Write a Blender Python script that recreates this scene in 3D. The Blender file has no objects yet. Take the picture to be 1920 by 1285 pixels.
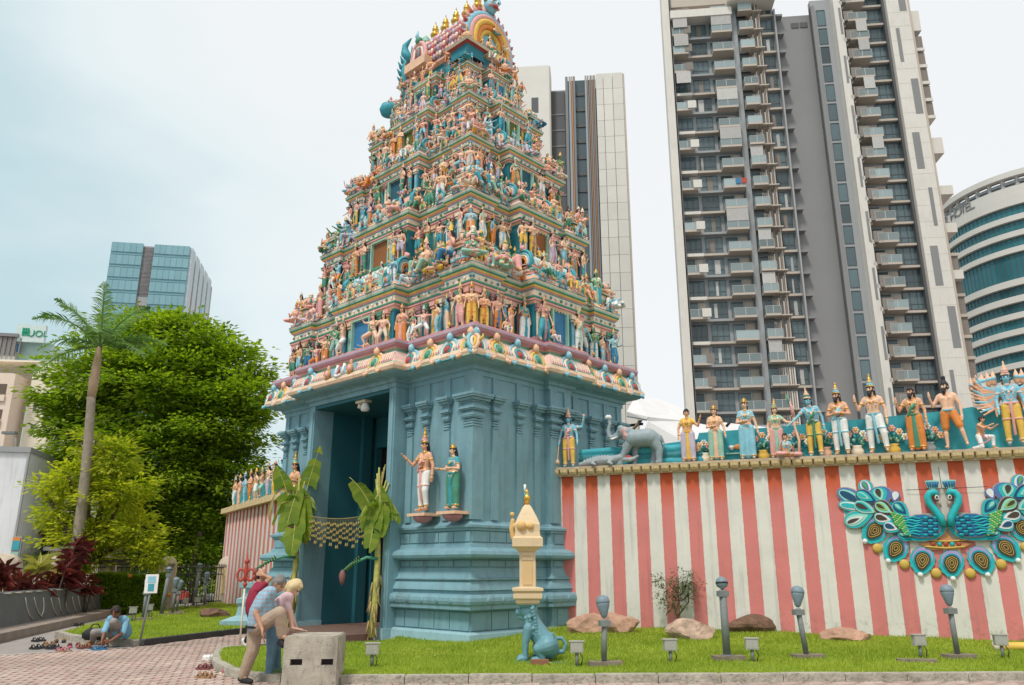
import bpy, bmesh, math, random
import numpy as np
from mathutils import Vector, Matrix, Euler
R = math.radians
random.seed(7)
rng = np.random.default_rng(11)
scene = bpy.context.scene
COL = scene.collection

# ------------------------------------------------------------ camera, world, sun, exposure
EYE = 1.6
FPX = 1480.0
PITCH = math.atan(423.0 / 1480.0)
cam_data = bpy.data.cameras.new('camera')
cam_data.sensor_width = 36.0
cam_data.lens = 36.0 * FPX / 1920.0
cam_data.clip_end = 2000.0
cam = bpy.data.objects.new('camera', cam_data)
COL.objects.link(cam)
cam.location = (0, 0, EYE)
cam.rotation_euler = (math.pi / 2 + PITCH, 0, 0)
scene.camera = cam

SUN_EL, SUN_AZ = R(58), R(-150)      # azimuth measured from +Y, clockwise
world = bpy.data.worlds.new("World")
scene.world = world
world.use_nodes = True
wn, wl = world.node_tree.nodes, world.node_tree.links
wn.clear()
w_out = wn.new('ShaderNodeOutputWorld')
w_bg = wn.new('ShaderNodeBackground')
w_sky = wn.new('ShaderNodeTexSky')
w_sky.sky_type = 'NISHITA'
w_sky.sun_disc = False
w_sky.sun_elevation = SUN_EL
w_sky.sun_rotation = SUN_AZ
w_bg.inputs['Strength'].default_value = 0.1
w_geo = wn.new('ShaderNodeTexCoord')
w_noise = wn.new('ShaderNodeTexNoise')
w_map = wn.new('ShaderNodeMapping')
w_map.inputs['Scale'].default_value = (1.0, 1.0, 2.2)
w_noise.inputs['Scale'].default_value = 1.6
w_noise.inputs['Detail'].default_value = 5
w_noise.inputs['Roughness'].default_value = 0.5
wl.new(w_geo.outputs['Generated'], w_map.inputs['Vector'])
wl.new(w_map.outputs['Vector'], w_noise.inputs['Vector'])
# the cloud sheet is thinner and bluer over the west (-X), thicker and whiter elsewhere
w_sep = wn.new('ShaderNodeSeparateXYZ')
wl.new(w_geo.outputs['Generated'], w_sep.inputs['Vector'])
def wmath(op, a, b=None, c=None):
    n = wn.new('ShaderNodeMath'); n.operation = op
    for i, v in enumerate((a, b, c)):
        if v is None: continue
        if isinstance(v, (int, float)): n.inputs[i].default_value = v
        else: wl.new(v, n.inputs[i])
    return n.outputs[0]
w_t = wmath('MULTIPLY', w_sep.outputs['X'], 1.0)
w_t = wmath('ADD', w_t, wmath('MULTIPLY', w_sep.outputs['Z'], 0.75))
w_t = wmath('ADD', w_t, wmath('MULTIPLY', wmath('SUBTRACT', w_noise.outputs['Fac'], 0.5), 1.25))
w_ramp = wn.new('ShaderNodeValToRGB')
wl.new(wmath('MULTIPLY_ADD', w_t, 0.75, 0.5), w_ramp.inputs['Fac'])
els = w_ramp.color_ramp.elements
els[0].position = 0.31; els[0].color = (3.5, 4.6, 4.9, 1)
els[1].position = 0.74; els[1].color = (5.85, 6.0, 6.03, 1)
e_ = els.new(0.52); e_.color = (5.2, 5.75, 5.85, 1)
w_mix = wn.new('ShaderNodeMix'); w_mix.data_type = 'RGBA'
w_mix.inputs['Factor'].default_value = 0.93
wl.new(w_sky.outputs['Color'], w_mix.inputs['A'])
wl.new(w_ramp.outputs['Color'], w_mix.inputs['B'])
wl.new(w_mix.outputs['Result'], w_bg.inputs['Color'])
wl.new(w_bg.outputs['Background'], w_out.inputs['Surface'])

sun_data = bpy.data.lights.new('sun', 'SUN')
sun_data.energy = 1.5
sun_data.angle = R(10)
sun_data.color = (1.0, 0.96, 0.9)
sun = bpy.data.objects.new('sun', sun_data)
COL.objects.link(sun)
_sd = Vector((math.sin(SUN_AZ) * math.cos(SUN_EL), math.cos(SUN_AZ) * math.cos(SUN_EL), math.sin(SUN_EL)))
sun.rotation_euler = _sd.to_track_quat('Z', 'Y').to_euler()

scene.view_settings.view_transform = 'Standard'
scene.view_settings.look = 'None'
scene.view_settings.exposure = 0.68
scene.view_settings.gamma = 1.0
scene.view_settings.use_curve_mapping = False
scene.cycles.max_bounces = 6
scene.cycles.diffuse_bounces = 3
scene.cycles.glossy_bounces = 2
scene.cycles.transparent_max_bounces = 6

# ------------------------------------------------------------ where a point of the photograph stands in the world
_c, _s = math.cos(PITCH), math.sin(PITCH)
def ray(px, py):
    x = (px - 960) / FPX; u = -(py - 642.5) / FPX
    return (x, _c - u * _s, _s + u * _c)
def ground(px, py, z=0.0):
    r = ray(px, py); t = (z - EYE) / r[2]
    return Vector((r[0] * t, r[1] * t, z))
def at_depth(px, py, Y):
    r = ray(px, py); t = Y / r[1]
    return Vector((r[0] * t, Y, EYE + r[2] * t))
def on_vert(px, py, o, d):
    """point on the vertical plane through o along d, and its distance s along d"""
    r = ray(px, py); n = (-d[1], d[0])
    t = (o[0] * n[0] + o[1] * n[1]) / (r[0] * n[0] + r[1] * n[1])
    return (r[0] * t - o[0]) * d[0] + (r[1] * t - o[1]) * d[1], EYE + r[2] * t

# ------------------------------------------------------------ materials
MATS = {}
def mat(name, col, rough=0.7, var=0.12, scale=3.0, bump=0.0, bscale=20.0, metal=0.0, dirt=0.0, rand=0.0, spec=0.4, streak=0.0):
    if name in MATS: return MATS[name]
    m = bpy.data.materials.new(name); m.use_nodes = True
    n, l = m.node_tree.nodes, m.node_tree.links
    b = n['Principled BSDF']
    b.inputs['Roughness'].default_value = rough
    b.inputs['Metallic'].default_value = metal
    b.inputs['Specular IOR Level'].default_value = spec
    tc = n.new('ShaderNodeTexCoord')
    no = n.new('ShaderNodeTexNoise'); no.inputs['Scale'].default_value = scale; no.inputs['Detail'].default_value = 6
    no.inputs['Roughness'].default_value = 0.62
    l.new(tc.outputs['Object'], no.inputs['Vector'])
    mr = n.new('ShaderNodeMapRange'); mr.inputs['From Min'].default_value = 0.25; mr.inputs['From Max'].default_value = 0.75
    mr.inputs['To Min'].default_value = 1 - var; mr.inputs['To Max'].default_value = 1 + var
    l.new(no.outputs['Fac'], mr.inputs['Value'])
    val = mr.outputs['Result']
    if rand:
        oi = n.new('ShaderNodeObjectInfo')
        ma = n.new('ShaderNodeMath'); ma.operation = 'MULTIPLY_ADD'
        l.new(oi.outputs['Random'], ma.inputs[0]); ma.inputs[1].default_value = 2 * rand; ma.inputs[2].default_value = 1 - rand
        mm = n.new('ShaderNodeMath'); mm.operation = 'MULTIPLY'
        l.new(ma.outputs[0], mm.inputs[0]); l.new(val, mm.inputs[1]); val = mm.outputs[0]
    sc_ = n.new('ShaderNodeVectorMath'); sc_.operation = 'SCALE'
    sc_.inputs[0].default_value = col[:3]
    l.new(val, sc_.inputs['Scale'])
    out = sc_.outputs['Vector']
    def dirtmix(out, fac, dcol):
        mx = n.new('ShaderNodeMix'); mx.data_type = 'RGBA'
        l.new(fac, mx.inputs['Factor']); l.new(out, mx.inputs['A']); mx.inputs['B'].default_value = (*dcol, 1)
        return mx.outputs['Result']
    if dirt:
        n2 = n.new('ShaderNodeTexNoise'); n2.inputs['Scale'].default_value = scale * 2.7; n2.inputs['Detail'].default_value = 9
        n2.inputs['Roughness'].default_value = 0.75
        l.new(tc.outputs['Object'], n2.inputs['Vector'])
        m2 = n.new('ShaderNodeMapRange'); m2.inputs['From Min'].default_value = 0.52; m2.inputs['From Max'].default_value = 0.72
        m2.inputs['To Max'].default_value = dirt
        l.new(n2.outputs['Fac'], m2.inputs['Value'])
        out = dirtmix(out, m2.outputs['Result'], (0.09, 0.085, 0.07))
    if streak:
        mp = n.new('ShaderNodeMapping'); mp.inputs['Scale'].default_value = (1, 1, 0.12)
        l.new(tc.outputs['Object'], mp.inputs['Vector'])
        n3 = n.new('ShaderNodeTexNoise'); n3.inputs['Scale'].default_value = 5.0; n3.inputs['Detail'].default_value = 6
        l.new(mp.outputs['Vector'], n3.inputs['Vector'])
        m3 = n.new('ShaderNodeMapRange'); m3.inputs['From Min'].default_value = 0.5; m3.inputs['From Max'].default_value = 0.8
        m3.inputs['To Max'].default_value = streak
        l.new(n3.outputs['Fac'], m3.inputs['Value'])
        out = dirtmix(out, m3.outputs['Result'], (0.11, 0.1, 0.085))
    l.new(out, b.inputs['Base Color'])
    if bump:
        bn = n.new('ShaderNodeTexNoise'); bn.inputs['Scale'].default_value = bscale; bn.inputs['Detail'].default_value = 5
        l.new(tc.outputs['Object'], bn.inputs['Vector'])
        bp = n.new('ShaderNodeBump'); bp.inputs['Strength'].default_value = bump; bp.inputs['Distance'].default_value = 0.03
        l.new(bn.outputs['Fac'], bp.inputs['Height']); l.new(bp.outputs['Normal'], b.inputs['Normal'])
    MATS[name] = m
    return m

def leafmat(name, c1, c2, rough=0.5, trans=0.35):
    """leaves: each takes its own shade between c1 and c2, with light coming through"""
    if name in MATS: return MATS[name]
    m = bpy.data.materials.new(name); m.use_nodes = True
    n, l = m.node_tree.nodes, m.node_tree.links
    b = n['Principled BSDF']; b.inputs['Roughness'].default_value = rough; b.inputs['Specular IOR Level'].default_value = 0.3
    g = n.new('ShaderNodeNewGeometry')
    tc = n.new('ShaderNodeTexCoord')
    no = n.new('ShaderNodeTexNoise'); no.inputs['Scale'].default_value = 0.8; no.inputs['Detail'].default_value = 3
    l.new(tc.outputs['Object'], no.inputs['Vector'])
    ad = n.new('ShaderNodeMath'); ad.operation = 'MULTIPLY_ADD'
    l.new(g.outputs['Random Per Island'], ad.inputs[0]); ad.inputs[1].default_value = 0.6
    l.new(no.outputs['Fac'], ad.inputs[2])
    sb = n.new('ShaderNodeMapRange'); sb.inputs['From Min'].default_value = 0.35; sb.inputs['From Max'].default_value = 1.25
    l.new(ad.outputs[0], sb.inputs['Value'])
    mx = n.new('ShaderNodeMix'); mx.data_type = 'RGBA'
    mx.inputs['A'].default_value = (*c1, 1); mx.inputs['B'].default_value = (*c2, 1)
    l.new(sb.outputs['Result'], mx.inputs['Factor'])
    l.new(mx.outputs['Result'], b.inputs['Base Color'])
    tr = n.new('ShaderNodeBsdfTranslucent')
    vm = n.new('ShaderNodeVectorMath'); vm.operation = 'MULTIPLY'; vm.inputs[1].default_value = (1.3, 1.5, 0.6)
    l.new(mx.outputs['Result'], vm.inputs[0]); l.new(vm.outputs['Vector'], tr.inputs['Color'])
    ms = n.new('ShaderNodeMixShader'); ms.inputs['Fac'].default_value = trans
    l.new(b.outputs['BSDF'], ms.inputs[1]); l.new(tr.outputs['BSDF'], ms.inputs[2])
    l.new(ms.outputs['Shader'], n['Material Output'].inputs['Surface'])
    MATS[name] = m
    return m

# ------------------------------------------------------------ mesh collecting
def nrm(v): 
    v = Vector(v); return v.normalized() if v.length > 1e-9 else Vector((0, 0, 1))
def frame_of(d):
    d = nrm(d); a = Vector((0, 0, 1)) if abs(d.z) < 0.9 else Vector((1, 0, 0))
    x = d.cross(a).normalized(); y = d.cross(x).normalized()
    return x, y, d
_SPH = {}
def unit_sphere(nu, nv):
    k = (nu, nv)
    if k not in _SPH:
        v = [(0, 0, 1)]
        for j in range(1, nv):
            t = math.pi * j / nv
            for i in range(nu):
                a = 2 * math.pi * i / nu
                v.append((math.sin(t) * math.cos(a), math.sin(t) * math.sin(a), math.cos(t)))
        v.append((0, 0, -1)); f = []
        for i in range(nu): f.append((0, 1 + i, 1 + (i + 1) % nu))
        for j in range(nv - 2):
            for i in range(nu):
                a = 1 + j * nu + i; b_ = 1 + j * nu + (i + 1) % nu
                f.append((a, a + nu, b_ + nu, b_))
        o = 1 + (nv - 2) * nu; L = len(v) - 1
        for i in range(nu): f.append((o + i, L, o + (i + 1) % nu))
        _SPH[k] = (v, f)
    return _SPH[k]

class MB:
    def __init__(s): s.v = []; s.f = []; s.m = []; s.mats = []; s.sm = []; s.M = None
    def mi(s, m):
        if m not in s.mats: s.mats.append(m)
        return s.mats.index(m)
    def add(s, vs, fs, m, smooth=False):
        o = len(s.v); k = s.mi(m)
        if s.M is not None: vs = [s.M @ Vector(p) for p in vs]
        s.v.extend(tuple(p) for p in vs)
        for f in fs: s.f.append(tuple(i + o for i in f)); s.m.append(k); s.sm.append(smooth)
        return s
    def box(s, c, d, m, rz=0.0, top=1.0, tilt=None):
        """centre c, size d; top scales the upper face"""
        hx, hy, hz = d[0] / 2, d[1] / 2, d[2] / 2
        vs = []
        for z, k in ((-hz, 1.0), (hz, top)):
            for x, y in ((-hx, -hy), (hx, -hy), (hx, hy), (-hx, hy)): vs.append(Vector((x * k, y * k, z)))
        if tilt is not None: vs = [tilt @ p for p in vs]
        cr, sr = math.cos(rz), math.sin(rz)
        vs = [(c[0] + p.x * cr - p.y * sr, c[1] + p.x * sr + p.y * cr, c[2] + p.z) for p in vs]
        return s.add(vs, [(0, 3, 2, 1), (4, 5, 6, 7), (0, 1, 5, 4), (1, 2, 6, 5), (2, 3, 7, 6), (3, 0, 4, 7)], m)
    def bx(s, x0, x1, y0, y1, z0, z1, m):
        return s.box(((x0 + x1) / 2, (y0 + y1) / 2, (z0 + z1) / 2), (abs(x1 - x0), abs(y1 - y0), abs(z1 - z0)), m)
    def tube(s, pts, rads, m, n=8, caps=True, smooth=True):
        pts = [Vector(p) for p in pts]
        if isinstance(rads, (int, float)): rads = [rads] * len(pts)
        vs = []; fs = []
        x = None
        for i, p in enumerate(pts):
            d = (pts[min(i + 1, len(pts) - 1)] - pts[max(i - 1, 0)])
            d = nrm(d)
            if x is None: x, y, _ = frame_of(d)
            else:
                x = (x - d * x.dot(d)); x = x.normalized() if x.length > 1e-6 else frame_of(d)[0]
                y = d.cross(x)
            for k in range(n):
                a = 2 * math.pi * k / n
                vs.append(p + (x * math.cos(a) + y * math.sin(a)) * rads[i])
        for i in range(len(pts) - 1):
            for k in range(n):
                a = i * n + k; b_ = i * n + (k + 1) % n
                fs.append((a, b_, b_ + n, a + n))
        if caps:
            fs.append(tuple(reversed(range(n)))); o = (len(pts) - 1) * n; fs.append(tuple(range(o, o + n)))
        return s.add(vs, fs, m, smooth)
    def cyl(s, p0, p1, r, m, n=12, r1=None, smooth=True): return s.tube([p0, p1], [r, r if r1 is None else r1], m, n, True, smooth)
    def lathe(s, prof, c, m, n=16, smooth=True, sx=1.0, sy=1.0):
        vs = []; fs = []
        for r, z in prof:
            for k in range(n):
                a = 2 * math.pi * (k + .5) / n
                vs.append((c[0] + r * math.cos(a) * sx, c[1] + r * math.sin(a) * sy, c[2] + z))
        for i in range(len(prof) - 1):
            for k in range(n):
                a = i * n + k; b_ = i * n + (k + 1) % n
                fs.append((a, b_, b_ + n, a + n))
        fs.append(tuple(reversed(range(n)))); o = (len(prof) - 1) * n; fs.append(tuple(range(o, o + n)))
        return s.add(vs, fs, m, smooth)
    def sph(s, c, r, m, nu=12, nv=8):
        if isinstance(r, (int, float)): r = (r, r, r)
        v, f = unit_sphere(nu, nv)
        return s.add([(c[0] + p[0] * r[0], c[1] + p[1] * r[1], c[2] + p[2] * r[2]) for p in v], f, m, True)
    def slab(s, pts, axis, m, smooth=False):
        """closed outline pts (3-D, planar) given thickness by the vector axis"""
        n = len(pts); a = Vector(axis)
        p0 = [Vector(p) for p in pts]; p1 = [p + a for p in p0]
        nn = Vector((0, 0, 0))
        for i in range(n): nn += p0[i].cross(p0[(i + 1) % n])
        fl = nn.dot(a) > 0
        fs = [tuple(range(n))[::-1] if fl else tuple(range(n)), tuple(range(n, 2 * n)) if fl else tuple(range(n, 2 * n))[::-1]]
        for i in range(n):
            j = (i + 1) % n
            fs.append((i, j, j + n, i + n) if fl else (j, i, i + n, j + n))
        return s.add(p0 + p1, fs, m, smooth)
    def mesh(s, name):
        me = bpy.data.meshes.new(name)
        me.from_pydata([tuple(p) for p in s.v], [], s.f)
        for m in s.mats: me.materials.append(m)
        me.polygons.foreach_set('material_index', s.m)
        me.polygons.foreach_set('use_smooth', s.sm)
        me.update()
        return me
    def build(s, name, parent=None, loc=None, rz=None):
        return link(name, s.mesh(name), parent, loc, rz)

def link(name, me, parent=None, loc=None, rz=None, scale=None):
    o = bpy.data.objects.new(name, me); COL.objects.link(o)
    if parent is not None: o.parent = parent
    if loc is not None: o.location = loc
    if rz is not None: o.rotation_euler = (0, 0, rz)
    if scale is not None: o.scale = (scale,) * 3 if isinstance(scale, (int, float)) else scale
    return o
def tag(o, label=None, cat=None, group=None, kind=None):
    if label: o['label'] = label
    if cat: o['category'] = cat
    if group: o['group'] = group
    if kind: o['kind'] = kind
    return o
def thing(name, label, cat, loc=(0, 0, 0), rz=0.0, group=None):
    o = bpy.data.objects.new(name, None); COL.objects.link(o)
    o.location = loc; o.rotation_euler = (0, 0, rz); o.empty_display_size = 0.2
    return tag(o, label, cat, group)
def copy_tree(o, parent=None):
    c = o.copy(); COL.objects.link(c)
    if parent is not None: c.parent = parent
    for ch in list(o.children): copy_tree(ch, c)
    return c

def raw_mesh(name, V, F, mats, mi=None, smooth=False):
    """quads or triangles from numpy arrays"""
    me = bpy.data.meshes.new(name)
    V = np.asarray(V, dtype=np.float32); F = np.asarray(F, dtype=np.int32); k = F.shape[1]
    me.vertices.add(len(V)); me.vertices.foreach_set('co', V.ravel())
    me.loops.add(F.size); me.loops.foreach_set('vertex_index', F.ravel())
    me.polygons.add(len(F)); me.polygons.foreach_set('loop_start', np.arange(0, F.size, k, dtype=np.int32))
    me.polygons.foreach_set('loop_total', np.full(len(F), k, dtype=np.int32))
    for m in mats: me.materials.append(m)
    if mi is not None: me.polygons.foreach_set('material_index', np.asarray(mi, dtype=np.int32))
    me.polygons.foreach_set('use_smooth', np.full(len(F), smooth))
    me.update(calc_edges=True); me.validate()
    return me

# ------------------------------------------------------------ swept mouldings round a plan
def offset_poly(poly, d, closed=True):
    n = len(poly); out = []
    for i in range(n):
        p = Vector(poly[i]).to_2d()
        def en(a, b_):
            e = (Vector(poly[b_]).to_2d() - Vector(poly[a]).to_2d()).normalized(); return Vector((e.y, -e.x))
        if closed or 0 < i < n - 1:
            n0 = en((i - 1) % n, i); n1 = en(i, (i + 1) % n)
            k = 1 + n0.dot(n1)
            off = (n0 + n1) / k if k > 0.05 else n0
        elif i == 0: off = en(0, 1)
        else: off = en(n - 2, n - 1)
        out.append(p + off * d)
    return out
def sweep(mb, poly, prof, closed=True, cap=False, capbot=False):
    """poly counter-clockwise, prof = [(outward, z, material of the strip above)]"""
    rings = [offset_poly(poly, p[0], closed) for p in prof]
    n = len(poly); last = n if closed else n - 1
    for i in range(len(prof) - 1):
        vs = [(q.x, q.y, prof[i][1]) for q in rings[i]] + [(q.x, q.y, prof[i + 1][1]) for q in rings[i + 1]]
        fs = [(k, (k + 1) % n, n + (k + 1) % n, n + k) for k in range(last)]
        mb.add(vs, fs, prof[i][2])
    if cap: mb.add([(q.x, q.y, prof[-1][1]) for q in rings[-1]], [tuple(range(n))], prof[-1][2])
    if capbot: mb.add([(q.x, q.y, prof[0][1]) for q in rings[0]], [tuple(reversed(range(n)))], prof[0][2])

# ------------------------------------------------------------ sculpted bodies: tapered limbs fused into one skin
class Fig:
    def __init__(s): s.p = []
    def cap(s, slot, p0, r0, p1=None, r1=None):
        p0 = Vector(p0); p1 = p0 + Vector((0, 0, 1e-3)) if p1 is None else Vector(p1)
        s.p.append((slot, p0, r0, p1, r0 if r1 is None else r1)); return s
    def chain(s, slot, pts, rads):
        for i in range(len(pts) - 1): s.cap(slot, pts[i], rads[i], pts[i + 1], rads[i + 1])
        return s
    def ring(s, slot, c, axis, r, t, n=10, sx=1.0):
        x, y, d = frame_of(axis); c = Vector(c)
        if abs(d.z) > .9: x, y = Vector((1, 0, 0)), Vector((0, 1, 0))
        pts = [c + x * math.cos(2 * math.pi * k / n) * r * sx + y * math.sin(2 * math.pi * k / n) * r for k in range(n + 1)]
        return s.chain(slot, pts, [t] * (n + 1))
    def raw(s, prims, nu=10, nv=6):
        sv, sf = unit_sphere(nu, nv); V = []; F = []
        sv = np.array(sv)
        for slot, p0, r0, p1, r1 in prims:
            x, y, d = frame_of(p1 - p0)
            Rm = np.array([x, y, d]).T
            for c, r in ((p0, r0), (p1, r1)):
                o = len(V)
                V.extend((sv @ Rm.T) * r + np.array(c)); F.extend(tuple(i + o for i in f) for f in sf)
            L = (p1 - p0).length
            if L < 2e-3: continue
            sn = max(-0.95, min(0.95, (r0 - r1) / max(L, 1e-6))); cs = math.sqrt(1 - sn * sn)
            o = len(V); n = nu
            for c, r in ((p0, r0), (p1, r1)):
                c2 = c + d * (r * sn)
                for k in range(n):
                    a = 2 * math.pi * k / n
                    V.append(np.array(c2 + (x * math.cos(a) + y * math.sin(a)) * (r * cs)))
            for k in range(n): F.append((o + k, o + (k + 1) % n, o + n + (k + 1) % n, o + n + k))
            F.append(tuple(o + k for k in reversed(range(n)))); F.append(tuple(o + n + k for k in range(n)))
        return V, F
    def fused(s, name, mats, voxel=0.015, slots=None, smooth_it=2, nu=10, nv=6):
        """one continuous mesh of the prims (of the given slots), faces coloured by the nearest prim"""
        prims = [p for p in s.p if slots is None or p[0] in slots]
        V, F = s.raw(prims, nu, nv)
        me = bpy.data.meshes.new(name + '_raw'); me.from_pydata([tuple(v) for v in V], [], F)
        ob = bpy.data.objects.new(name + '_raw', me); COL.objects.link(ob)
        md = ob.modifiers.new('r', 'REMESH'); md.mode = 'VOXEL'; md.voxel_size = voxel; md.use_smooth_shade = True
        if smooth_it:
            ms = ob.modifiers.new('s', 'SMOOTH'); ms.factor = 0.5; ms.iterations = smooth_it
        dg = bpy.context.evaluated_depsgraph_get(); dg.update()
        out = bpy.data.meshes.new_from_object(ob.evaluated_get(dg))
        bpy.data.objects.remove(ob); bpy.data.meshes.remove(me)
        out.name = name
        n = len(out.polygons)
        C = np.empty(n * 3, dtype=np.float32); out.polygons.foreach_get('center', C); C = C.reshape(-1, 3)
        best = np.full(n, 1e9, dtype=np.float32); idx = np.zeros(n, dtype=np.int32)
        order = sorted(set(p[0] for p in prims)) if slots is not None else None
        for slot, p0, r0, p1, r1 in prims:
            a = np.array(p0, dtype=np.float32); ab = np.array(p1 - p0, dtype=np.float32)
            t = np.clip(((C - a) @ ab) / max(1e-9, float(ab @ ab)), 0, 1)
            d = np.linalg.norm(C - (a + t[:, None] * ab), axis=1) - (r0 + (r1 - r0) * t)
            k = d < best; best[k] = d[k]; idx[k] = slot if order is None else order.index(slot)
        out.materials.clear()
        for m in (mats if order is None else [mats[k] for k in order]): out.materials.append(m)
        out.polygons.foreach_set('material_index', idx)
        out.polygons.foreach_set('use_smooth', np.full(n, True))
        out.update()
        return out

SKIN, CLOTH, GOLD, HAIR, SASH, WHITE = 0, 1, 2, 3, 4, 5
def V3(*a): return Vector(a)
def figure(pose=None, sex='m', skirt=None, crown=0, hair='long', beard=False, jewels=True, arms=2, sash=False, top=False, fingers=False, face=True, weapon=None, base=False, bulk=1.0):
    """painted stucco figure 1.75 m high facing -Y; pose gives directions of the limbs"""
    P = dict(hip=(0, 0, .93), up=(0, 0, 1), turn=0,
             armL=((.35, 0, -1), (.1, -.35, -1)), armR=((-.35, 0, -1), (-.1, -.35, -1)),
             legL=((.08, -.05, -1), (.02, .05, -1)), legR=((-.08, .02, -1), (-.02, .06, -1)), look=(0, -1, 0))
    if pose: P.update(pose)
    g = Fig(); hip = V3(*P['hip']); up = nrm(P['up'])
    side = nrm(V3(1, 0, 0) - up * up.x); fw = nrm(side.cross(up)) * -1
    fw = V3(0, -1, 0) if fw.y > 0.2 else fw
    fw = nrm(up.cross(side)) * -1
    if fw.y > 0: fw = -fw
    sw = .185 * bulk if sex == 'm' else .155; hw = .095 if sex == 'm' else .11
    tt = 0.0
    top_slot = CLOTH if top == 'cloth' else (SASH if top else SKIN)
    # torso
    for k in (-1, 1):
        g.cap(SKIN, hip + side * hw * k * .75, .105 + (.015 if sex == 'f' else 0), hip + up * .16 + side * .055 * k, .088)
        g.cap(SKIN, hip + up * .16 + side * .055 * k, .088 * bulk, hip + up * .36 + side * .08 * k, .108 * bulk)
        g.cap(SKIN, hip + up * .36 + side * .08 * k, .108 * bulk, hip + up * .47 + side * (sw - .05) * k, .07)
        if sex == 'f': g.cap(SASH if top else SKIN, hip + up * .35 + side * .075 * k + fw * .075, .062)
        else: g.cap(SKIN, hip + up * .38 + side * .075 * k + fw * .055, .065)
        if top:
            g.cap(top_slot, hip + up * .30 + side * .06 * k, .112 * bulk, hip + up * .46 + side * (sw - .06) * k, .085)
    neck = hip + up * .52
    g.cap(SKIN, neck - up * .03, .055, neck + up * .08, .05)
    look = nrm(P['look']); hd = neck + up * .17 + look * .015
    hup = nrm(up * 1.0 + look * 0.0)
    g.cap(SKIN, hd + hup * .045, .092, hd - hup * .035 + look * .02, .072)
    g.cap(SKIN, hd - hup * .05 + look * .035, .05)
    rt = nrm(look.cross(hup))
    if face:
        g.cap(SKIN, hd + look * .09 + hup * .015, .013, hd + look * .108 - hup * .018, .018)
        for k in (-1, 1):
            g.cap(HAIR, hd + look * .09 + rt * .033 * k + hup * .022, .011, hd + look * .085 + rt * .048 * k + hup * .022, .008)
            g.cap(SKIN, hd + rt * .09 * k, .022, hd + rt * .092 * k - hup * .02, .014)
        g.cap(SASH if sex == 'f' else SKIN, hd + look * .092 - hup * .048, .014)
    if hair:
        g.cap(HAIR, hd + hup * .06 - look * .03, .092, hd + hup * .0 - look * .045, .085); g.cap(HAIR, hd + hup * .075 + look * .012, .086)
        for k in (-1, 1): g.cap(HAIR, hd + hup * .05 + rt * .05 * k, .058, hd - hup * .01 + rt * .06 * k - look * .03, .05)
        if hair == 'long': g.chain(HAIR, [hd - look * .06, hd - look * .1 - up * .14, hd - look * .12 - up * .3], [.085, .075, .035])
        if hair == 'bun': g.cap(HAIR, hd - look * .11 + hup * .03, .055)
        if hair == 'topknot': g.chain(HAIR, [hd + hup * .1, hd + hup * .19, hd + hup * .25], [.075, .045, .055])
    if beard:
        g.chain(HAIR, [hd + look * .05 - hup * .06, hd + look * .075 - hup * .12, hd + look * .06 - hup * .18], [.06, .05, .025])
        for k in (-1, 1): g.cap(HAIR, hd + look * .03 + rt * .065 * k - hup * .03, .035)
    if crown:
        h = crown
        g.ring(GOLD, hd + hup * .085, hup, .083, .022)
        g.cap(SASH if h > .5 else GOLD, hd + hup * .09, .088, hd + hup * (.10 + .08 * h), .074)
        g.ring(GOLD, hd + hup * (.11 + .09 * h), hup, .066, .018)
        g.cap(GOLD, hd + hup * (.12 + .13 * h), .055, hd + hup * (.12 + .19 * h), .034)
        g.cap(GOLD, hd + hup * (.13 + .23 * h), .03, hd + hup * (.13 + .3 * h), .01)
    if jewels:
        for k in range(9):
            a = math.pi * (k / 8.0)
            g.cap(GOLD, neck - up * (.04 + .12 * math.sin(a)) + side * .11 * math.cos(a) + fw * (.05 + .085 * math.sin(a)), .017)
        g.ring(GOLD, neck + up * .01, up, .056, .015)
        for k in range(15):      # long garland down to the waist
            a = math.pi * (k / 14.0)
            g.cap(SASH if k % 2 else GOLD, neck - up * (.02 + .36 * math.sin(a)) + side * .12 * math.cos(a) + fw * (.06 + .10 * math.sin(a)), .019)
        g.cap(GOLD, neck - up * .2 + fw * .155, .03)
    # arms
    def arm(k, dirs, sh=None, ln=(.29, .25)):
        s0 = (hip + up * .45 + side * sw * k) if sh is None else sh
        e = s0 + nrm(dirs[0]) * ln[0]; w_ = e + nrm(dirs[1]) * ln[1]
        g.cap(SKIN, s0, .062 * bulk, e, .043 * bulk); g.cap(SKIN, e, .043 * bulk, w_, .03)
        hd_ = nrm(dirs[2]) if len(dirs) > 2 else nrm(dirs[1])
        g.cap(SKIN, w_, .03, w_ + hd_ * .07, .036)
        if fingers:
            sx = frame_of(hd_)[0]
            for q in range(4): g.chain(SKIN, [w_ + hd_ * .08 + sx * (q - 1.5) * .019, w_ + hd_ * (.13 + .01 * (q in (1, 2))) + sx * (q - 1.5) * .021, w_ + hd_ * (.165 + .012 * (q in (1, 2))) + sx * (q - 1.5) * .022 + fw * .008], [.011, .0105, .009])
            g.chain(SKIN, [w_ + hd_ * .03 + sx * .03, w_ + hd_ * .075 + sx * .058, w_ + hd_ * .11 + sx * .065], [.014, .012, .01])
        else: g.cap(SKIN, w_ + hd_ * .07, .033, w_ + hd_ * .15, .018)
        if jewels:
            g.ring(GOLD, w_ - nrm(dirs[1]) * .02, dirs[1], .034, .013, 8)
            g.ring(GOLD, s0 + nrm(dirs[0]) * .13, dirs[0], .058 * bulk, .014, 8)
        if top: g.cap(top_slot, s0, .072, s0 + nrm(dirs[0]) * .13, .062)
        return w_ + hd_ * .08
    hl = arm(1, P['armL']); hr = arm(-1, P['armR'])
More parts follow.
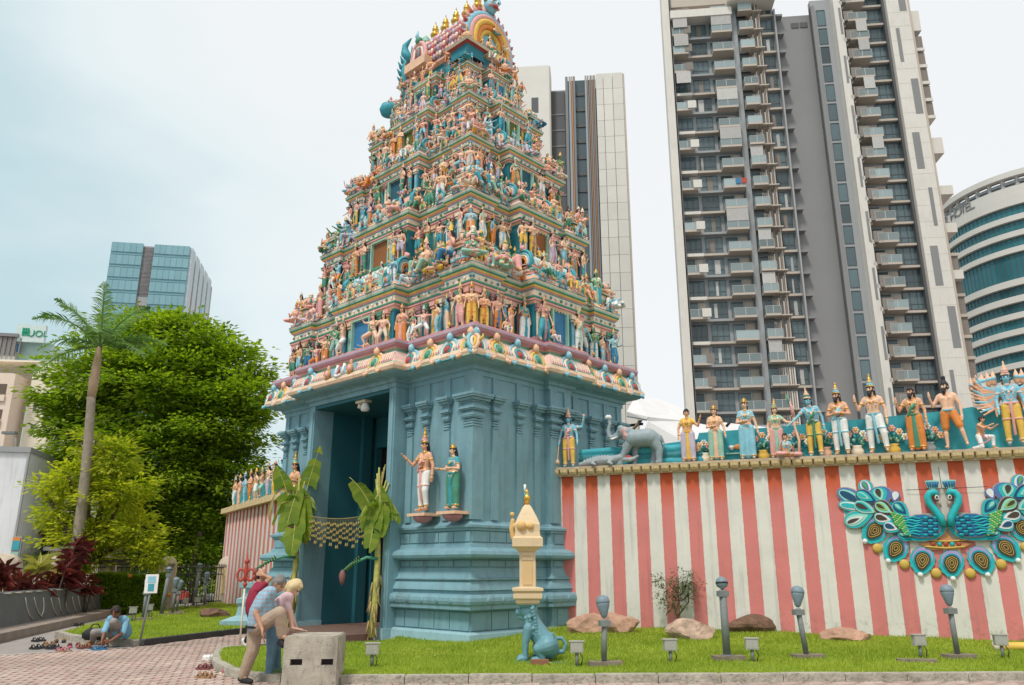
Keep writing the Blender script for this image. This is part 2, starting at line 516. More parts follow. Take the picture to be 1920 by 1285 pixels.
    if arms >= 4:
        b0 = hip + up * .43
        for k in (-1, 1):
            h2 = arm(k, ((.75 * k, .25, .05), (.25 * k, -.25, 1)), b0 + side * sw * .9 * k + V3(0, .05, 0))
            g.cap(GOLD, h2, .02, h2 + V3(0, 0, .07), .045)
    # legs
    def leg(k, dirs):
        s0 = hip + side * hw * k; kn = s0 + nrm(dirs[0]) * .43; an = kn + nrm(dirs[1]) * .41
        g.cap(SKIN, s0, .1, kn, .06); g.cap(SKIN, kn + nrm(dirs[1]) * .08, .06, an, .036)
        ft = nrm(dirs[2]) if len(dirs) > 2 else V3(.12 * k, -1, -.18)
        g.cap(SKIN, an + V3(0, .02, -.03), .036, an + ft.normalized() * .15 + V3(0, 0, -.01), .03)
        if jewels: g.ring(GOLD, an, dirs[1], .042, .014, 8)
        return s0, kn, an
    LL = leg(1, P['legL']); RR = leg(-1, P['legR'])
    if skirt == 'sari':
        for (a, b_, c_), k in ((LL, 1), (RR, -1)):
            g.cap(CLOTH, a, .125, b_, .1); g.cap(CLOTH, b_, .1, c_ + V3(0, 0, .04), .085)
        m0 = (LL[0] + RR[0]) / 2; m1 = (LL[1] + RR[1]) / 2; m2 = (LL[2] + RR[2]) / 2
        g.chain(CLOTH, [m0, m1, m2 + V3(0, 0, .04)], [.12, .105, .09])
        for q in range(3): g.chain(SASH, [m0 + V3((q - 1) * .02, -.1, .02), m1 + V3((q - 1) * .03, -.1, 0), m2 + V3((q - 1) * .045, -.09, .03)], [.025, .022, .025])
    elif skirt == 'dhoti':
        for (a, b_, c_), k in ((LL, 1), (RR, -1)):
            g.cap(CLOTH, a, .115, b_, .085); g.cap(CLOTH, b_, .085, c_ + (b_ - c_) * .15, .062)
        m0 = (LL[0] + RR[0]) / 2; m1 = (LL[1] + RR[1]) / 2; m2 = (LL[2] + RR[2]) / 2
        g.chain(SASH, [m0 + V3(0, -.12, .02), m1 + V3(0, -.09, .05), m2 + V3(0, -.06, .18)], [.035, .03, .035])
    elif skirt == 'short':
        for (a, b_, c_), k in ((LL, 1), (RR, -1)): g.cap(CLOTH, a, .118, a + (b_ - a) * .85, .095)
    if skirt in ('sari', 'dhoti'):
        for (a, b_, c_), k in ((LL, 1), (RR, -1)):
            e = c_ + (b_ - c_) * (.14 if skirt == 'dhoti' else .08)
            g.ring(GOLD, e, (b_ - c_), .068 if skirt == 'dhoti' else .09, .014, 8)
            g.ring(SASH, b_ + (a - b_) * .3, (a - b_), .1, .014, 8)
    if skirt:
        g.ring(SASH, hip + up * .07, up, .12, .03, 12, 1.25); g.ring(GOLD, hip + up * .09, up, .125, .016, 12, 1.25)
    if sash:
        a = hip + up * .46 + side * .12 + fw * .02; b_ = hip + up * .05 - side * .12 + fw * .1
        g.chain(SASH, [a, (a + b_) / 2 + fw * .10, b_], [.04, .045, .04])
        g.chain(SASH, [a, hip + up * .25 + side * .1 - fw * .12, hip - up * .15 + side * .16 - fw * .12], [.045, .05, .04])
    if weapon == 'club':
        g.cap(GOLD, hr, .018, hr + V3(-.05, -.05, -.55), .022); g.cap(GOLD, hr + V3(-.05, -.05, -.62), .08)
    if weapon == 'staff': g.cap(GOLD, hr + V3(0, -.02, .6), .016, V3(hr.x, hr.y, .03), .018)
    if weapon == 'spear': g.cap(GOLD, hl + V3(0, -.02, .75), .014, V3(hl.x, hl.y, .03), .018); g.cap(SASH, hl + V3(0, -.02, .75), .03, hl + V3(0, -.02, .95), .005)
    if base: g.cap(SASH, V3(-.2, 0, -.02), .09, V3(.2, 0, -.02), .09)
    g.hands = (hl, hr)
    return g
POSE = dict(
    stand={},
    contra=dict(hip=(.03, 0, .92), armL=((.5, .1, -1), (.0, -.9, .1)), armR=((-.45, .05, -1), (-.15, -.3, -1)), legL=((.1, -.2, -1), (.0, .15, -1))),
    bless=dict(armR=((-.55, -.1, -.9), (-.2, -.5, 1), (0, -.2, 1)), armL=((.35, .05, -1), (.05, -.2, -1))),
    pray=dict(armL=((.45, -.1, -.9), (-.75, -.75, .35), (-.1, -.3, 1)), armR=((-.45, -.1, -.9), (.75, -.75, .35), (.1, -.3, 1))),
    folded=dict(armL=((.35, -.1, -1), (-1, -.55, .15)), armR=((-.35, -.1, -1), (1, -.65, .05))),
    raised=dict(armR=((-.8, -.1, .35), (-.2, -.2, 1)), armL=((.5, 0, -.9), (-.4, -.8, -.1))),
    dance=dict(hip=(0, 0, .78), armL=((1, -.1, .1), (.2, -.5, 1)), armR=((-1, 0, 0), (-.3, -.5, -.8)), legL=((.8, -.45, -.55), (-.35, .2, -1)), legR=((-.6, -.4, -.85), (.2, .2, -1))),
    guard=dict(hip=(0, 0, .9), armL=((.7, 0, -.7), (.1, -.8, .8)), armR=((-.6, 0, -.9), (-.1, -.4, -1)), legL=((.4, -.2, -1), (.05, .15, -1)), legR=((-.3, -.05, -1), (-.05, .1, -1))),
    cross=dict(hip=(0, 0, .12), legL=((.85, -.75, -.05), (-1, -.25, -.05), (-1, -.2, 0)), legR=((-.85, -.75, 0), (1, -.35, -.02), (1, -.2, 0)), armL=((.4, -.2, -1), (-.3, -.9, .2)), armR=((-.4, -.2, -.9), (.1, -.6, .8))),
    sit=dict(hip=(0, 0, .45), legL=((.25, -1, .05), (.05, .0, -1)), legR=((-.3, -1, .0), (.35, -.15, -.9)), armL=((.5, .1, -1), (.3, -.2, -.9)), armR=((-.5, -.2, -.7), (.1, -.6, .9))),
    lounge=dict(hip=(0, 0, .12), up=(.15, .2, 1), legL=((.5, -.8, .65), (.0, -.15, -1)), legR=((-.8, -.6, -.02), (.5, -.9, -.05)), armL=((.6, .35, -.9), (.2, .2, -1)), armR=((-.4, -.5, -.6), (-.2, -.8, .1))),
    kneel=dict(hip=(0, .1, .48), up=(0, -.25, 1), legL=((.1, -.9, -.1), (0, .05, -1)), legR=((-.1, -.25, -.95), (0, 1, -.1), (0, 1, 0)), armL=((.2, -.8, -.5), (-.2, -.8, .3)), armR=((-.2, -.8, -.5), (.2, -.8, .3))),
    reach=dict(armL=((.8, -.4, -.3), (.8, -.4, -.2)), armR=((-.35, .1, -1), (0, -.3, -1))),
)
# ------------------------------------------------------------ the entrance tower, local x = depth along the right face, y = along the left face
ga = math.atan2(1470, 1539)
GU = Vector((math.sin(ga), math.cos(ga), 0)); GV = Vector((-GU.y, GU.x, 0))
GO = Vector((-0.864, 17.05, 0.0)); GRZ = math.pi / 2 - ga
def gw(u, v, z=0.0): return GO + GU * u + GV * v + Vector((0, 0, z))
C = {}
def pc(name, rgb, **k):
    k.setdefault('rough', .6); k.setdefault('var', .16); k.setdefault('scale', 4); k.setdefault('dirt', .22)
    C[name] = mat('paint_' + name, rgb, **k); return C[name]
pc('blue', (.2, .36, .41), var=.13, scale=1.1, dirt=.2, streak=.42, bump=.15, bscale=9)
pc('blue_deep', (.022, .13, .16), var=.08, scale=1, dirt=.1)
pc('blue_pale', (.3, .48, .52), var=.08, dirt=.25, streak=.2)
pc('wall_teal', (.02, .19, .24)); pc('teal', (.05, .34, .4)); pc('sky', (.27, .56, .66)); pc('royal', (.04, .19, .36))
pc('green', (.07, .27, .17)); pc('mint', (.32, .54, .42)); pc('peach', (.84, .52, .34)); pc('cream', (.82, .7, .53))
pc('pink', (.76, .38, .34)); pc('mauve', (.46, .21, .23)); pc('red', (.45, .07, .05)); pc('yellow', (.8, .5, .09))
pc('gold', (.6, .33, .06), rough=.35, metal=.5, dirt=.1); pc('orange', (.72, .24, .05)); pc('white', (.82, .8, .76)); pc('lilac', (.56, .48, .58))
pc('skin', (.76, .4, .24)); pc('skin_pale', (.84, .51, .34)); pc('skin_pink', (.8, .4, .33)); pc('skin_blue', (.24, .54, .66)); pc('skin_green', (.1, .28, .15))
pc('hair', (.03, .025, .03), dirt=0); pc('brown', (.22, .1, .05)); pc('grey', (.33, .36, .37)); pc('dark', (.03, .02, .02), dirt=0)
pc('peach_band', (.86, .6, .42), dirt=.4, scale=2.5); pc('petal', (.86, .58, .5)); pc('magenta', (.5, .12, .18))
def bfall(name, d='peach'): return C.get(name, C[d])

gop = thing('temple_gate_tower', 'tall temple gate tower, blue-green base under tiers of painted figures', 'temple tower', GO, GRZ)
GX, GY = 3.12, 4.32

# --- base: swept mouldings, left open where the doorway bay stands
b0 = MB(); BL = C['blue']
base_line = [(.3, 2.64), (.3, .3), (2.71, .3), (2.71, .14), (3.55, .14), (3.55, .3), (5.95, .3), (5.95, 8.3), (.3, 8.3), (.3, 6.34)]
bp = C['blue_pale']
prof = [(.31, 0, bp), (.3, .12, bp), (.28, .28, bp), (.2, .32, BL), (.12, .33, BL), (.12, .715, BL), (.22, .74, BL), (.3, .765, BL), (.3, .84, BL),
        (.33, .87, BL), (.345, .93, BL), (.335, 1.0, BL), (.3, 1.05, BL), (.2, 1.075, BL), (.2, 1.12, BL), (.25, 1.15, BL), (.23, 1.2, BL), (.15, 1.34, BL), (.2, 1.36, BL), (.2, 1.385, BL),
        (.13, 1.41, BL), (.06, 1.6, BL), (.03, 1.62, BL), (.03, 1.77, BL), (.2, 1.79, BL), (.29, 1.82, BL), (.315, 1.88, BL), (.29, 1.95, BL), (.22, 1.99, BL), (.1, 2.03, BL), (.08, 2.12, BL),
        (.05, 2.13, BL), (.05, 2.37, BL), (.09, 2.39, BL), (.09, 2.43, BL), (.14, 2.45, BL), (.14, 2.5, BL), (.06, 2.53, BL), (0, 2.6, BL), (0, 5.86, BL)]
sweep(b0, base_line, prof, closed=False)
# rounded studs on the torus
def face_pt(side, t, d, z):
    return (.3 - d, t, z) if side == 0 else (t, .3 - d - (.16 if 2.71 < t < 3.55 else 0), z)
for t in (.55, 1.0, 1.5, 2.0, 2.45): b0.sph(face_pt(0, t, .325, .94), (.04, .06, .075), BL, 8, 6)
for t in (.5, .95, 1.4, 1.85, 2.3, 2.95, 3.3, 3.95, 4.4, 4.9, 5.4): b0.sph(face_pt(1, t, .325, .94), (.06, .04, .075), BL, 8, 6)
base = b0.build('base', gop)
# wall panels, one by one
def panels(side, cuts, z0, z1, d, th=.03):
    for a, b_ in zip(cuts[:-1], cuts[1:]):
        m = MB(); g_ = .012
        if side == 0: m.bx(.3 - d - th, .3 - d + .01, a + g_, b_ - g_, z0, z1, BL)
        else:
            y = .3 - d - (.16 if 2.7 < (a + b_) / 2 < 3.55 else 0); m.bx(a + g_, b_ - g_, y - th, y + .01, z0, z1, BL)
        m.build('panel', base)
for z0, z1, d in ((.35, .70, .12), (2.15, 2.36, .05), (1.64, 1.76, .03)):
    panels(0, [.3 - d, .78, 1.28, 1.78, 2.28, 2.62], z0, z1, d)
    panels(1, [.3 - d, .78, 1.3, 1.85, 2.4], z0, z1, d)
    panels(1, [2.75, 3.15, 3.52], z0, z1, d); panels(1, [3.85, 4.4, 4.95, 5.65], z0, z1, d)
    panels(0, [6.9, 7.35, 7.8, 8.28], z0, z1, d)
panels(0, [.52, .9], 2.66, 5.3, 0, .015)
# pilasters with stepped capitals
_pil = {}
def pilaster(side, t, w=.28, corner=False, yoff=0.0):
    key = (w, corner)
    if key not in _pil:
        m = MB()
        def ring_box(hw, d, z0, z1, top=1.0):
            if corner: m.box((-d / 2 + (hw * 2 - d) / 2 - .0, 0, (z0 + z1) / 2), (0, 0, 0), BL) if False else m.bx(-d, hw * 2 - d, -d, hw * 2 - d, z0, z1, BL)
            else: m.bx(-hw, hw, -d, .01, z0, z1, BL)
        h = w / 2
        ring_box(h, .05, 2.62, 4.66)
        ring_box(h * .92, .07, 4.66, 4.70); ring_box(h * 1.0, .06, 4.72, 4.76); ring_box(h * .9, .05, 4.78, 4.82)
        for i, (hw, d, z) in enumerate([(.95, .07, 4.84), (1.1, .1, 4.87), (1.15, .11, 4.90), (1.05, .09, 4.93)]): ring_box(h * hw, d, z, z + .03)
        ring_box(h * .8, .05, 4.96, 5.02); ring_box(h * 1.3, .12, 5.02, 5.05); ring_box(h * 1.5, .15, 5.05, 5.09); ring_box(h * 1.3, .11, 5.09, 5.13)
        ring_box(h * .95, .06, 5.13, 5.2); ring_box(h * 1.2, .09, 5.2, 5.24); ring_box(h * 1.65, .16, 5.24, 5.30); ring_box(h * 1.9, .22, 5.30, 5.345); ring_box(h * 2.0, .24, 5.345, 5.40)
        ring_box(h * .9, .045, 5.40, 5.86)
        _pil[key] = m.mesh('pilaster')
    o = link('pilaster', _pil[key], gop)
    if corner: o.location = (.3, .3, 0)
    elif side == 0: o.location = (.3 - yoff, t, 0); o.rotation_euler = (0, 0, -math.pi / 2)
    else: o.location = (t, .3 - yoff, 0)
    return o
pilaster(0, 0, .34, corner=True)
for t in (1.13, 1.86, 2.45): pilaster(0, t, .2)
for t in (6.58, 7.05, 7.6, 8.12): pilaster(0, t, .2)
for t in (.98, 1.78): pilaster(1, t, .2)
pilaster(1, 2.86, .3, yoff=.16); pilaster(1, 3.38, .26, yoff=.16); pilaster(1, 2.4, .2)
for t in (3.9, 4.55, 5.2, 5.78): pilaster(1, t, .22)
# doorway bay
def gp(name, fn, parent=None):
    m = MB(); fn(m); return m.build(name, parent or gop)
fr = MB()
fr.bx(-.10, .5, 2.62, 2.86, .0, 5.84, BL); fr.bx(-.10, .5, 6.14, 6.38, .0, 5.84, BL)
fr.bx(-.13, -.10, 2.66, 2.82, .3, 5.7, BL); fr.bx(-.13, -.10, 6.18, 6.34, .3, 5.7, BL)
fr.bx(-.22, .5, 2.58, 2.90, .0, .3, bp); fr.bx(-.22, .5, 6.10, 6.42, .0, .3, bp)
dfr = fr.build('doorway_frame', gop)
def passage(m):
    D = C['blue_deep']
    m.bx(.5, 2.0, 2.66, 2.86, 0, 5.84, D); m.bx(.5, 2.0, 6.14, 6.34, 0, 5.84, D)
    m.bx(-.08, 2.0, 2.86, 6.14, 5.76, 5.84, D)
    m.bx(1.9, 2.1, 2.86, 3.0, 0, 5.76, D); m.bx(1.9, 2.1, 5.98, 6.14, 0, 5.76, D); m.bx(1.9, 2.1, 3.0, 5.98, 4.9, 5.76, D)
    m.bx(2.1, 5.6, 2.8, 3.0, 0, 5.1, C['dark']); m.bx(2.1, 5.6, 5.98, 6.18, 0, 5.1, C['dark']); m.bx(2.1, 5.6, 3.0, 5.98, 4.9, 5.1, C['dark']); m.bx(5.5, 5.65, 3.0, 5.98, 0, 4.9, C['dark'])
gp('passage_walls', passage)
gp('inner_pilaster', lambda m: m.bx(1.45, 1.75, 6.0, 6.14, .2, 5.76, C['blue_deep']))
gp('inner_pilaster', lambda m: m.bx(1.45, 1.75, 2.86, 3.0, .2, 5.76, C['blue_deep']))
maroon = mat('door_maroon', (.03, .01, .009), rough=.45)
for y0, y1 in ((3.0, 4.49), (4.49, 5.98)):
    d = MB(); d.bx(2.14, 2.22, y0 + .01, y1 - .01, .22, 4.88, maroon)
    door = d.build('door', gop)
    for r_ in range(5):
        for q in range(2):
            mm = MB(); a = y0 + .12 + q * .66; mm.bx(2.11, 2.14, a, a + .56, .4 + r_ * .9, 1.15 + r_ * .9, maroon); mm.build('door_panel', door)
fl = mat('threshold_floor', (.17, .1, .075), rough=.8, var=.2, scale=6, bump=.3)
def plat(m): m.bx(-1.15, 2.4, 2.9, 6.1, 0.0, .19, fl)
gp('doorway_step', plat)
gp('doorway_step', lambda m: m.bx(-1.55, -1.16, 3.0, 6.05, 0.0, .1, fl))
def hyd(m):
    m.bx(.0, .22, 4.02, 4.42, 5.7, 5.76, C['cream']); m.lathe([(.04, .0), (.09, -.05), (.12, -.16), (.1, -.22), (.03, -.24)], (.1, 4.12, 5.7), C['white'], 12)
    m.lathe([(.03, 0), (.05, -.04), (.06, -.1), (.02, -.13)], (.1, 4.36, 5.7), C['cream'], 10); m.sph((.1, 4.12, 5.46), .035, C['dark'], 8, 6)
gp('ceiling_lamp', hyd)

# --- upper cornice, painted petal band and ledge over the base
up_poly = [(.3, .3), (2.71, .3), (2.71, .14), (3.55, .14), (3.55, .3), (5.95, .3), (5.95, 8.3), (.3, 8.3), (.3, 6.38), (-.1, 6.38), (-.1, 2.62), (.3, 2.62)]
cn = MB()
prof = [(0, 5.84, BL), (.03, 5.85, BL), (.03, 5.95, BL), (.08, 5.97, BL), (.10, 6.0, BL), (.10, 6.03, BL), (.13, 6.05, BL), (.2, 6.07, BL), (.3, 6.09, BL), (.38, 6.13, BL), (.41, 6.16, BL), (.41, 6.17, C['peach_band'])]
sweep(cn, up_poly, prof)
for a, b_, c_, d_ in (( -.08, .28, 2.62, 6.38),): cn.bx(a, b_, c_, d_, 5.845, 5.96, BL)
cornice = cn.build('cornice', gop)
bd = MB(); pb = C['peach_band']
prof = [(.41, 6.17, pb), (.45, 6.18, pb), (.48, 6.25, pb), (.46, 6.33, pb), (.43, 6.345, C['mint']), (.42, 6.37, C['petal']), (.40, 6.39, C['petal']), (.36, 6.5, C['petal']), (.30, 6.64, C['petal']), (.26, 6.64, C['mint']), (.22, 6.68, C['mint']), (.2, 6.72, C['mint']), (.24, 6.74, C['pink']), (.3, 6.76, C['mauve']), (.34, 6.8, C['mauve']), (.36, 6.86, C['lilac']), (.37, 6.9, C['mauve']), (.33, 6.96, C['lilac']), (.3, 6.965, C['lilac'])]
sweep(bd, up_poly, prof, cap=True)
band = bd.build('painted_band', gop)
# lotus petals drawn up the band, and upright horseshoe ornaments
def side_runs():
    """(side, t0, t1, d0) straight pieces of the two seen faces of up_poly"""
    return [(0, .3, 2.62, 0.), (0, 2.62, 6.38, .4), (0, 6.38, 8.3, 0.), (1, .3, 2.71, 0.), (1, 2.71, 3.55, .16), (1, 3.55, 5.95, 0.)]
pt = MB()
for side, t0, t1, d0 in side_runs():
    e0 = t0 - (.35 if t0 == .3 else -.06 if d0 == 0 else .35); e1 = t1 + (.35 if t1 in (8.3, 5.95) and d0 == 0 else (.35 if d0 else -.06))
    n = int((e1 - e0) / .085)
    for i in range(n):
        t = e0 + (i + .5) * (e1 - e0) / n; k = (i % 2)
        for (da, za, db, zb, wd, m_) in ((.425, 6.385, .315, 6.62, .03, C['cream'] if k else C['petal']), (.435, 6.39, .41, 6.44, .012, C['magenta'])):
            P0 = [.3 - d0 - da - .012, za]; P1 = [.3 - d0 - db - .012, zb]
            vs = []
            for (x, z), w_ in ((P0, wd), (P1, wd * .6)):
                for yy in (-w_, w_):
                    for dx in (0, .02): vs.append((x + dx, t + yy, z) if side == 0 else (t + yy, x + dx, z))
            f = [(0, 2, 6, 4), (0, 4, 5, 1), (2, 3, 7, 6), (4, 6, 7, 5), (0, 1, 3, 2)]
            if side == 1: f = [tuple(reversed(q)) for q in f]
            pt.add(vs, f, m_)
tag(pt.build('lotus_petals', band), kind='stuff')

def arc(c, r, a0, a1, n, axis='x', sx=1.0):
    return [Vector((c[0], c[1] + sx * r * math.cos(a0 + (a1 - a0) * i / n), c[2] + r * math.sin(a0 + (a1 - a0) * i / n))) for i in range(n + 1)]
def kudu_mesh(c1, c2, c3, c4, name='horseshoe_ornament'):
    """upright horseshoe arch in the yz plane facing -x, 0.5 wide, 0.6 high"""
    m = MB()
    m.tube(arc((0, 0, .2), .2, R(-50), R(230), 14), .035, c1, 6)
    m.tube(arc((-.02, 0, .2), .145, R(-50), R(230), 12), .028, c2, 6)
    m.tube(arc((-.03, 0, .2), .09, R(-60), R(240), 10), .025, c4, 6)
    m.sph((-.03, 0, .19), (.05, .07, .08), c3, 8, 6)
    m.tube([(-.02, 0, .36), (-.06, 0, .44), (-.05, 0, .52), (0, 0, .58)], [.06, .065, .045, .01], c1, 8)
    m.sph((-.09, 0, .44), (.04, .03, .03), c2, 6, 4)
    for k in (-1, 1):
        m.tube([(0, .13 * k, .04), (-.02, .2 * k, -.02), (-.02, .24 * k, .04)], [.04, .035, .015], c1, 6)
        m.tube([(0, .2 * k, .22), (0, .27 * k, .3), (0, .25 * k, .36)], [.03, .022, .006], c2, 5)
    m.bx(-.0, .03, -.2, .2, .0, .26, c4)
    return m.mesh(name)
KB = kudu_mesh(C['sky'], C['cream'], C['red'], C['teal']); KG = kudu_mesh(C['peach'], C['yellow'], C['green'], C['mint'])
KP = kudu_mesh(C['pink'], C['cream'], C['red'], C['sky']); KT = kudu_mesh(C['teal'], C['mint'], C['orange'], C['lilac'])
def place(me, parent, side, t, d, z, s=1.0, name=None, lean=0.0):
    """mesh facing -x locally, put on the left (0) or right (1) face"""
    o = link(name or me.name, me, parent)
    if side == 0: o.location = (d, t, z); o.rotation_euler = (0, lean, 0)
    else: o.location = (t, d, z); o.rotation_euler = (0, lean, math.pi / 2)
    o.scale = (s, s, s) if isinstance(s, (int, float)) else s
    return o
for side, ts in ((0, [(.05, 0, 0), (.75, 0, 1), (1.45, 0, 0), (2.15, 0, 1), (3.0, 1, 0), (5.95, 1, 1), (6.8, 0, 0), (7.4, 0, 1), (8.0, 0, 0), (8.55, 0, 1)]), (1, [(.05, 0, 1), (.7, 0, 0), (1.4, 0, 1), (2.05, 0, 0), (3.1, 2, 1), (4.1, 0, 0), (4.8, 0, 1), (5.45, 0, 0), (6.05, 0, 1)])):
    for t, st, k in ts:
        d0 = .4 if st == 1 else .16 if st == 2 else 0
        place(KB if k else KG, band, side, t, .3 - d0 - .46, 6.17, (1.35, 1.4, 1.35), lean=R(20))
# emblem over the door: white and red upright marks between two shields on blue
def emblem(m):
    x = -.1 - .42
    m.bx(x - .005, x + .10, 3.75, 5.15, 6.375, 6.58, C['sky'])
    for y, c_, w_ in ((4.6, 'white', .05), (4.45, 'red', .05), (4.3, 'white', .05)):
        m.tube([(x - .03, y, 6.36), (x + .05, y, 6.66)], [w_, w_ * .8], C[c_], 8)
    m.tube([(x - .04, 4.6, 6.37), (x - .06, 4.45, 6.33), (x - .04, 4.3, 6.37)], .04, C['white'], 8)
    for y in (4.95, 3.95):
        m.lathe([(.02, 0), (.1, .06), (.12, .14), (.08, .22), (.03, .28), (.05, .32), (.01, .38)], (x - .0, y, 6.33), C['skin_pink'], 12)
        m.tube(arc((x - .05, y, 6.46), .13, 0, 2 * math.pi, 12), .018, C['gold'], 5)
gp('emblem', emblem, band)

# ------------------------------------------------------------ sculpted figures of the tower: one mesh for each pose, painted differently each time
MS = [C['skin'], C['white'], C['gold'], C['hair'], C['pink']]
def fm(name, vox=.032, **k): return figure(**k).fused(name, MS, vox, smooth_it=1, nu=7, nv=5)
FP = {}
def F_(name, pose, **k): FP[name] = fm('figure', pose=POSE[pose], face=False, **k)
F_('dhoti_contra', 'contra', skirt='dhoti', crown=1.0)
F_('sari_bless', 'bless', sex='f', skirt='sari', crown=.8, top=True)
F_('pray', 'pray', skirt='dhoti', crown=.9)
F_('folded', 'folded', skirt='dhoti', crown=.9, sash=True)
F_('guard', 'guard', skirt='short', crown=.8, weapon='club', bulk=1.15)
F_('dance', 'dance', skirt='short', crown=.8)
F_('four', 'stand', skirt='dhoti', crown=1.1, arms=4)
F_('sari_contra', 'contra', sex='f', skirt='sari', crown=.6, top=True)
F_('raised', 'raised', skirt='short', hair='bun')
F_('bless2', 'bless', skirt='dhoti', crown=1.1, sash=True)
F_('reach', 'reach', skirt='short', hair='topknot', beard=True)
F_('guardf', 'guard', sex='f', skirt='sari', top=True, crown=.7)
F_('fourc', 'contra', skirt='dhoti', crown=1.1, arms=4, weapon='club')
SEAT = {}
def S_(name, pose, **k): SEAT[name] = fm('seated_figure', pose=POSE[pose], face=False, **k)
S_('cross', 'cross', skirt='short', crown=.9)
S_('crossf', 'cross', sex='f', skirt='dhoti', crown=.8, arms=4, top=True)
S_('sit', 'sit', skirt='dhoti', crown=1.0)
S_('lounge', 'lounge', sex='f', skirt='sari', crown=.7, top=True)
S_('lounge2', 'lounge', skirt='short', crown=.9)
S_('kneel', 'kneel', skirt='short', crown=.7)
PAL_SKIN = ['skin', 'skin_pale', 'skin', 'skin_pale', 'skin_pink', 'skin_pale', 'skin_blue', 'skin_green', 'skin', 'skin_pink']
PAL_CLOTH = ['white', 'pink', 'yellow', 'green', 'cream', 'peach', 'sky', 'green', 'orange', 'lilac', 'teal', 'royal', 'teal', 'white', 'orange', 'mint']
PAL_SASH = ['green', 'pink', 'teal', 'orange', 'mauve', 'sky', 'yellow', 'peach', 'royal', 'mint']
PAL_GOLD = ['gold', 'yellow', 'peach', 'gold', 'cream', 'peach']
frnd = random.Random(5)
def dress(o, skin=None, cloth=None, sash=None, gold=None, hair='hair'):
    for i, c_ in enumerate((skin or frnd.choice(PAL_SKIN), cloth or frnd.choice(PAL_CLOTH), gold or frnd.choice(PAL_GOLD), hair, sash or frnd.choice(PAL_SASH))):
        s_ = o.material_slots[i]; s_.link = 'OBJECT'; s_.material = C[c_]
    return o
def put_fig(me, parent, side, t, d, z, s, turn=0.0, **k):
    o = link(me.name, me, parent)
    yaw = -math.pi / 2 if side == 0 else 0.0
    if side == 2: yaw = -math.pi / 4
    o.location = (d, t, z) if side == 0 else ((t, d, z) if side == 1 else (t, d, z))
    o.rotation_euler = (0, 0, yaw + turn)
    w_ = frnd.uniform(.92, 1.14); o.scale = (s * w_ * frnd.choice((1, -1)), s * w_, s * frnd.uniform(.94, 1.06))
    return dress(o, **k)

# miniature shrines
def kuta_mesh(c1, c2, c3, c4):
    m = MB()
    q = [(-.5, -.5), (.5, -.5), (.5, .5), (-.5, .5)]
    sweep(m, q, [(-.06, 0, c4), (-.06, .18, c3), (.06, .2, c1), (.08, .26, c1), (-.02, .3, c3), (-.1, .31, c2), (-.1, .38, c1), (.04, .40, c1), (.06, .46, c3), (-.08, .5, c3)], cap=True)
    m.lathe([(.36, .5), (.46, .56), (.47, .66), (.4, .8), (.24, .92), (.1, .98)], (0, 0, 0), c2, 12)
    for k in range(12):
        a = 2 * math.pi * k / 12
        m.tube([(.47 * math.cos(a), .47 * math.sin(a), .56), (.48 * math.cos(a), .48 * math.sin(a), .68), (.26 * math.cos(a), .26 * math.sin(a), .93)], [.05, .06, .03], c1 if k % 2 else c3, 5)
    m.lathe([(.14, .97), (.17, 1.0), (.06, 1.03), (.13, 1.1), (.1, 1.17), (.02, 1.25)], (0, 0, 0), c4, 10)
    return m.mesh('miniature_shrine')
KUTA = [kuta_mesh(C['peach'], C['pink'], C['green'], C['cream']), kuta_mesh(C['cream'], C['peach'], C['teal'], C['gold'])]
def shala_mesh(c1, c2, c3, L=1.6):
    """barrel roofed miniature shrine, long axis y, 1 wide"""
    m = MB(); h = L / 2
    q = [(-.45, -h), (.45, -h), (.45, h), (-.45, h)]
    sweep(m, q, [(0, 0, c3), (0, .08, C['pink']), (.06, .1, C['pink']), (.06, .16, C['green']), (-.02, .2, C['green'])], cap=True)
    n = 26
    for i in range(n):
        y = -h + (i + .5) * L / n
        pts = [(-.44 * math.cos(a), y + .05 * math.sin(a * 2), .2 + .5 * math.sin(a)) for a in [R(0), R(25), R(50), R(75), R(105), R(130), R(155), R(180)]]
        m.tube(pts, L / n * .56, (c1, c2)[i % 2], 5, False)
    for k in range(9):
        m.lathe([(.035, 0), (.05, .03), (.03, .06), (.045, .1), (.015, .16)], (0, -h + (k + .5) * L / 9, .68), C['gold'], 6)
    for s_ in (-1, 1):
        y = (h + .04) * s_
        for r_, c_, t_ in ((.46, C['teal'], .07), (.36, C['sky'], .06), (.27, C['cream'], .06), (.18, C['orange'], .06)):
            pts = [Vector((r_ * math.cos(a), y, .34 + r_ * math.sin(a))) for a in np.linspace(R(-40), R(220), 14)]
            m.tube(pts, t_, c_, 6)
        m.tube([(0, y, .8), (0, y + .03 * s_, .95), (-.03, y, 1.05)], [.1, .08, .02], C['pink'], 6)
    return m.mesh('barrel_shrine')
SHALA = [shala_mesh(C['sky'], C['cream'], C['peach']), shala_mesh(C['peach'], C['pink'], C['mint'])]
def pil_mesh(c1, c2):
    m = MB(); m.bx(-.05, .05, -.05, .02, 0, .8, c1); m.bx(-.08, .08, -.08, .02, .8, .84, c2); m.bx(-.06, .06, -.06, .02, .84, .88, c1); m.bx(-.1, .1, -.1, .02, .88, 1.0, c2); m.bx(-.075, .075, -.075, .02, 0, .07, c2)
    return m.mesh('pilaster')
TP = [pil_mesh(C[a], C[b_]) for a, b_ in (('yellow', 'pink'), ('mint', 'peach'), ('pink', 'green'), ('sky', 'cream'), ('cream', 'mauve'))]

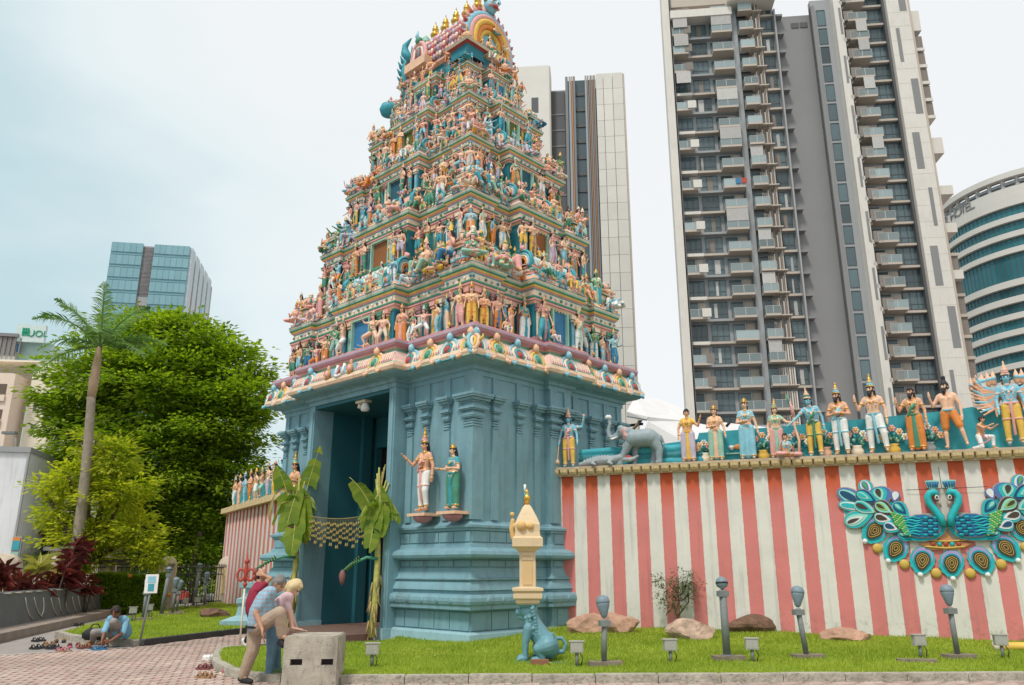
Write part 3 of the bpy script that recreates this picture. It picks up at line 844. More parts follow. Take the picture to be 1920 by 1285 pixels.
def ratha(hu, hv, p, bu, bv, cw, r=.14):
    """plan of a tier: corner blocks, recesses and a projecting middle bay on each side"""
    def run(h, b_): return [(-h, 0), (-h + cw, 0), (-h + cw, -r), (-b_, -r), (-b_, p), (b_, p), (b_, -r), (h - cw, -r), (h - cw, 0)]
    out = []
    for t, o in run(hu, bu): out.append((GX + t, GY - hv - o))
    for t, o in run(hv, bv): out.append((GX + hu + o, GY + t))
    for t, o in run(hu, bu): out.append((GX - t, GY + hv + o))
    for t, o in run(hv, bv): out.append((GX - hu - o, GY - t))
    return out
TIERS = [(6.96, 9.5, 2.78, 3.88, .28, .9, 1.3, .9), (9.5, 11.7, 2.28, 3.25, .28, .75, 1.1, .78), (11.7, 13.55, 1.86, 2.76, .26, .62, .92, .66), (13.55, 15.2, 1.48, 2.26, .24, .5, .76, .54), (15.2, 16.45, 1.14, 1.8, .2, .42, .62, .42)]
tiers = []
for ti, (z0, z1, hu, hv, pj, bu, bv, cw) in enumerate(TIERS):
    H = z1 - z0; m = MB(); poly = ratha(hu, hv, pj, bu, bv, cw, .12 if ti else .16)
    k = [C['mauve'], C['green'], C['teal'], C['pink'], C['green']][ti]; k2 = [C['green'], C['mint'], C['mint'], C['green'], C['teal']][ti]
    S = min(1.0, H / 2.2)
    pr = [(.14, (-.45 if ti else -.01), C["peach"]), (.14, 0, k), (.16, .02, k), (.16, .045, k2), (.06, .055, C['wall_teal']), (.02, .06, C['wall_teal']), (.02, .385, C['teal']), (.06, .40, C['peach']), (.10, .425, C['mauve']), (.13, .43, C['pink']), (.13, .45, C['green']), (.15, .455, C['green']), (.15, .47, C['peach']),
          (.05, .48, C['teal']), (.04, .49, C['cream']), (.05, .545, C['teal']), (.06, .555, C['pink']), (.12, .57, C['yellow']), (.14, .585, C['green']), (.17, .60, C['mint']), (.18, .615, C['cream']), (.2, .635, C['teal']), (.2, .645, C['peach']), (.16, .66, C['peach']), (.1, .69, C['sky']), (.04, .71, C['green']), (-.02, .72, C['pink']), (-.02, .76, C['mint']), (.02, .77, C['mint']), (.02, .79, C['peach']), (-.05, .80, C['peach'])]
    pr = [(d * S * .8, z0 + f * H, c_) for d, f, c_ in pr]
    sweep(m, poly, pr, cap=True)
    tier = m.build('tier', gop); tiers.append(tier)
    # flower bosses and studs along the cream frieze and the mouldings
    fb = MB()
    for side in (0, 1):
        h = hv if side == 0 else hu; b_ = bv if side == 0 else bu; t0 = GY if side == 0 else GX; f0 = (GX - hu) if side == 0 else (GY - hv)
        for row, (fz, dd, r_, stp, cols) in enumerate(((.515, .06, .045, .2, ('teal', 'white', 'green', 'lilac')), (.67, .17, .035, .13, ('yellow', 'pink', 'peach', 'white')), (.39, .05, .03, .12, ('yellow', 'cream')), (.75, .0, .04, .16, ('pink', 'yellow', 'sky')))):
            n = int(2 * h / (stp * S))
            for i in range(n + 1):
                t = -h + i * 2 * h / n; a = abs(t); d = pj if a < b_ else (0 if a > h - cw else -.12); x = f0 - d - dd * S; z_ = z0 + fz * H
                fb.sph((x, t0 + t, z_) if side == 0 else (t0 + t, x, z_), (r_ * S * .7, r_ * S, r_ * S) if side == 0 else (r_ * S, r_ * S * .7, r_ * S), C[cols[i % len(cols)]], 5, 3)
    tag(fb.build('frieze_studs', tier), kind='stuff')
    # openings of the middle bays
    oc = [C['royal'], mat('niche_brown', (.28, .1, .03)), mat('niche_teal', (.02, .1, .14)), mat('niche_olive', (.12, .13, .02)), C['royal']][ti]
    for side in (0, 1):
        t0 = GY if side == 0 else GX; fx = (GX - hu if side == 0 else GY - hv) - pj
        w_ = .36 * S if side == 0 else .26 * S
        o = MB()
        if side == 0:
            o.bx(fx - .12, fx - .025, t0 - w_ - .05, t0 - w_, z0 + .05 * H, z0 + .40 * H, C['mint']); o.bx(fx - .12, fx - .025, t0 + w_, t0 + w_ + .05, z0 + .05 * H, z0 + .40 * H, C['mint'])
            o.bx(fx - .12, fx - .025, t0 - w_, t0 + w_, z0 + .385 * H, z0 + .40 * H, C['mint'])
            o.bx(fx - .03, fx - .022, t0 - w_, t0 + w_, z0 + .05 * H, z0 + .385 * H, oc)
            o.bx(fx - .10, fx - .03, t0 - w_ + .002, t0 - w_ + .02, z0 + .05 * H, z0 + .385 * H, oc)
        else:
            o.bx(t0 - w_ - .05, t0 - w_, fx - .12, fx - .025, z0 + .05 * H, z0 + .40 * H, C['mint']); o.bx(t0 + w_, t0 + w_ + .05, fx - .12, fx - .025, z0 + .05 * H, z0 + .40 * H, C['mint'])
            o.bx(t0 - w_, t0 + w_, fx - .03, fx - .022, z0 + .05 * H, z0 + .385 * H, oc)
        o.build('window_opening', tier)
    # pilasters
    for side in (0, 1):
        h = hv if side == 0 else hu; b_ = bv if side == 0 else bu; t0 = GY if side == 0 else GX; f0 = (GX - hu) if side == 0 else (GY - hv)
        ts = []
        t = -h + .1
        while t <= h:
            a = abs(t)
            if a < b_: d = pj
            elif a > h - cw: d = 0
            else: d = -.12
            if not (a < .45 * S): ts.append((t, d))
            t += .27 * S
        for i, (t, d) in enumerate(ts):
            o = link('pilaster', TP[(i * 2 + ti) % 5], tier)
            x = f0 - d - .02 * S
            o.location = (x, t0 + t, z0 + .055 * H) if side == 0 else (t0 + t, x, z0 + .055 * H)
            if side == 0: o.rotation_euler = (0, 0, -math.pi / 2)
            o.scale = (S, S, .345 * H)
    # parapet: barrel shrine in the middle, domed ones at the corners
    zt = z0 + .79 * H
    nhu, nhv = (TIERS[ti + 1][2], TIERS[ti + 1][3]) if ti < 4 else (.85, 1.6)
    stepu, stepv = hu - nhu, hv - nhv
    if ti < 4:
        ks = max(stepu, .38) * 1.25
        for su, sv in ((-1, -1), (1, -1), (-1, 1)):
            o = link('miniature_shrine', KUTA[ti % 2], tier); o.location = (GX + su * (hu - ks * .42), GY + sv * (hv - ks * .42), zt); o.scale = (ks, ks, ks * 1.0)
        o = link('barrel_shrine', SHALA[ti % 2], tier); o.location = (GX - hu + .12, GY, zt - .02); o.scale = (stepu * 1.35, bv * 1.08, stepu * 1.4)
        o = link('barrel_shrine', SHALA[ti % 2], tier); o.location = (GX, GY - hv + .12, zt - .02); o.rotation_euler = (0, 0, math.pi / 2); o.scale = (stepu * 1.35, bu * 1.15, stepu * 1.4)
        for k_ in (-1, 1):
            o = link('barrel_shrine', SHALA[1 - ti % 2], tier); o.location = (GX - hu + .3, GY + k_ * (bv + (hv - cw - bv) * .5), zt); o.scale = (stepu * .9, (hv - cw - bv) * .45, stepu)
            o = link('barrel_shrine', SHALA[1 - ti % 2], tier); o.location = (GX + k_ * (bu + (hu - cw - bu) * .5), GY - hv + .3, zt); o.rotation_euler = (0, 0, math.pi / 2); o.scale = (stepu * .9, max(.12, (hu - cw - bu) * .5), stepu)
    # horseshoe ornaments on the upper cornice
    for side in (0, 1):
        h = hv if side == 0 else hu; b_ = bv if side == 0 else bu; t0 = GY if side == 0 else GX; f0 = (GX - hu) if side == 0 else (GY - hv)
        n = int(2 * h / (.62 * S + .1))
        for i in range(n):
            t = -h + (i + .5) * 2 * h / n; a = abs(t); d = pj if a < b_ else (0 if a > h - cw else -.12)
            if ti < 4: place([KP, KT, KG, KB, KP][(ti + i // 2) % 4], tier, side, t0 + t, f0 - d - .2 * S, z0 + .645 * H, (.74 if i % 2 else .6) * S)
    # rows of figures
    hs = [.55, .52, .47, .43, .36][ti]
    keys = list(FP); sk = list(SEAT)
    for side in (0, 1):
        h = hv if side == 0 else hu; b_ = bv if side == 0 else bu; t0 = GY if side == 0 else GX; f0 = (GX - hu) if side == 0 else (GY - hv)
        sp = .78 * hs; n = int(2 * h / sp)
        for i in range(n):
            t = -h + (i + .5) * 2 * h / n + frnd.uniform(-.04, .04)
            a = abs(t)
            if a < .42 * S and side == 0: continue
            if a < .3 * S: continue
            d = pj if a < b_ + .12 else 0
            s_ = hs * frnd.uniform(.86, 1.06) * (1.12 if a < .9 * S else 1)
            kw = dict(skin='skin_pale') if a < .9 * S else {}
            put_fig(FP[frnd.choice(keys)], tier, side, t0 + t, f0 - d - .14 * S - frnd.uniform(0, .06), z0 + .02, s_, frnd.uniform(-.5, .5), **kw)
            if frnd.random() < .3 and ti < 4: put_fig(SEAT[frnd.choice(sk)], tier, side, t0 + t + sp * .5, f0 - d - .24 * S, z0 + .02, s_ * .6, frnd.uniform(-.5, .5))
        # standing and seated ones up on the cornice before the shrines
        sp = .86 * hs; n = int(2 * h / sp)
        for i in range(n):
            t = -h + (i + .5) * 2 * h / n + frnd.uniform(-.05, .05); a = abs(t); d = pj if a < b_ else 0
            if frnd.random() < .97:
                big = frnd.uniform(.8, 1.15) * (1.25 if .5 * h < a < .95 * h and ti < 3 else 1)
                st = frnd.random() < .4
                me = FP[frnd.choice(keys)] if st else SEAT[frnd.choice(sk)]
                put_fig(me, tier, side, t0 + t, f0 - d - .03 * S, z0 + .66 * H, hs * big * (.82 if st else 1), frnd.uniform(-.4, .4))
        # a third, smaller row higher up among the shrines
        sp = .95 * hs; n = int(2 * h * .92 / sp)
        for i in range(n):
            t = (-h + (i + .5) * 2 * h / n) * .92 + frnd.uniform(-.06, .06)
            if ti < 4 and frnd.random() < .8: put_fig(SEAT[frnd.choice(sk)], tier, side, t0 + t, f0 + .22 * S, z0 + .80 * H + .12, hs * frnd.uniform(.7, .95), frnd.uniform(-.5, .5))
    # corner figures looking out along the diagonal
    put_fig(FP[frnd.choice(['pray', 'four', 'dhoti_contra'])], tier, 2, GX - hu - .12 * S, GY - hv - .12 * S, z0 + .02, hs * .95, 0, skin=['skin_pale', 'skin_blue', 'skin_pale', 'skin_pale', 'skin'][ti])
    for (u_, v_) in ((GX - hu, GY - hv), (GX - hu, GY + hv), (GX + hu, GY - hv)):
        put_fig(SEAT[frnd.choice(sk)], tier, 2, u_ + (-.05), v_ - .05, z0 + .70 * H, hs * 1.15, frnd.uniform(-.3, .3))
# the large seated ones near the front corner of the second storey
for u_, v_, z_, s_, kk, kw in ((.62, 1.75, 8.72, .92, 'lounge', dict(skin='skin_pale', cloth='green', sash='green')), (.6, 1.0, 8.8, .95, 'lounge2', dict(skin='skin_pale', cloth='sky', sash='peach')), (1.5, .55, 8.76, .92, 'lounge', dict(skin='skin_pale', cloth='pink', sash='green'))):
    put_fig(SEAT[kk], tiers[0], 2, u_, v_, z_, s_, -.35 if v_ > .7 else .4, **kw)

# ------------------------------------------------------------ barrel roof on top
rf = MB()
sweep(rf, [(GX - .95, GY - 1.6), (GX + .95, GY - 1.6), (GX + .95, GY + 1.6), (GX - .95, GY + 1.6)], [(.0, 16.2, C['wall_teal']), (0, 16.75, C['peach']), (.12, 16.8, C['pink']), (.12, 16.86, C['green']), (0, 16.9, C['mint'])], cap=True)
A = [(-.8, 16.9), (-.93, 17.05), (-1.0, 17.25), (-.98, 17.5), (-.88, 17.8), (-.7, 18.1), (-.45, 18.4), (-.2, 18.62), (0, 18.74)]
A = A + [(-x, z) for x, z in A[-2::-1]]
n = 13
for i in range(n):
    y0 = GY - 1.35 + i * 2.7 / n; y1 = y0 + 2.7 / n - .03
    k_ = 1.0 if i % 3 else 1.04
    vs = [(GX + x * k_, y, 16.9 + (z - 16.9) * k_) for y in (y0, y1) for x, z in A]; L = len(A)
    fs = [(j, j + L, j + L + 1, j + 1) for j in range(L - 1)] + [tuple(range(L))] + [tuple(reversed(range(L, 2 * L)))]
    rf.add(vs, fs, C['red'] if i % 3 == 0 else (C['mauve'] if i % 3 == 1 else C['lilac']))
rf.bx(GX - .9, GX + .9, GY - 1.34, GY + 1.34, 16.9, 17.9, C['mauve'])
# overlapping scales
for i in range(18):
    for j in range(1, len(A) - 2):
        (xa, za), (xb, zb) = A[j], A[j + 1]
        y = GY - 1.3 + (i + .5 * (j % 2)) * 2.6 / 18
        rf.sph((GX + (xa + xb) / 2 * 1.02, y, 16.9 + ((za + zb) / 2 - 16.9) * 1.02), (.06, .075, .11), C[('pink', 'lilac', 'mauve', 'cream')[(i + j) % 4]], 6, 4)
rf.tube([(GX, GY - 1.4, 18.78), (GX, GY + 1.4, 18.78)], .1, C['mint'], 8)
for i in range(22): rf.sph((GX, GY - 1.35 + i * 2.7 / 21, 18.88), (.09, .05, .07), C['green'], 6, 4)
roof = rf.build('barrel_roof', gop)
fi = MB()
fi.lathe([(.06, 0), (.1, .03), (.05, .08), (.15, .16), (.18, .24), (.13, .32), (.05, .36), (.11, .42), (.12, .47), (.05, .52), (.08, .58), (.03, .64), (.01, .78)], (0, 0, 0), mat('gilt', (.75, .42, .07), rough=.22, metal=.85, var=.05), 14)
fme = fi.mesh('finial')
for i in range(5): link('finial', fme, roof, (GX, GY - 1.0 + i * .52, 18.85))
def gable(front):
    """great horseshoe gable in the xz plane facing -y"""
    m = MB(); c0 = 17.25
    ring = lambda r_, y, a0=-55, a1=235, n=26, sx=.92: [Vector((r_ * sx * math.cos(a), y, c0 + r_ * 1.12 * math.sin(a))) for a in np.linspace(R(a0), R(a1), n)]
    m.tube(ring(1.02, .02), .14, C['teal'] if not front else C['sky'], 8)
    m.tube(ring(.9, -.06), .11, C['pink'], 8); m.tube(ring(.76, -.1), .1, C['yellow'], 8); m.tube(ring(.6, -.09), .09, C['orange'], 8); m.tube(ring(.46, -.06), .08, C['yellow'], 8)
    m.sph((0, .02, c0), (.62, .08, .75), C['sky'], 16, 10)
    # flames round the rim
    for i, a in enumerate(np.linspace(R(-48), R(228), 25)):
        p = Vector((1.04 * .92 * math.cos(a), 0, c0 + 1.04 * 1.12 * math.sin(a))); d = Vector((math.cos(a), 0, math.sin(a) * 1.1 + .35)).normalized()
        m.tube([p, p + d * .12 + Vector((0, -.03, 0)), p + d * .3 + Vector((0, 0, .05))], [.07, .075, .01], C['pink'] if front and i % 2 else (C['red'] if front else C['teal']), 5)
    # monster mask at the crown
    m.sph((0, -.1, c0 + 1.5), (.24, .22, .26), C['sky'], 12, 8)
    m.tube([(-.2, -.1, c0 + 1.65), (-.38, -.1, c0 + 1.85), (-.34, -.1, c0 + 2.1)], [.09, .07, .02], C['yellow'], 6); m.tube([(.2, -.1, c0 + 1.65), (.38, -.1, c0 + 1.85), (.34, -.1, c0 + 2.1)], [.09, .07, .02], C['sky'], 6)
    m.sph((0, -.32, c0 + 1.38), (.12, .06, .07), C['red'], 8, 6)
    for s_ in (-1, 1):
        m.sph((.1 * s_, -.28, c0 + 1.55), .065, C['white'], 8, 6); m.sph((.1 * s_, -.34, c0 + 1.55), .03, C['dark'], 6, 4)
        m.sph((.17 * s_, -.26, c0 + 1.4), (.06, .06, .05), C['pink'], 6, 5)
    m.lathe([(.2, 0), (.22, .08), (.12, .16), (.14, .24), (.03, .4)], (0, -.08, c0 + 1.7), C['mint'], 10)
    return m.mesh('gable')
g1 = link('gable', gable(True), roof, (GX, GY - 1.5, 0))
g2 = link('gable', gable(False), roof, (GX, GY + 1.5, 0), math.pi)
for dx, dz, s_, kk in ((-.15, 16.9, .55, 'cross'), (.4, 16.6, .45, 'sit'), (-.5, 16.6, .42, 'kneel'), (.1, 17.7, .36, 'cross'), (.5, 17.3, .36, 'lounge2')):
    put_fig(SEAT[kk], g1, 1, dx, -.22, dz, s_, skin='skin_pale')
# dormer arch and curling crests on the long side
dm = MB(); x0 = GX - .98
for r_, c_, t_ in ((.42, 'pink', .08), (.3, 'cream', .06), (.2, 'red', .05)):
    dm.tube([Vector((x0 - .12, GY + .55 + r_ * .8 * math.cos(a), 17.35 + r_ * 1.3 * math.sin(a))) for a in np.linspace(R(-20), R(200), 14)], t_, C[c_], 6)
for k_ in range(5): dm.tube([(x0 - .14, GY + .35 + k_ * .1, 17.2), (x0 - .14, GY + .35 + k_ * .1, 17.75)], .04, C[('white', 'red', 'teal', 'red', 'white')[k_]], 6)
dm.sph((x0 - .14, GY + .55, 17.98), (.12, .14, .14), C['green'], 8, 6)
dm.tube([(x0 - .1, GY + .95, 17.5), (x0 - .2, GY + 1.2, 17.8), (x0 - .15, GY + 1.25, 18.15), (x0 - .1, GY + 1.0, 18.35)], [.14, .13, .1, .02], C['teal'], 8)
dm.bx(x0 - .3, x0 + .3, GY + .05, GY + 1.05, 16.9, 17.2, C['peach'])
dm.build('dormer_arch', roof)
dm = MB()
dm.lathe([(.1, 0), (.24, .08), (.3, .25), (.24, .42), (.1, .52), (.03, .62)], (GX - 1.2, GY + 1.9, 15.75), C['teal'], 14)
dm.build('curled_crest', tiers[4])
for u_, v_, z_, s_, kk in ((GX - 1.15, GY - 1.75, 16.8, .5, 'cross'), (GX - 1.2, GY - .9, 16.35, .45, 'kneel'), (GX - 1.2, GY - .2, 16.35, .42, 'sit'), (GX - 1.2, GY + .6, 16.35, .42, 'cross'), (GX - 1.2, GY + 1.3, 16.35, .42, 'kneel'), (GX - .3, GY - 1.95, 16.35, .42, 'sit'), (GX + .3, GY - 1.95, 16.35, .42, 'cross'), (GX + .9, GY - 1.8, 16.35, .42, 'kneel')):
    put_fig(SEAT[kk], roof, 2, u_, v_, z_, s_, frnd.uniform(-.4, .4))
pm = MB(); q = [(GX - 1.3, GY - 1.95), (GX - .6, GY - 1.95), (GX - .6, GY - 1.25), (GX - 1.3, GY - 1.25)]
sweep(pm, q, [(0, 16.2, C['wall_teal']), (0, 16.55, C['red']), (.10, 16.59, C['cream']), (.15, 16.65, C['yellow']), (.08, 16.7, C['green']), (.02, 16.76, C['peach'])], cap=True)
pm.build('corner_pavilion', roof)
# ------------------------------------------------------------ ground
def sheet(name, pts, z, m, thick=None, label=None):
    mb = MB(); n = len(pts)
    if thick: mb.slab([(p[0], p[1], z - thick) for p in pts], (0, 0, thick), m)
    else: mb.add([(p[0], p[1], z) for p in pts], [tuple(range(n))], m)
    o = mb.build(name); return tag(o, kind='structure')
m_ground = mat('far_ground', (.2, .19, .18), rough=.9, scale=.3)
g0 = MB(); g0.add([(-900, -60, -.03), (900, -60, -.03), (900, 1500, -.03), (-900, 1500, -.03)], [(0, 1, 2, 3)], m_ground); tag(g0.build('ground'), kind='structure')
m_asph = mat('worn_concrete', (.33, .29, .265), rough=.9, var=.12, scale=1.2, bump=.25, bscale=60, dirt=.25)
sheet('path', [(-30, 8), (-4.5, 8), (-6.0, 13.5), (-8.6, 17.6), (-9.5, 22), (-11, 40), (-20, 40), (-30, 20)], -.006, m_asph)
m_joint = mat('paver_joint', (.31, .23, .19), rough=.95, scale=8, var=.2)
pave_pts = [(-9.3, 5), (16, 5), (16, 13.4), (8, 12.9), (-1, 12.6), (-2, 22), (-6.2, 24), (-8.0, 17.7), (-9.0, 14.9), (-14, 12.2), (-14, 5)]
sheet('paving_bed', [(-16, 5), (18, 5), (18, 14), (-1, 14), (-1, 24), (-6.2, 26), (-7.7, 17.6), (-8.98, 14.92), (-16, 10.3)], -.002, m_joint)
m_line = mat('line_paint', (.55, .5, .46), rough=.8, dirt=.5, scale=3)
def strip(name, a, b, w, z, m):
    a, b = Vector(a), Vector(b); d = (b - a).normalized(); n_ = Vector((-d.y, d.x)) * w / 2
    return sheet(name, [a - n_, b - n_, b + n_, a + n_], z, m)
strip('painted_line', (-15.8, 10.7), (-7.9, 17.5), .09, .022, m_line)

def inside(p, poly):
    x, y = p; c = False; n = len(poly)
    for i in range(n):
        x0, y0 = poly[i]; x1, y1 = poly[(i + 1) % n]
        if (y0 > y) != (y1 > y) and x < (x1 - x0) * (y - y0) / (y1 - y0) + x0: c = not c
    return c
LAWN_R = [(-2.45, 12.3), (7.6, 12.62), (30, 13.4), (30, 24), (6, 24), (-1.6, 22), (-2.75, 17.75), (-3.3, 17.35), (-4.6, 17.0), (-5.35, 16.75), (-5.55, 16.45), (-5.5, 16.0), (-5.2, 15.05), (-4.85, 14.1), (-4.3, 13.15), (-3.9, 12.7), (-3.3, 12.4)]
LAWN_L = [(-7.95, 17.95), (-5.6, 25.5), (-8.0, 29.5), (-12.4, 37.6), (-12.9, 36.5), (-13.0, 33), (-12.2, 27.0), (-11.3, 22.4), (-11.05, 21.0), (-10.9, 20.3), (-10.3, 19.6), (-9.3, 18.75)]
m_soil = mat('lawn_soil', (.2, .28, .03), rough=1, var=.3, scale=4)
def lawn_h(x, y):
    """rise of the right lawn towards the wall"""
    fx = np.clip((x + 1.5) / 3.2, 0, 1); fy = np.clip((y - 13.2) / 4.6, 0, 1)
    return .19 * fx * fx * (3 - 2 * fx) * fy
sheet('lawn_bed', LAWN_L, .10, m_soil, .12)
_bm = bmesh.new()
_f = _bm.faces.new([_bm.verts.new((p[0], p[1], .10)) for p in LAWN_R])
for ax, rg in (((1, 0, 0), np.arange(-5.2, 18, .5)), ((0, 1, 0), np.arange(12.5, 23.5, .5))):
    for q in rg: bmesh.ops.bisect_plane(_bm, geom=_bm.verts[:] + _bm.edges[:] + _bm.faces[:], plane_co=(q * ax[0], q * ax[1], 0), plane_no=ax)
for v in _bm.verts: v.co.z = .10 + float(lawn_h(v.co.x, v.co.y))
_me = bpy.data.meshes.new('lawn_bed'); _bm.to_mesh(_me); _bm.free(); _me.materials.append(m_soil); tag(link('lawn_bed', _me), kind='structure')

# pavers laid in herringbone: the nearest 300 each its own, the rest joined
def pavermat():
    m = bpy.data.materials.new('brick_paver'); m.use_nodes = True
    n, l = m.node_tree.nodes, m.node_tree.links; b = n['Principled BSDF']; b.inputs['Roughness'].default_value = .85
    g = n.new('ShaderNodeNewGeometry'); oi = n.new('ShaderNodeObjectInfo'); ad = n.new('ShaderNodeMath'); ad.operation = 'ADD'
    l.new(g.outputs['Random Per Island'], ad.inputs[0]); l.new(oi.outputs['Random'], ad.inputs[1]); fr_ = n.new('ShaderNodeMath'); fr_.operation = 'FRACT'; l.new(ad.outputs[0], fr_.inputs[0])
    cr = n.new('ShaderNodeValToRGB'); e = cr.color_ramp.elements
    e[0].color = (.42, .29, .24, 1); e[1].color = (.55, .43, .36, 1); e2 = e.new(.35); e2.color = (.49, .35, .29, 1); e3 = e.new(.7); e3.color = (.45, .35, .3, 1)
    l.new(fr_.outputs[0], cr.inputs['Fac'])
    tc = n.new('ShaderNodeTexCoord'); no = n.new('ShaderNodeTexNoise'); no.inputs['Scale'].default_value = .5; no.inputs['Detail'].default_value = 8
    l.new(g.outputs['Position'], no.inputs['Vector'])
    mr = n.new('ShaderNodeMapRange'); mr.inputs['From Min'].default_value = .3; mr.inputs['From Max'].default_value = .7; mr.inputs['To Min'].default_value = .78; mr.inputs['To Max'].default_value = 1.15
    l.new(no.outputs['Fac'], mr.inputs['Value'])
    v = n.new('ShaderNodeVectorMath'); v.operation = 'SCALE'; l.new(cr.outputs['Color'], v.inputs[0]); l.new(mr.outputs['Result'], v.inputs['Scale']); l.new(v.outputs['Vector'], b.inputs['Base Color'])
    return m
m_paver = pavermat()
PB = [(-15.6, 10.75), (-15.6, 9.5), (16, 9.5), (16, 12.95), (7.6, 12.52), (-2.45, 12.2), (-3.4, 12.28), (-4.05, 12.62), (-4.45, 13.1), (-5.0, 14.1), (-5.35, 15.05), (-5.68, 16.0), (-5.7, 16.5), (-5.45, 16.85), (-4.6, 17.15), (-3.3, 17.5), (-2.9, 17.8), (-3.9, 18.7), (-5.9, 21.0), (-6.9, 20.9), (-7.9, 17.55)]
bw, bl_ = .1, .2; pav = []
for i in range(-180, 180):
    for j in range(90, 235):
        k = (i - j) % 4
        if k == 0: x0, y0, w_, h_ = i * bw, j * bw, bl_, bw
        elif k == 2: x0, y0, w_, h_ = i * bw, j * bw, bw, bl_
        else: continue
        if k == 2: y0 -= 0
        cx_, cy_ = x0 + w_ / 2, y0 + h_ / 2
        if abs(cx_) > cy_ * .72 + 1: continue
        if cy_ > 11.7 and inside((cx_, cy_), PB): pav.append((cx_, cy_, w_, h_))
pav.sort(key=lambda p: (round(p[1] * 2), abs(p[0] + 1)))
pv_rng = random.Random(3)
def paver_geo(mb, x, y, w, h, z):
    a, b_ = w / 2 - .004, h / 2 - .004; t = .004
    vs = [(x - a, y - b_, -.01), (x + a, y - b_, -.01), (x + a, y + b_, -.01), (x - a, y + b_, -.01), (x - a + t, y - b_ + t, z), (x + a - t, y - b_ + t, z), (x + a - t, y + b_ - t, z), (x - a + t, y + b_ - t, z)]
    mb.add(vs, [(4, 5, 6, 7), (0, 1, 5, 4), (1, 2, 6, 5), (2, 3, 7, 6), (3, 0, 4, 7)], m_paver)
pav_root = tag(bpy.data.objects.new('pavement', None), kind='structure'); COL.objects.link(pav_root)
pm_ = []
for w_, h_ in ((bl_, bw), (bw, bl_)):
    q = MB(); paver_geo(q, 0, 0, w_, h_, .012); pm_.append(q.mesh('paver'))
for x, y, w_, h_ in pav[:290]: link('paver', pm_[0] if w_ > h_ else pm_[1], pav_root, (x, y, pv_rng.uniform(-.003, .003)))
rest = MB()
for x, y, w_, h_ in pav[290:]: paver_geo(rest, x, y, w_, h_, .012 + pv_rng.uniform(-.003, .003))
tag(rest.build('joined_pavers', pav_root), kind='stuff')

# kerb stones, one by one
m_kerb = mat('kerb_concrete', (.42, .38, .31), rough=.95, var=.3, scale=4, bump=.8, bscale=22, dirt=.95)
m_kerbd = mat('kerb_dark', (.06, .058, .055), rough=.85, var=.2, scale=5)
def kerb(name, pts, w, z, m, step=1.0, closed=False):
    root = tag(bpy.data.objects.new(name, None), kind='structure'); COL.objects.link(root)
    pts = [Vector(p) for p in pts]
    off = offset_poly(pts, w, False)
    off2 = offset_poly(pts, -.02, False)
    for i in range(len(pts) - 1):
        L = (pts[i + 1] - pts[i]).length; n_ = max(1, round(L / step))
        for k in range(n_):
            t0, t1 = k / n_, (k + 1) / n_
            g_ = .006 / L
            a, b_ = off2[i].lerp(off2[i + 1], t0 + g_), off2[i].lerp(off2[i + 1], t1 - g_); c_, d_ = off[i].lerp(off[i + 1], t1 - g_), off[i].lerp(off[i + 1], t0 + g_)
            mb = MB(); z1 = z + pv_rng.uniform(-.006, .006); q = [a, b_, c_, d_]; cen = (a + b_ + c_ + d_) / 4
            top = [p.lerp(cen, .04) for p in q]
            vs = [(p.x, p.y, -.02) for p in q] + [(p.x, p.y, z1 - .015) for p in q] + [(p.x, p.y, z1) for p in top]
            fs = []
            for o in (0, 4): fs += [(o + j, o + 4 + j, o + 4 + (j + 1) % 4, o + (j + 1) % 4) for j in range(4)]
            mb.add(vs, fs + [(11, 10, 9, 8)], m); mb.build('kerb_stone', root)
kerb('kerb', [(-5.35, 16.75), (-5.55, 16.45), (-5.5, 16.0), (-5.2, 15.05), (-4.85, 14.1), (-4.3, 13.15), (-3.9, 12.7), (-3.3, 12.4), (-2.45, 12.3), (7.6, 12.62), (18, 13.0)], .13, .125, m_kerb, .95)
kerb('kerb', [(-11.05, 21.0), (-10.9, 20.3), (-10.3, 19.6), (-9.3, 18.75), (-7.95, 17.95)], .14, .13, m_kerb, .9)
kerb('kerb', [(-7.95, 17.95), (-5.6, 25.5)], .12, .14, m_kerbd, 3.0)
kerb('kerb', [(-2.7, 17.85), (-3.3, 17.35), (-4.6, 17.0), (-5.35, 16.75)], .1, .125, m_kerbd, 1.5)

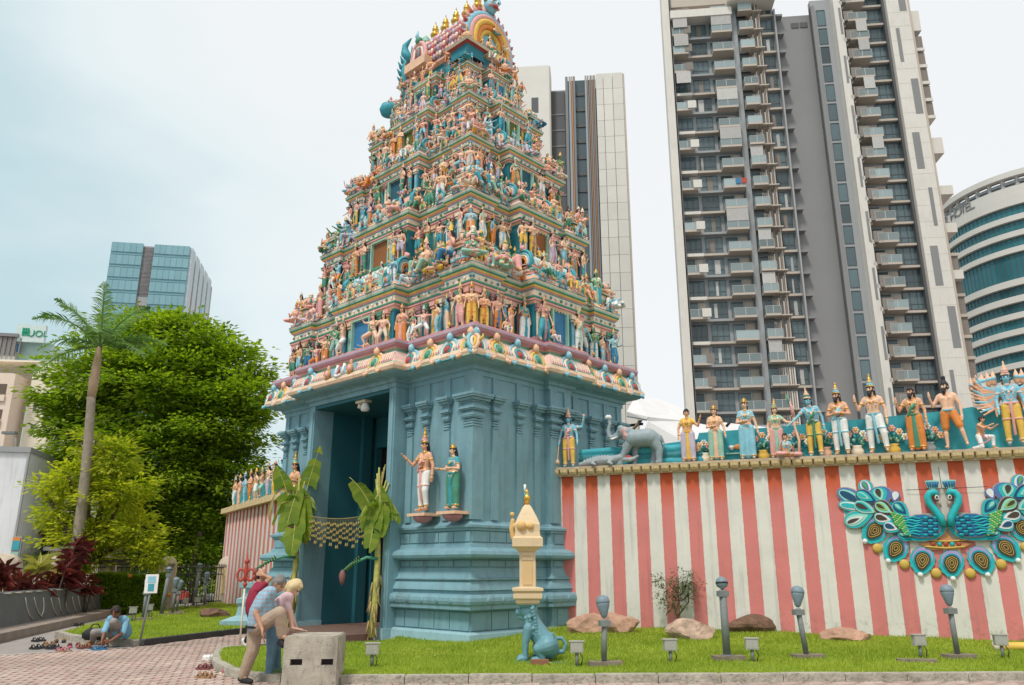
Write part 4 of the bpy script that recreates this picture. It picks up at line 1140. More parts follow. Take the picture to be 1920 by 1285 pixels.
# grass
m_grass = leafmat('grass_blades', (.22, .32, .03), (.52, .56, .09), rough=.7, trans=.4)
def grass(poly, dens, hmin, hmax, ymax, name='grass'):
    xs = [p[0] for p in poly]; ys = [p[1] for p in poly]; A_ = (max(xs) - min(xs)) * (max(ys) - min(ys))
    N = int(A_ * dens); P = np.column_stack([rng.uniform(min(xs), max(xs), N), rng.uniform(min(ys), max(ys), N)])
    keep = np.zeros(N, bool); n = len(poly); x, y = P[:, 0], P[:, 1]
    for i in range(n):
        x0, y0 = poly[i]; x1, y1 = poly[(i + 1) % n]
        if y0 == y1: continue
        keep ^= ((y0 > y) != (y1 > y)) & (x < (x1 - x0) * (y - y0) / (y1 - y0) + x0)
    keep &= (np.abs(x) < y * .74 + .5) & (y < ymax)
    P = P[keep]; N = len(P)
    h = rng.uniform(hmin, hmax, N) * (1 + .5 * np.sin(P[:, 0] * 2.1) * np.sin(P[:, 1] * 1.7 + 1)); a = rng.uniform(0, 6.28, N); w_ = rng.uniform(.006, .012, N) * (P[:, 1] / 13); lean = rng.uniform(-.6, .6, (N, 2)) * h[:, None]
    dx, dy = np.cos(a) * w_, np.sin(a) * w_
    b0_ = np.column_stack([P[:, 0] - dx, P[:, 1] - dy, np.full(N, .1)]); b1 = np.column_stack([P[:, 0] + dx, P[:, 1] + dy, np.full(N, .1)]); t = np.column_stack([P[:, 0] + lean[:, 0], P[:, 1] + lean[:, 1], .1 + h])
    V = np.stack([b0_, b1, t], 1)
    if poly is LAWN_R: V[:, :, 2] += lawn_h(P[:, 0], P[:, 1])[:, None]
    V = V.reshape(-1, 3)
    me = raw_mesh(name, V, np.arange(3 * N).reshape(-1, 3), [m_grass]); return tag(link(name, me), kind='stuff', label='short bright green grass of the temple lawn')
m_dry = leafmat('dry_grass', (.4, .36, .08), (.62, .52, .2), rough=.9, trans=.2)
dr = np.random.default_rng(8); dl = MB()
for poly, n_ in ((LAWN_R, 420), (LAWN_L, 160)):
    xs = [p[0] for p in poly]; ys = [p[1] for p in poly]; c0 = [(dr.uniform(min(xs), min(12, max(xs))), dr.uniform(min(ys), max(ys))) for _ in range(14)]
    for k in range(n_):
        q = c0[k % 14]; x, y = q[0] + dr.normal() * .5, q[1] + dr.normal() * .4
        if k % 4 == 0: x, y = dr.uniform(min(xs), min(12, max(xs))), dr.uniform(min(ys), max(ys))
        if not inside((x, y), poly): continue
        z = .15 + (float(lawn_h(x, y)) if poly is LAWN_R else 0); a = dr.uniform(0, 6.28); s_ = dr.uniform(.02, .055); ca, sa = math.cos(a) * s_, math.sin(a) * s_
        dl.add([(x - ca, y - sa, z), (x + sa * .4, y - ca * .4, z + .012), (x + ca, y + sa, z + .004), (x - sa * .4, y + ca * .4, z + .01)], [(0, 1, 2, 3)], m_dry)
tag(dl.build('fallen_leaves'), kind='stuff', label='small dry leaves and straw scattered on the lawn')
grass(LAWN_R, 1500, .03, .07, 21.5); grass(LAWN_L, 900, .04, .09, 40)

# ------------------------------------------------------------ striped boundary wall, local x along the wall, y away from the camera
wb = R(69.5); WD = Vector((math.sin(wb), -math.cos(wb), 0)); WO = Vector((3.419, 18.529, 0)); WK = .9; WRZ = -(math.pi / 2 - wb)
WN = Vector((-WD.y, WD.x, 0))
def ww(s, y=0, z=0): return WO + (WD * s + WN * y) * WK + Vector((0, 0, .16 + WK * z))     # the wall is modelled in units of 0.9 m
def on_wall(px, py, off=0.0):
    o = WO + WN * off * WK; s_, z_ = on_vert(px, py, (o.x, o.y), (WD.x, WD.y)); return s_ / WK, (z_ - .16) / WK
def stripe_mat(name, pitch, off, duty, red=(.68, .225, .205), red_top=(.58, .11, .045), white=(.74, .7, .63), axis='X'):
    m = bpy.data.materials.new(name); m.use_nodes = True
    n, l = m.node_tree.nodes, m.node_tree.links; b = n['Principled BSDF']; b.inputs['Roughness'].default_value = .85; b.inputs['Specular IOR Level'].default_value = .2
    tc = n.new('ShaderNodeTexCoord'); sp = n.new('ShaderNodeSeparateXYZ'); l.new(tc.outputs['Object'], sp.inputs['Vector'])
    def M(op, a, b_=None, c=None, clamp=False):
        q = n.new('ShaderNodeMath'); q.operation = op; q.use_clamp = clamp
        for i, v in enumerate((a, b_, c)):
            if v is None: continue
            if isinstance(v, (int, float)): q.inputs[i].default_value = v
            else: l.new(v, q.inputs[i])
        return q.outputs[0]
    wob = n.new('ShaderNodeTexNoise'); wob.inputs['Scale'].default_value = 9; wob.inputs['Detail'].default_value = 4; l.new(tc.outputs['Object'], wob.inputs['Vector'])
    x = M('ADD', sp.outputs[axis], M('MULTIPLY', M('SUBTRACT', wob.outputs['Fac'], .5), .03))
    fr_ = M('FRACT', M('DIVIDE', M('SUBTRACT', x, off), pitch)); is_red = M('LESS_THAN', fr_, duty)
    big = n.new('ShaderNodeTexNoise'); big.inputs['Scale'].default_value = 1.1; big.inputs['Detail'].default_value = 8; big.inputs['Roughness'].default_value = .65; l.new(tc.outputs['Object'], big.inputs['Vector'])
    # fresher paint kept high under the ledge, bleached lower down, with an uneven limit
    hgt = M('MULTIPLY_ADD', big.outputs['Fac'], .9, sp.outputs['Z'])
    mr = n.new('ShaderNodeMapRange'); mr.interpolation_type = 'SMOOTHSTEP'; mr.inputs['From Min'].default_value = 3.35; mr.inputs['From Max'].default_value = 4.25; l.new(hgt, mr.inputs['Value'])
    def mix(f, a, c):
        q = n.new('ShaderNodeMix'); q.data_type = 'RGBA'; l.new(f, q.inputs['Factor'])
        for s_, v in (('A', a), ('B', c)):
            if isinstance(v, tuple): q.inputs[s_].default_value = (*v, 1)
            else: l.new(v, q.inputs[s_])
        return q.outputs['Result']
    redc = mix(mr.outputs['Result'], red, red_top)
    col = mix(is_red, white, redc)
    vr = n.new('ShaderNodeMapRange'); vr.inputs['From Min'].default_value = .3; vr.inputs['From Max'].default_value = .7; vr.inputs['To Min'].default_value = .9; vr.inputs['To Max'].default_value = 1.07; l.new(big.outputs['Fac'], vr.inputs['Value'])
    v = n.new('ShaderNodeVectorMath'); v.operation = 'SCALE'; l.new(col, v.inputs[0]); l.new(vr.outputs['Result'], v.inputs['Scale'])
    # splash dirt at the foot and runs from the top
    st = n.new('ShaderNodeTexNoise'); st.inputs['Scale'].default_value = 6; st.inputs['Detail'].default_value = 9; st.inputs['Roughness'].default_value = .7; l.new(tc.outputs['Object'], st.inputs['Vector'])
    low = n.new('ShaderNodeMapRange'); low.inputs['From Min'].default_value = .75; low.inputs['From Max'].default_value = .1; low.inputs['To Max'].default_value = .75; l.new(sp.outputs['Z'], low.inputs['Value'])
    sd = n.new('ShaderNodeMapRange'); sd.inputs['From Min'].default_value = .5; sd.inputs['From Max'].default_value = .68; l.new(st.outputs['Fac'], sd.inputs['Value'])
    mp = n.new('ShaderNodeMapping'); mp.inputs['Scale'].default_value = (1, 1, .07); l.new(tc.outputs['Object'], mp.inputs['Vector'])
    rn = n.new('ShaderNodeTexNoise'); rn.inputs['Scale'].default_value = 7; rn.inputs['Detail'].default_value = 4; l.new(mp.outputs['Vector'], rn.inputs['Vector'])
    rd = n.new('ShaderNodeMapRange'); rd.inputs['From Min'].default_value = .55; rd.inputs['From Max'].default_value = .8; rd.inputs['To Max'].default_value = .4; l.new(rn.outputs['Fac'], rd.inputs['Value'])
    dirt = M('MAXIMUM', M('MULTIPLY', low.outputs['Result'], sd.outputs['Result']), rd.outputs['Result'])
    col = mix(dirt, v.outputs['Vector'], (.16, .14, .11))
    l.new(col, b.inputs['Base Color'])
    bp_ = n.new('ShaderNodeBump'); bp_.inputs['Strength'].default_value = .25; bp_.inputs['Distance'].default_value = .02; l.new(st.outputs['Fac'], bp_.inputs['Height']); l.new(bp_.outputs['Normal'], b.inputs['Normal'])
    return m
wall = thing('boundary_wall', 'long boundary wall striped red and white with a petal ledge on top', 'wall', ww(0), WRZ); wall.scale = (WK,) * 3
m_str = stripe_mat('painted_stripes', .662, .03, .49)
mb = MB(); mb.bx(-2.95, 14, 0, .45, -.25, 3.97, m_str); mb.build('wall_face', wall)
m_petal = mat('ledge_petal', (.74, .55, .3), rough=.8, var=.2, scale=7, dirt=.8, bump=.3, bscale=15)
m_ledge = mat('ledge_top', (.55, .43, .3), rough=.9, var=.2, scale=4, dirt=.7)
mb = MB(); mb.bx(-2.95, 14, -.12, .5, 3.965, 4.06, m_ledge); mb.bx(-2.85, 14, -.22, .52, 4.14, 4.20, m_ledge); mb.build('ledge', wall)
pmb = MB(); w_ = .115
pts = [(-w_, -.12), (w_, -.12), (w_, -.2), (w_ * .7, -.25), (0, -.27), (-w_ * .7, -.25), (-w_, -.2)]
A0 = [(p[0], p[1] + .0, 4.145) for p in pts]; B0 = [(p[0] * .92, p[1] * .93 - .005, 4.06) for p in pts]; D0 = [(p[0] * .8, -.12 + (p[1] + .12) * .5, 4.0) for p in pts]
n_ = len(pts); pmb.add(D0 + B0 + A0, [(i, (i + 1) % n_, (i + 1) % n_ + n_, i + n_) for i in range(n_)] + [(i + n_, (i + 1) % n_ + n_, (i + 1) % n_ + 2 * n_, i + 2 * n_) for i in range(n_)] + [tuple(reversed(range(n_)))], m_petal)
pme = pmb.mesh('ledge_petal')
for i in range(52): link('ledge_petal', pme, wall, (-2.75 + i * .246, 0, 0))

# painted parapet behind the statues on the ledge
m_par = mat('parapet_sky', (.04, .36, .42), rough=.6, var=.3, scale=1.6, dirt=.15)
m_par2 = mat('parapet_sea', (.03, .22, .25), rough=.6, var=.45, scale=3, dirt=.4)
par = thing('relief_parapet', 'low turquoise painted parapet with modelled flower pots behind the ledge statues', 'parapet', ww(0, 0, 0), WRZ); par.scale = (WK,) * 3
mb = MB()
top = [(-2.1, 4.72), (-.2, 4.74), (1.0, 4.84), (1.05, 5.0), (3.2, 5.05), (5.2, 5.12), (7.0, 5.2), (7.4, 5.25), (7.7, 5.12), (14, 5.3)]
vs = []; fs = []
for s_, z_ in top: vs += [(s_, .30, 4.2), (s_, .30, z_), (s_, .44, z_), (s_, .44, 4.2)]
for i in range(len(top) - 1):
    a = i * 4; fs += [(a, a + 4, a + 5, a + 1), (a + 1, a + 5, a + 6, a + 2), (a + 2, a + 6, a + 7, a + 3)]
fs.append((0, 1, 2, 3)); mb.add(vs, fs, m_par); mb.build('panel', par)
# rolling waves of the left part, where elephant and crocodile stand
g = Fig()
wr = random.Random(9)
for r_ in range(3):
    s_ = -2.1
    while s_ < .95:
        L = wr.uniform(.35, .6); z_ = 4.28 + r_ * .17; g.cap(r_ % 2, (s_, .26, z_), .10 + .02 * wr.random(), (s_ + L, .26, z_ + wr.uniform(-.02, .03)), .11); s_ += L * .9
link('modelled_waves', g.fused('modelled_waves', [m_par, m_par2], .025), par)
def flowerpot(s_, kind, h=.62):
    g = MB(); pot = [C['cream'], C['yellow'], C['grey'], C['peach']][kind % 4]
    g.lathe([(.09, 4.21), (.15, 4.25), (.16, 4.34), (.11, 4.42), (.15, 4.46)], (s_, .25, 0), pot, 12, sy=.55)
    r_ = random.Random(kind * 7 + 3)
    for k in range(26):
        a = r_.uniform(R(15), R(165)); L = r_.uniform(.14, h * .62)
        p = Vector((s_, .2, 4.45)); q = p + Vector((math.cos(a) * L * 1.15, r_.uniform(-.05, .05), math.sin(a) * L))
        g.tube([p.lerp(q, .5), p.lerp(q, .8), q], [.012, .045, .008], [C['green'], C['teal'], C['mint']][k % 3], 5)
    for k in range(5):
        a = R(25 + 32 * k); L = h * .5 * (1 if k != 2 else 1.15); c_ = (s_ + math.cos(a) * L, .15, 4.48 + math.sin(a) * L)
        for j in range(6): g.sph((c_[0] + .055 * math.cos(j * 1.047), c_[1], c_[2] + .055 * math.sin(j * 1.047)), (.036, .02, .036), [C['peach'], C['pink'], C['white']][(k + kind) % 3], 6, 4)
        g.sph((c_[0], c_[1] - .02, c_[2]), .03, C['yellow'], 6, 4)
    g.build('flower_pot', par)
for i, s_ in enumerate((1.17, 2.62, 3.42, 4.08, 4.8, 5.6, 6.36)): flowerpot(s_, i, .6 if i else .4)
g = MB(); g.lathe([(.02, 0), (.06, .03), (.09, .1), (.02, .12)], (1.85, .24, 4.5), C['white'], 8); g.sph((2.05, .24, 4.58), (.16, .03, .07), C['orange'], 10, 6); g.bx(1.7, 2.25, .22, .29, 4.40, 4.43, C['mint']); g.build('lotus_relief', par)

# ------------------------------------------------------------ left-hand continuation of the wall, far side of the tower
fo = Vector((-12.95, 36.6, 0)); fd = Vector((.515, -.857, 0)); FRZ = math.atan2(fd.y, fd.x)
fw_ = thing('far_boundary_wall', 'short striped red and white wall seen left of the tower', 'wall', fo, FRZ)
mb = MB(); mb.bx(0, 11.2, 0, .4, 0, 3.95, stripe_mat('painted_stripes_far', .62, .1, .5)); mb.build('wall_face', fw_)
mb = MB(); mb.bx(-.1, 11.2, -.25, .5, 3.96, 4.18, m_petal); mb.build('ledge', fw_)
mb = MB(); mb.bx(0, 11.2, .2, .34, 4.18, 4.9, m_par); mb.build('parapet', fw_)
# ------------------------------------------------------------ painted statues standing along the wall
def smats(skin, cloth, gold='gold', hair='hair', sash='pink'): return [C[skin], C[cloth], C[gold], C[hair], C[sash], C['white']]
def statue(name, label, cat, s_, y, z, h, g, mats, turn=0.0, vox=.014, group=None, base=None):
    t = thing(name, label, cat, ww(s_, y, z), WRZ + turn, group)
    o = link('body', g.fused('body', mats, vox, smooth_it=2), t); o.scale = (WK * h / 1.75,) * 3
    if base:
        b_ = MB(); b_.lathe([(.22, -.0), (.26, .03), (.2, .06)], (0, 0, -.03), base, 14); b_.build('plinth', t)
    return t
def dp(base, **k): d = dict(POSE[base]); d.update(k); return d
SY = -.02
statue('statue', 'blue four-armed statue with tall orange crown and yellow leggings against the tower corner', 'statue', -2.40, -.02, 4.2, 1.42, figure(dp('stand'), skirt='dhoti', crown=1.0, arms=4, sash=True, weapon='club'), smats('skin_blue', 'yellow', 'peach', 'hair', 'pink'), .1)
statue('statue', 'woman statue in blue-grey sari playing a flute, first woman right of the elephant', 'statue', .80, SY, 4.2, 1.38, figure(dp('stand', armL=((.6, -.1, -.6), (.35, -.5, .9)), armR=((-.5, -.1, -1), (.0, -.2, -1)), look=(.2, -1, 0)), sex='f', skirt='sari', top=True, hair='bun'), smats('skin', 'lilac', 'gold', 'hair', 'yellow'))
statue('statue', 'woman statue in green sari with one hand on her chest, second woman from the elephant', 'statue', 1.50, SY, 4.2, 1.38, figure(dp('folded', armL=((.45, .0, -1), (.15, -.2, -1))), sex='f', skirt='sari', top=True, crown=.25), smats('skin_pale', 'mint', 'gold', 'hair', 'peach'))
statue('statue', 'woman statue in bright blue sari and yellow sleeve, third woman from the elephant', 'statue', 2.27, SY, 4.2, 1.5, figure(dp('folded', armL=((.4, .0, -1), (.2, -.1, -1)), look=(-.2, -1, 0)), sex='f', skirt='sari', top=True, crown=.3), smats('skin_pale', 'sky', 'gold', 'hair', 'sky'))
statue('statue', 'woman statue in pink sari with pointed crown, taking the hand of the blue figure', 'statue', 2.98, SY, 4.2, 1.30, figure(dp('reach', armL=((.75, -.3, -.7), (.9, -.2, -.15)), look=(.25, -1, -.1)), sex='f', skirt='sari', top=True, crown=1.0), smats('skin_pale', 'pink', 'gold', 'hair', 'mint'))
statue('seated_statue', 'small seated child statue in pink at the feet of the pink sari woman', 'statue', 3.17, -.14, 4.2, 1.1, figure(POSE['cross'], skirt='dhoti', hair='bun', sex='f', top=True), smats('skin', 'pink', 'gold', 'hair', 'sky'), .4)
statue('statue', 'blue-skinned crowned statue in yellow leggings bending forward holding a bow', 'statue', 3.82, SY, 4.2, 1.5, figure(dp('stand', hip=(.05, 0, .92), up=(-.12, -.15, 1), armR=((-.7, -.3, -.8), (-.8, -.2, -.7)), armL=((.45, .1, -1), (.1, -.1, -1)), look=(-.45, -1, -.4)), skirt='dhoti', crown=.9, sash=True), smats('skin_blue', 'yellow', 'peach', 'hair', 'green'))
bw_ = thing('bow', 'orange-brown bow held upright between the pink woman and the blue king', 'bow', ww(3.46, -.16, 4.2), WRZ)
m_ = MB(); m_.tube([(.0, 0, 0), (.04, 0, .4), (-.04, 0, .8), (-.02, 0, 1.1)], [.035, .03, .028, .02], C['peach'], 8); m_.build('bow_limb', bw_)
m_ = MB(); m_.tube([(-.04, 0, 1.0), (-.06, 0, 1.25), (-.12, 0, 1.42)], [.05, .035, .008], C['pink'], 8); m_.tube([(-.1, 0, 1.3), (-.16, 0, 1.55)], [.02, .03], C['green'], 6); m_.build('bow_tip', bw_)
statue('statue', 'bearded king statue in white leggings with folded arms and pale blue crown', 'statue', 4.46, SY, 4.2, 1.57, figure(dp('folded', look=(-.35, -1, 0)), skirt='dhoti', crown=.9, beard=True, sash=True), smats('skin', 'white', 'gold', 'hair', 'sky'), -.25)
statue('statue', 'bearded king statue with gold crown raising his palm, wearing pale leggings', 'statue', 5.24, SY, 4.2, 1.68, figure(dp('bless', look=(-.35, -1, 0), legL=((.22, -.1, -1), (.08, .1, -1))), skirt='dhoti', crown=1.0, beard=True), smats('skin_pale', 'white', 'gold', 'hair', 'sky'), -.25)
statue('statue', 'bearded sage statue in an orange robe with green sash', 'statue', 6.10, SY, 4.22, 1.52, figure(dp('bless', look=(-.4, -1, 0)), skirt='sari', beard=True, sash=True), smats('skin', 'orange', 'gold', 'hair', 'green'), -.25)
statue('statue', 'bare-chested sage statue with black topknot, beard and short orange cloth', 'statue', 6.84, SY, 4.24, 1.58, figure(dp('bless', look=(-.45, -1, 0), legL=((.35, -.15, -1), (.2, .1, -1))), skirt='short', beard=True, hair='topknot', jewels=False), smats('skin_pale', 'orange', 'gold', 'hair', 'sky'), -.3)
statue('kneeling_statue', 'small kneeling statue in white offering both hands to the many-headed figure', 'statue', 7.44, -.05, 4.22, 1.0, figure(POSE['kneel'], skirt='dhoti', hair='bun'), smats('skin', 'white', 'gold', 'hair', 'pink'), .9)
# the many-headed, many-armed one at the right edge
g = figure(dp('stand', armL=((.35, -.1, -1), (.0, -.4, -1))), skirt='dhoti', crown=1.0, arms=4, sash=True)
for k in range(1, 6):
    for s_ in (-1, 1):
        c_ = V3(s_ * (.12 + .125 * k), .03 + .01 * k, 1.64 - .015 * k * k * .3)
        g.cap((SKIN, WHITE)[(k + (s_ > 0)) % 2] if k % 3 == 0 else SKIN, c_ + V3(0, 0, .04), .07, c_ - V3(0, 0, .04), .058); g.cap(HAIR, c_ + V3(0, .05, .02), .07)
        g.cap(GOLD, c_ + V3(0, -.01, .1), .065, c_ + V3(0, 0, .2), .04); g.cap(GOLD, c_ + V3(0, 0, .22), .03, c_ + V3(0, 0, .3), .01); g.cap(SASH, c_ + V3(0, -.03, .08), .06)
for k in range(11):
    for s_ in (-1, 1):
        a = R(38 - 9.5 * k); sh = V3(s_ * .17, .06, 1.38 - .012 * k); L = .42 - .004 * k
        e = sh + V3(s_ * math.cos(a), -.02, math.sin(a) - .25) .normalized() * L * .9; w2 = e + V3(s_ * math.cos(a + .5), -.25, math.sin(a + .5)).normalized() * .3
        slot = SKIN if k % 3 else SASH
        g.chain(slot, [sh, e, w2], [.045, .034, .022]); g.cap(GOLD, w2, .03); g.cap(GOLD, e, .038)
statue('many_headed_statue', 'many-headed many-armed statue with blue face and yellow leggings at the right end', 'statue', 8.1, .0, 4.24, 1.62, g, smats('skin', 'yellow', 'peach', 'hair', 'skin_blue'), -.1)
# blue skin for its middle body: a separate painted front piece
mid = figure(dp('stand', armR=((-.3, -.1, -1), (.0, -.4, -1))), skirt='dhoti', crown=1.0)
mo = link('front_body', mid.fused('front_body', smats('skin_blue', 'yellow', 'peach', 'hair', 'pink'), .014), [o for o in COL.objects if o.name.startswith('many_headed')][0]); mo.scale = (WK * 1.62 / 1.75 * 1.04,) * 3; mo.location = (0, -.06, 0)

# elephant: grey, trunk raised with a lotus, facing left
def elephant():
    g = Fig(); G = 0
    for y in (-.12, .12):
        g.cap(G, (-.28, y, .86), .27, (.25, y, .88), .29); g.cap(G, (.3, y, .85), .28, (.48, y * .6, .78), .2)
    g.cap(G, (-.35, 0, .95), .25, (-.62, 0, 1.12), .19)                       # neck to head
    g.cap(G, (-.66, 0, 1.12), .18, (-.74, 0, 1.04), .14); g.cap(G, (-.68, .06, 1.22), .12); g.cap(G, (-.68, -.06, 1.22), .12)
    g.chain(G, [(-.82, 0, 1.0), (-.98, 0, .93), (-1.1, 0, 1.0), (-1.12, 0, 1.2), (-1.06, 0, 1.42), (-1.1, 0, 1.58)], [.12, .09, .075, .065, .055, .05])
    g.cap(1, (-.5, -.2, 1.12), .12, (-.47, -.24, .95), .1); g.cap(1, (-.52, -.22, .86), .06); g.cap(G, (-.44, -.17, 1.08), .16)
    g.cap(G, (-.5, .2, 1.1), .14, (-.47, .22, .9), .08)
    for y in (-.09, .09): g.chain(2, [(-.8, y, .95), (-.95, y * 1.3, .88), (-1.08, y * 1.4, .9)], [.03, .026, .012])
    for (x, y, fx) in ((-.38, -.15, -.72), (-.25, .15, -.3)):
        g.chain(G, [(x, y, .75), ((x + fx) / 2, y, .45), (fx, y, .1)], [.16, .115, .09]); g.cap(G, (fx, y, .07), .095, (fx - .04, y, .05), .08)
    for (x, y, fx) in ((.42, -.13, .56), (.38, .15, .3)):
        g.chain(G, [(x, y, .75), ((x + fx) / 2 + .08, y, .45), (fx, y, .1)], [.2, .13, .095]); g.cap(G, (fx, y, .07), .1, (fx - .05, y, .05), .085)
    g.chain(G, [(.62, 0, .9), (.72, 0, .7), (.7, 0, .45)], [.05, .025, .015])
    g.cap(3, (-.72, -.16, 1.1), .02); g.cap(3, (-.72, .16, 1.1), .02)
    return g.fused('body', [mat('elephant_grey', (.3, .36, .38), rough=.55, dirt=.3, var=.15, scale=5), C['pink'], C['white'], C['dark']], .016, nu=20, nv=12, smooth_it=4)
el = thing('elephant_statue', 'grey elephant statue raising its trunk with a white lotus beside the tower', 'statue', ww(-.40, .02, 4.2), WRZ)
eo = link('body', elephant(), el); eo.scale = (.8 * WK,) * 3
m_ = MB()
for k in range(7): 
    a = k * .9; m_.tube([(-.795, 0, 1.13), (-.795 + .06 * math.cos(a), .06 * math.sin(a), 1.18), (-.795 + .04 * math.cos(a), .04 * math.sin(a), 1.24)], [.02, .035, .006], C['white'], 5)
m_.build('lotus_flower', el)
cr_ = thing('crocodile_statue', 'dark grey crocodile statue with open jaws under the elephant', 'statue', ww(-1.45, -.1, 4.2), WRZ)
g = Fig(); g.chain(0, [(-.62, 0, .07), (-.35, 0, .1), (0, 0, .14), (.3, 0, .16), (.5, 0, .2)], [.05, .1, .13, .11, .1])
g.chain(0, [(.5, 0, .16), (.75, 0, .13), (.95, 0, .22)], [.08, .055, .03]); g.chain(0, [(.5, 0, .24), (.68, 0, .36), (.78, 0, .52)], [.07, .045, .02]); g.cap(1, (.55, 0, .2), .06, (.75, 0, .22), .03)
for x in (-.2, .25):
    for y in (-.12, .12): g.chain(0, [(x, y, .12), (x - .05, y * 1.6, .06), (x + .05, y * 1.8, .02)], [.06, .045, .035])
for k in range(12): g.cap(0, (-.5 + k * .08, 0, .17 + .1 * math.sin(k / 12 * 3.1)), .03)
for k in range(6):
    for q, z_ in ((.0, .16), (.12, .25)): g.cap(2, (.6 + k * .05, -.04, z_ + k * q * .3), .012)
link('body', g.fused('body', [C['grey'], C['red'], C['white']], .015), cr_)

cr_.scale = (WK,) * 3; bw_.scale = (WK,) * 3
# statues on the far wall, small in the picture
far_specs = [('sky', 'skin', 'white'), ('skin_pink', 'skin', 'peach'), ('teal', 'skin_blue', 'sky'), ('orange', 'skin', 'orange'), ('yellow', 'skin_pale', 'white'), ('green', 'skin', 'mint'), ('lilac', 'skin_pale', 'lilac'), ('pink', 'skin_pink', 'yellow'), ('sky', 'skin_blue', 'royal'), ('white', 'skin', 'cream')]
fk = list(FP)
far_lab = ['leftmost small statue on the far striped wall', 'second small statue from the left on the far striped wall', 'third small statue from the left on the far striped wall', 'fourth small statue from the left on the far striped wall', 'fifth small statue from the left on the far striped wall', 'sixth small statue from the left on the far striped wall', 'seventh small statue from the left on the far striped wall', 'small statue on the far wall just left of the tower', 'small statue on the far wall half hidden by the tower', 'last small statue on the far wall behind the tower']
for i in range(10):
    o = link('distant_statue', FP[fk[i]], None, fo + fd * (1.2 + i * .95) + Vector((0, 0, 4.2)), FRZ, .7)
    o['label'] = far_lab[i]; o['category'] = 'statue'; o['group'] = 'statues on the far wall'
    dress(o, far_specs[i][1], far_specs[i][2], far_specs[i][0])

# ------------------------------------------------------------ two statues on bracket plinths on the tower's face, one on its far wing
def tower_statue(label, v, z, h, g, mats, u=.02):
    t = thing('statue', label, 'statue', gw(u, v, z), GRZ - math.pi / 2)
    o = link('body', g.fused('body', mats, .013), t); o.scale = (h / 1.75,) * 3
    b_ = MB(); b_.bx(-.30, .30, -.20, .27, -.10, -.035, C['skin_pale']); b_.lathe([(.03, -.26), (.16, -.23), (.24, -.17), (.27, -.10)], (0, 0.02, 0), C['mauve'], 16, sy=.75); b_.build('bracket_plinth', t)
    return t
tower_statue('crowned statue with raised hand and white leggings on the tower wall by the door', 1.62, 2.82, 1.62, figure(dp('contra', armR=((-.55, -.3, -.8), (-.35, -.75, .75)), armL=((.4, .1, -1), (.05, -.15, -1))), skirt='dhoti', crown=1.15, sash=True, fingers=True), smats('skin', 'white', 'gold', 'hair', 'pink'))
tower_statue('smaller female statue in green holding a tray on the tower wall', .62, 2.82, 1.38, figure(dp('stand', armR=((-.3, -.2, -1), (-.3, -1, .05)), armL=((.35, -.1, -1), (-.4, -.95, .0)), look=(-.2, -1, 0)), sex='f', skirt='sari', top=True, crown=.2, fingers=True), smats('skin_pale', 'green', 'gold', 'hair', 'teal'))
tower_statue('pink-robed statue with tall crown on the far wing, behind the left banana plant', 7.15, 2.82, 1.62, figure(dp('contra'), skirt='dhoti', crown=1.15), smats('skin', 'pink', 'gold', 'hair', 'mint'))
# ------------------------------------------------------------ peacock ornament hung on the wall (wall units)
pk = thing('peacock_ornament', 'flat turquoise ornament of two facing peacocks hung on the striped wall', 'wall ornament', ww(0), WRZ); pk.scale = (WK,) * 3
def wp(cx, cy): return on_wall(1560 + cx / 5.333, 880 + cy / 5.333, -.06)
AXS = wp(1135, 500)[0]
PKC = {k: mat('peacock_' + k, tuple(min(.85, c_ * 1.0) for c_ in v), rough=.55, var=.08, scale=5) for k, v in dict(teal=(.0, .33, .4), aqua=(.02, .45, .47), blue=(.02, .15, .33), navy=(.01, .07, .16), mint=(.3, .66, .55), violet=(.1, .17, .42), lilac=(.42, .33, .6), dark=(.06, .045, .03), gold=(.62, .4, .08), pale=(.62, .66, .62), green=(.08, .42, .12), lime=(.3, .5, .16), sand=(.4, .33, .26), white=(.75, .75, .72), red=(.4, .08, .04), orange=(.65, .3, .12)).items()}
def plate(mb, pts, y0, th, m, mirror=False):
    """flat plate from (s,z) outline, front at -y0"""
    P = [((2 * AXS - s_) if mirror else s_, z_) for s_, z_ in pts]
    mb.slab([(s_, -y0, z_) for s_, z_ in P], (0, th, 0), m)
def tear(base, tip, w, k=1.0, n=18, round_=.62):
    """drop outline from base (narrow) to tip (round)"""
    b_ = Vector(base); t = Vector(tip); c_ = b_.lerp(t, round_); L = (t - b_).length; d = (t - b_).normalized(); q = Vector((-d.y, d.x)); out = []
    for i in range(n):
        a = 2 * math.pi * i / n; ca, sa = math.cos(a), math.sin(a)
        along = ca * (L * (1 - round_) if ca > 0 else L * round_)
        wid = sa * w * (1.0 if ca > 0 else (1 - .55 * abs(ca) ** 1.5))
        out.append(c_ + (d * along + q * wid) * k)
    return out
def feather(base, tip, hw, cols, y, mirror, name='tail_feather'):
    b_, t = wp(*base), wp(*tip); w_ = hw / 5.333 / 72.0
    mb = MB(); plate(mb, tear(b_, t, w_ * 1.08, 1.04), y - .008, .03, PKC['sand'], mirror)
    ks = (1, .78, .55, .34, .18)
    for i, c_ in enumerate(cols): plate(mb, tear(Vector(b_).lerp(Vector(t), .12 * i), t, w_ * ks[i], [1, .9, .78, .66, .5][i]), y + .008 + .01 * i, .02, PKC[c_], mirror)
    mb.build(name, pk)
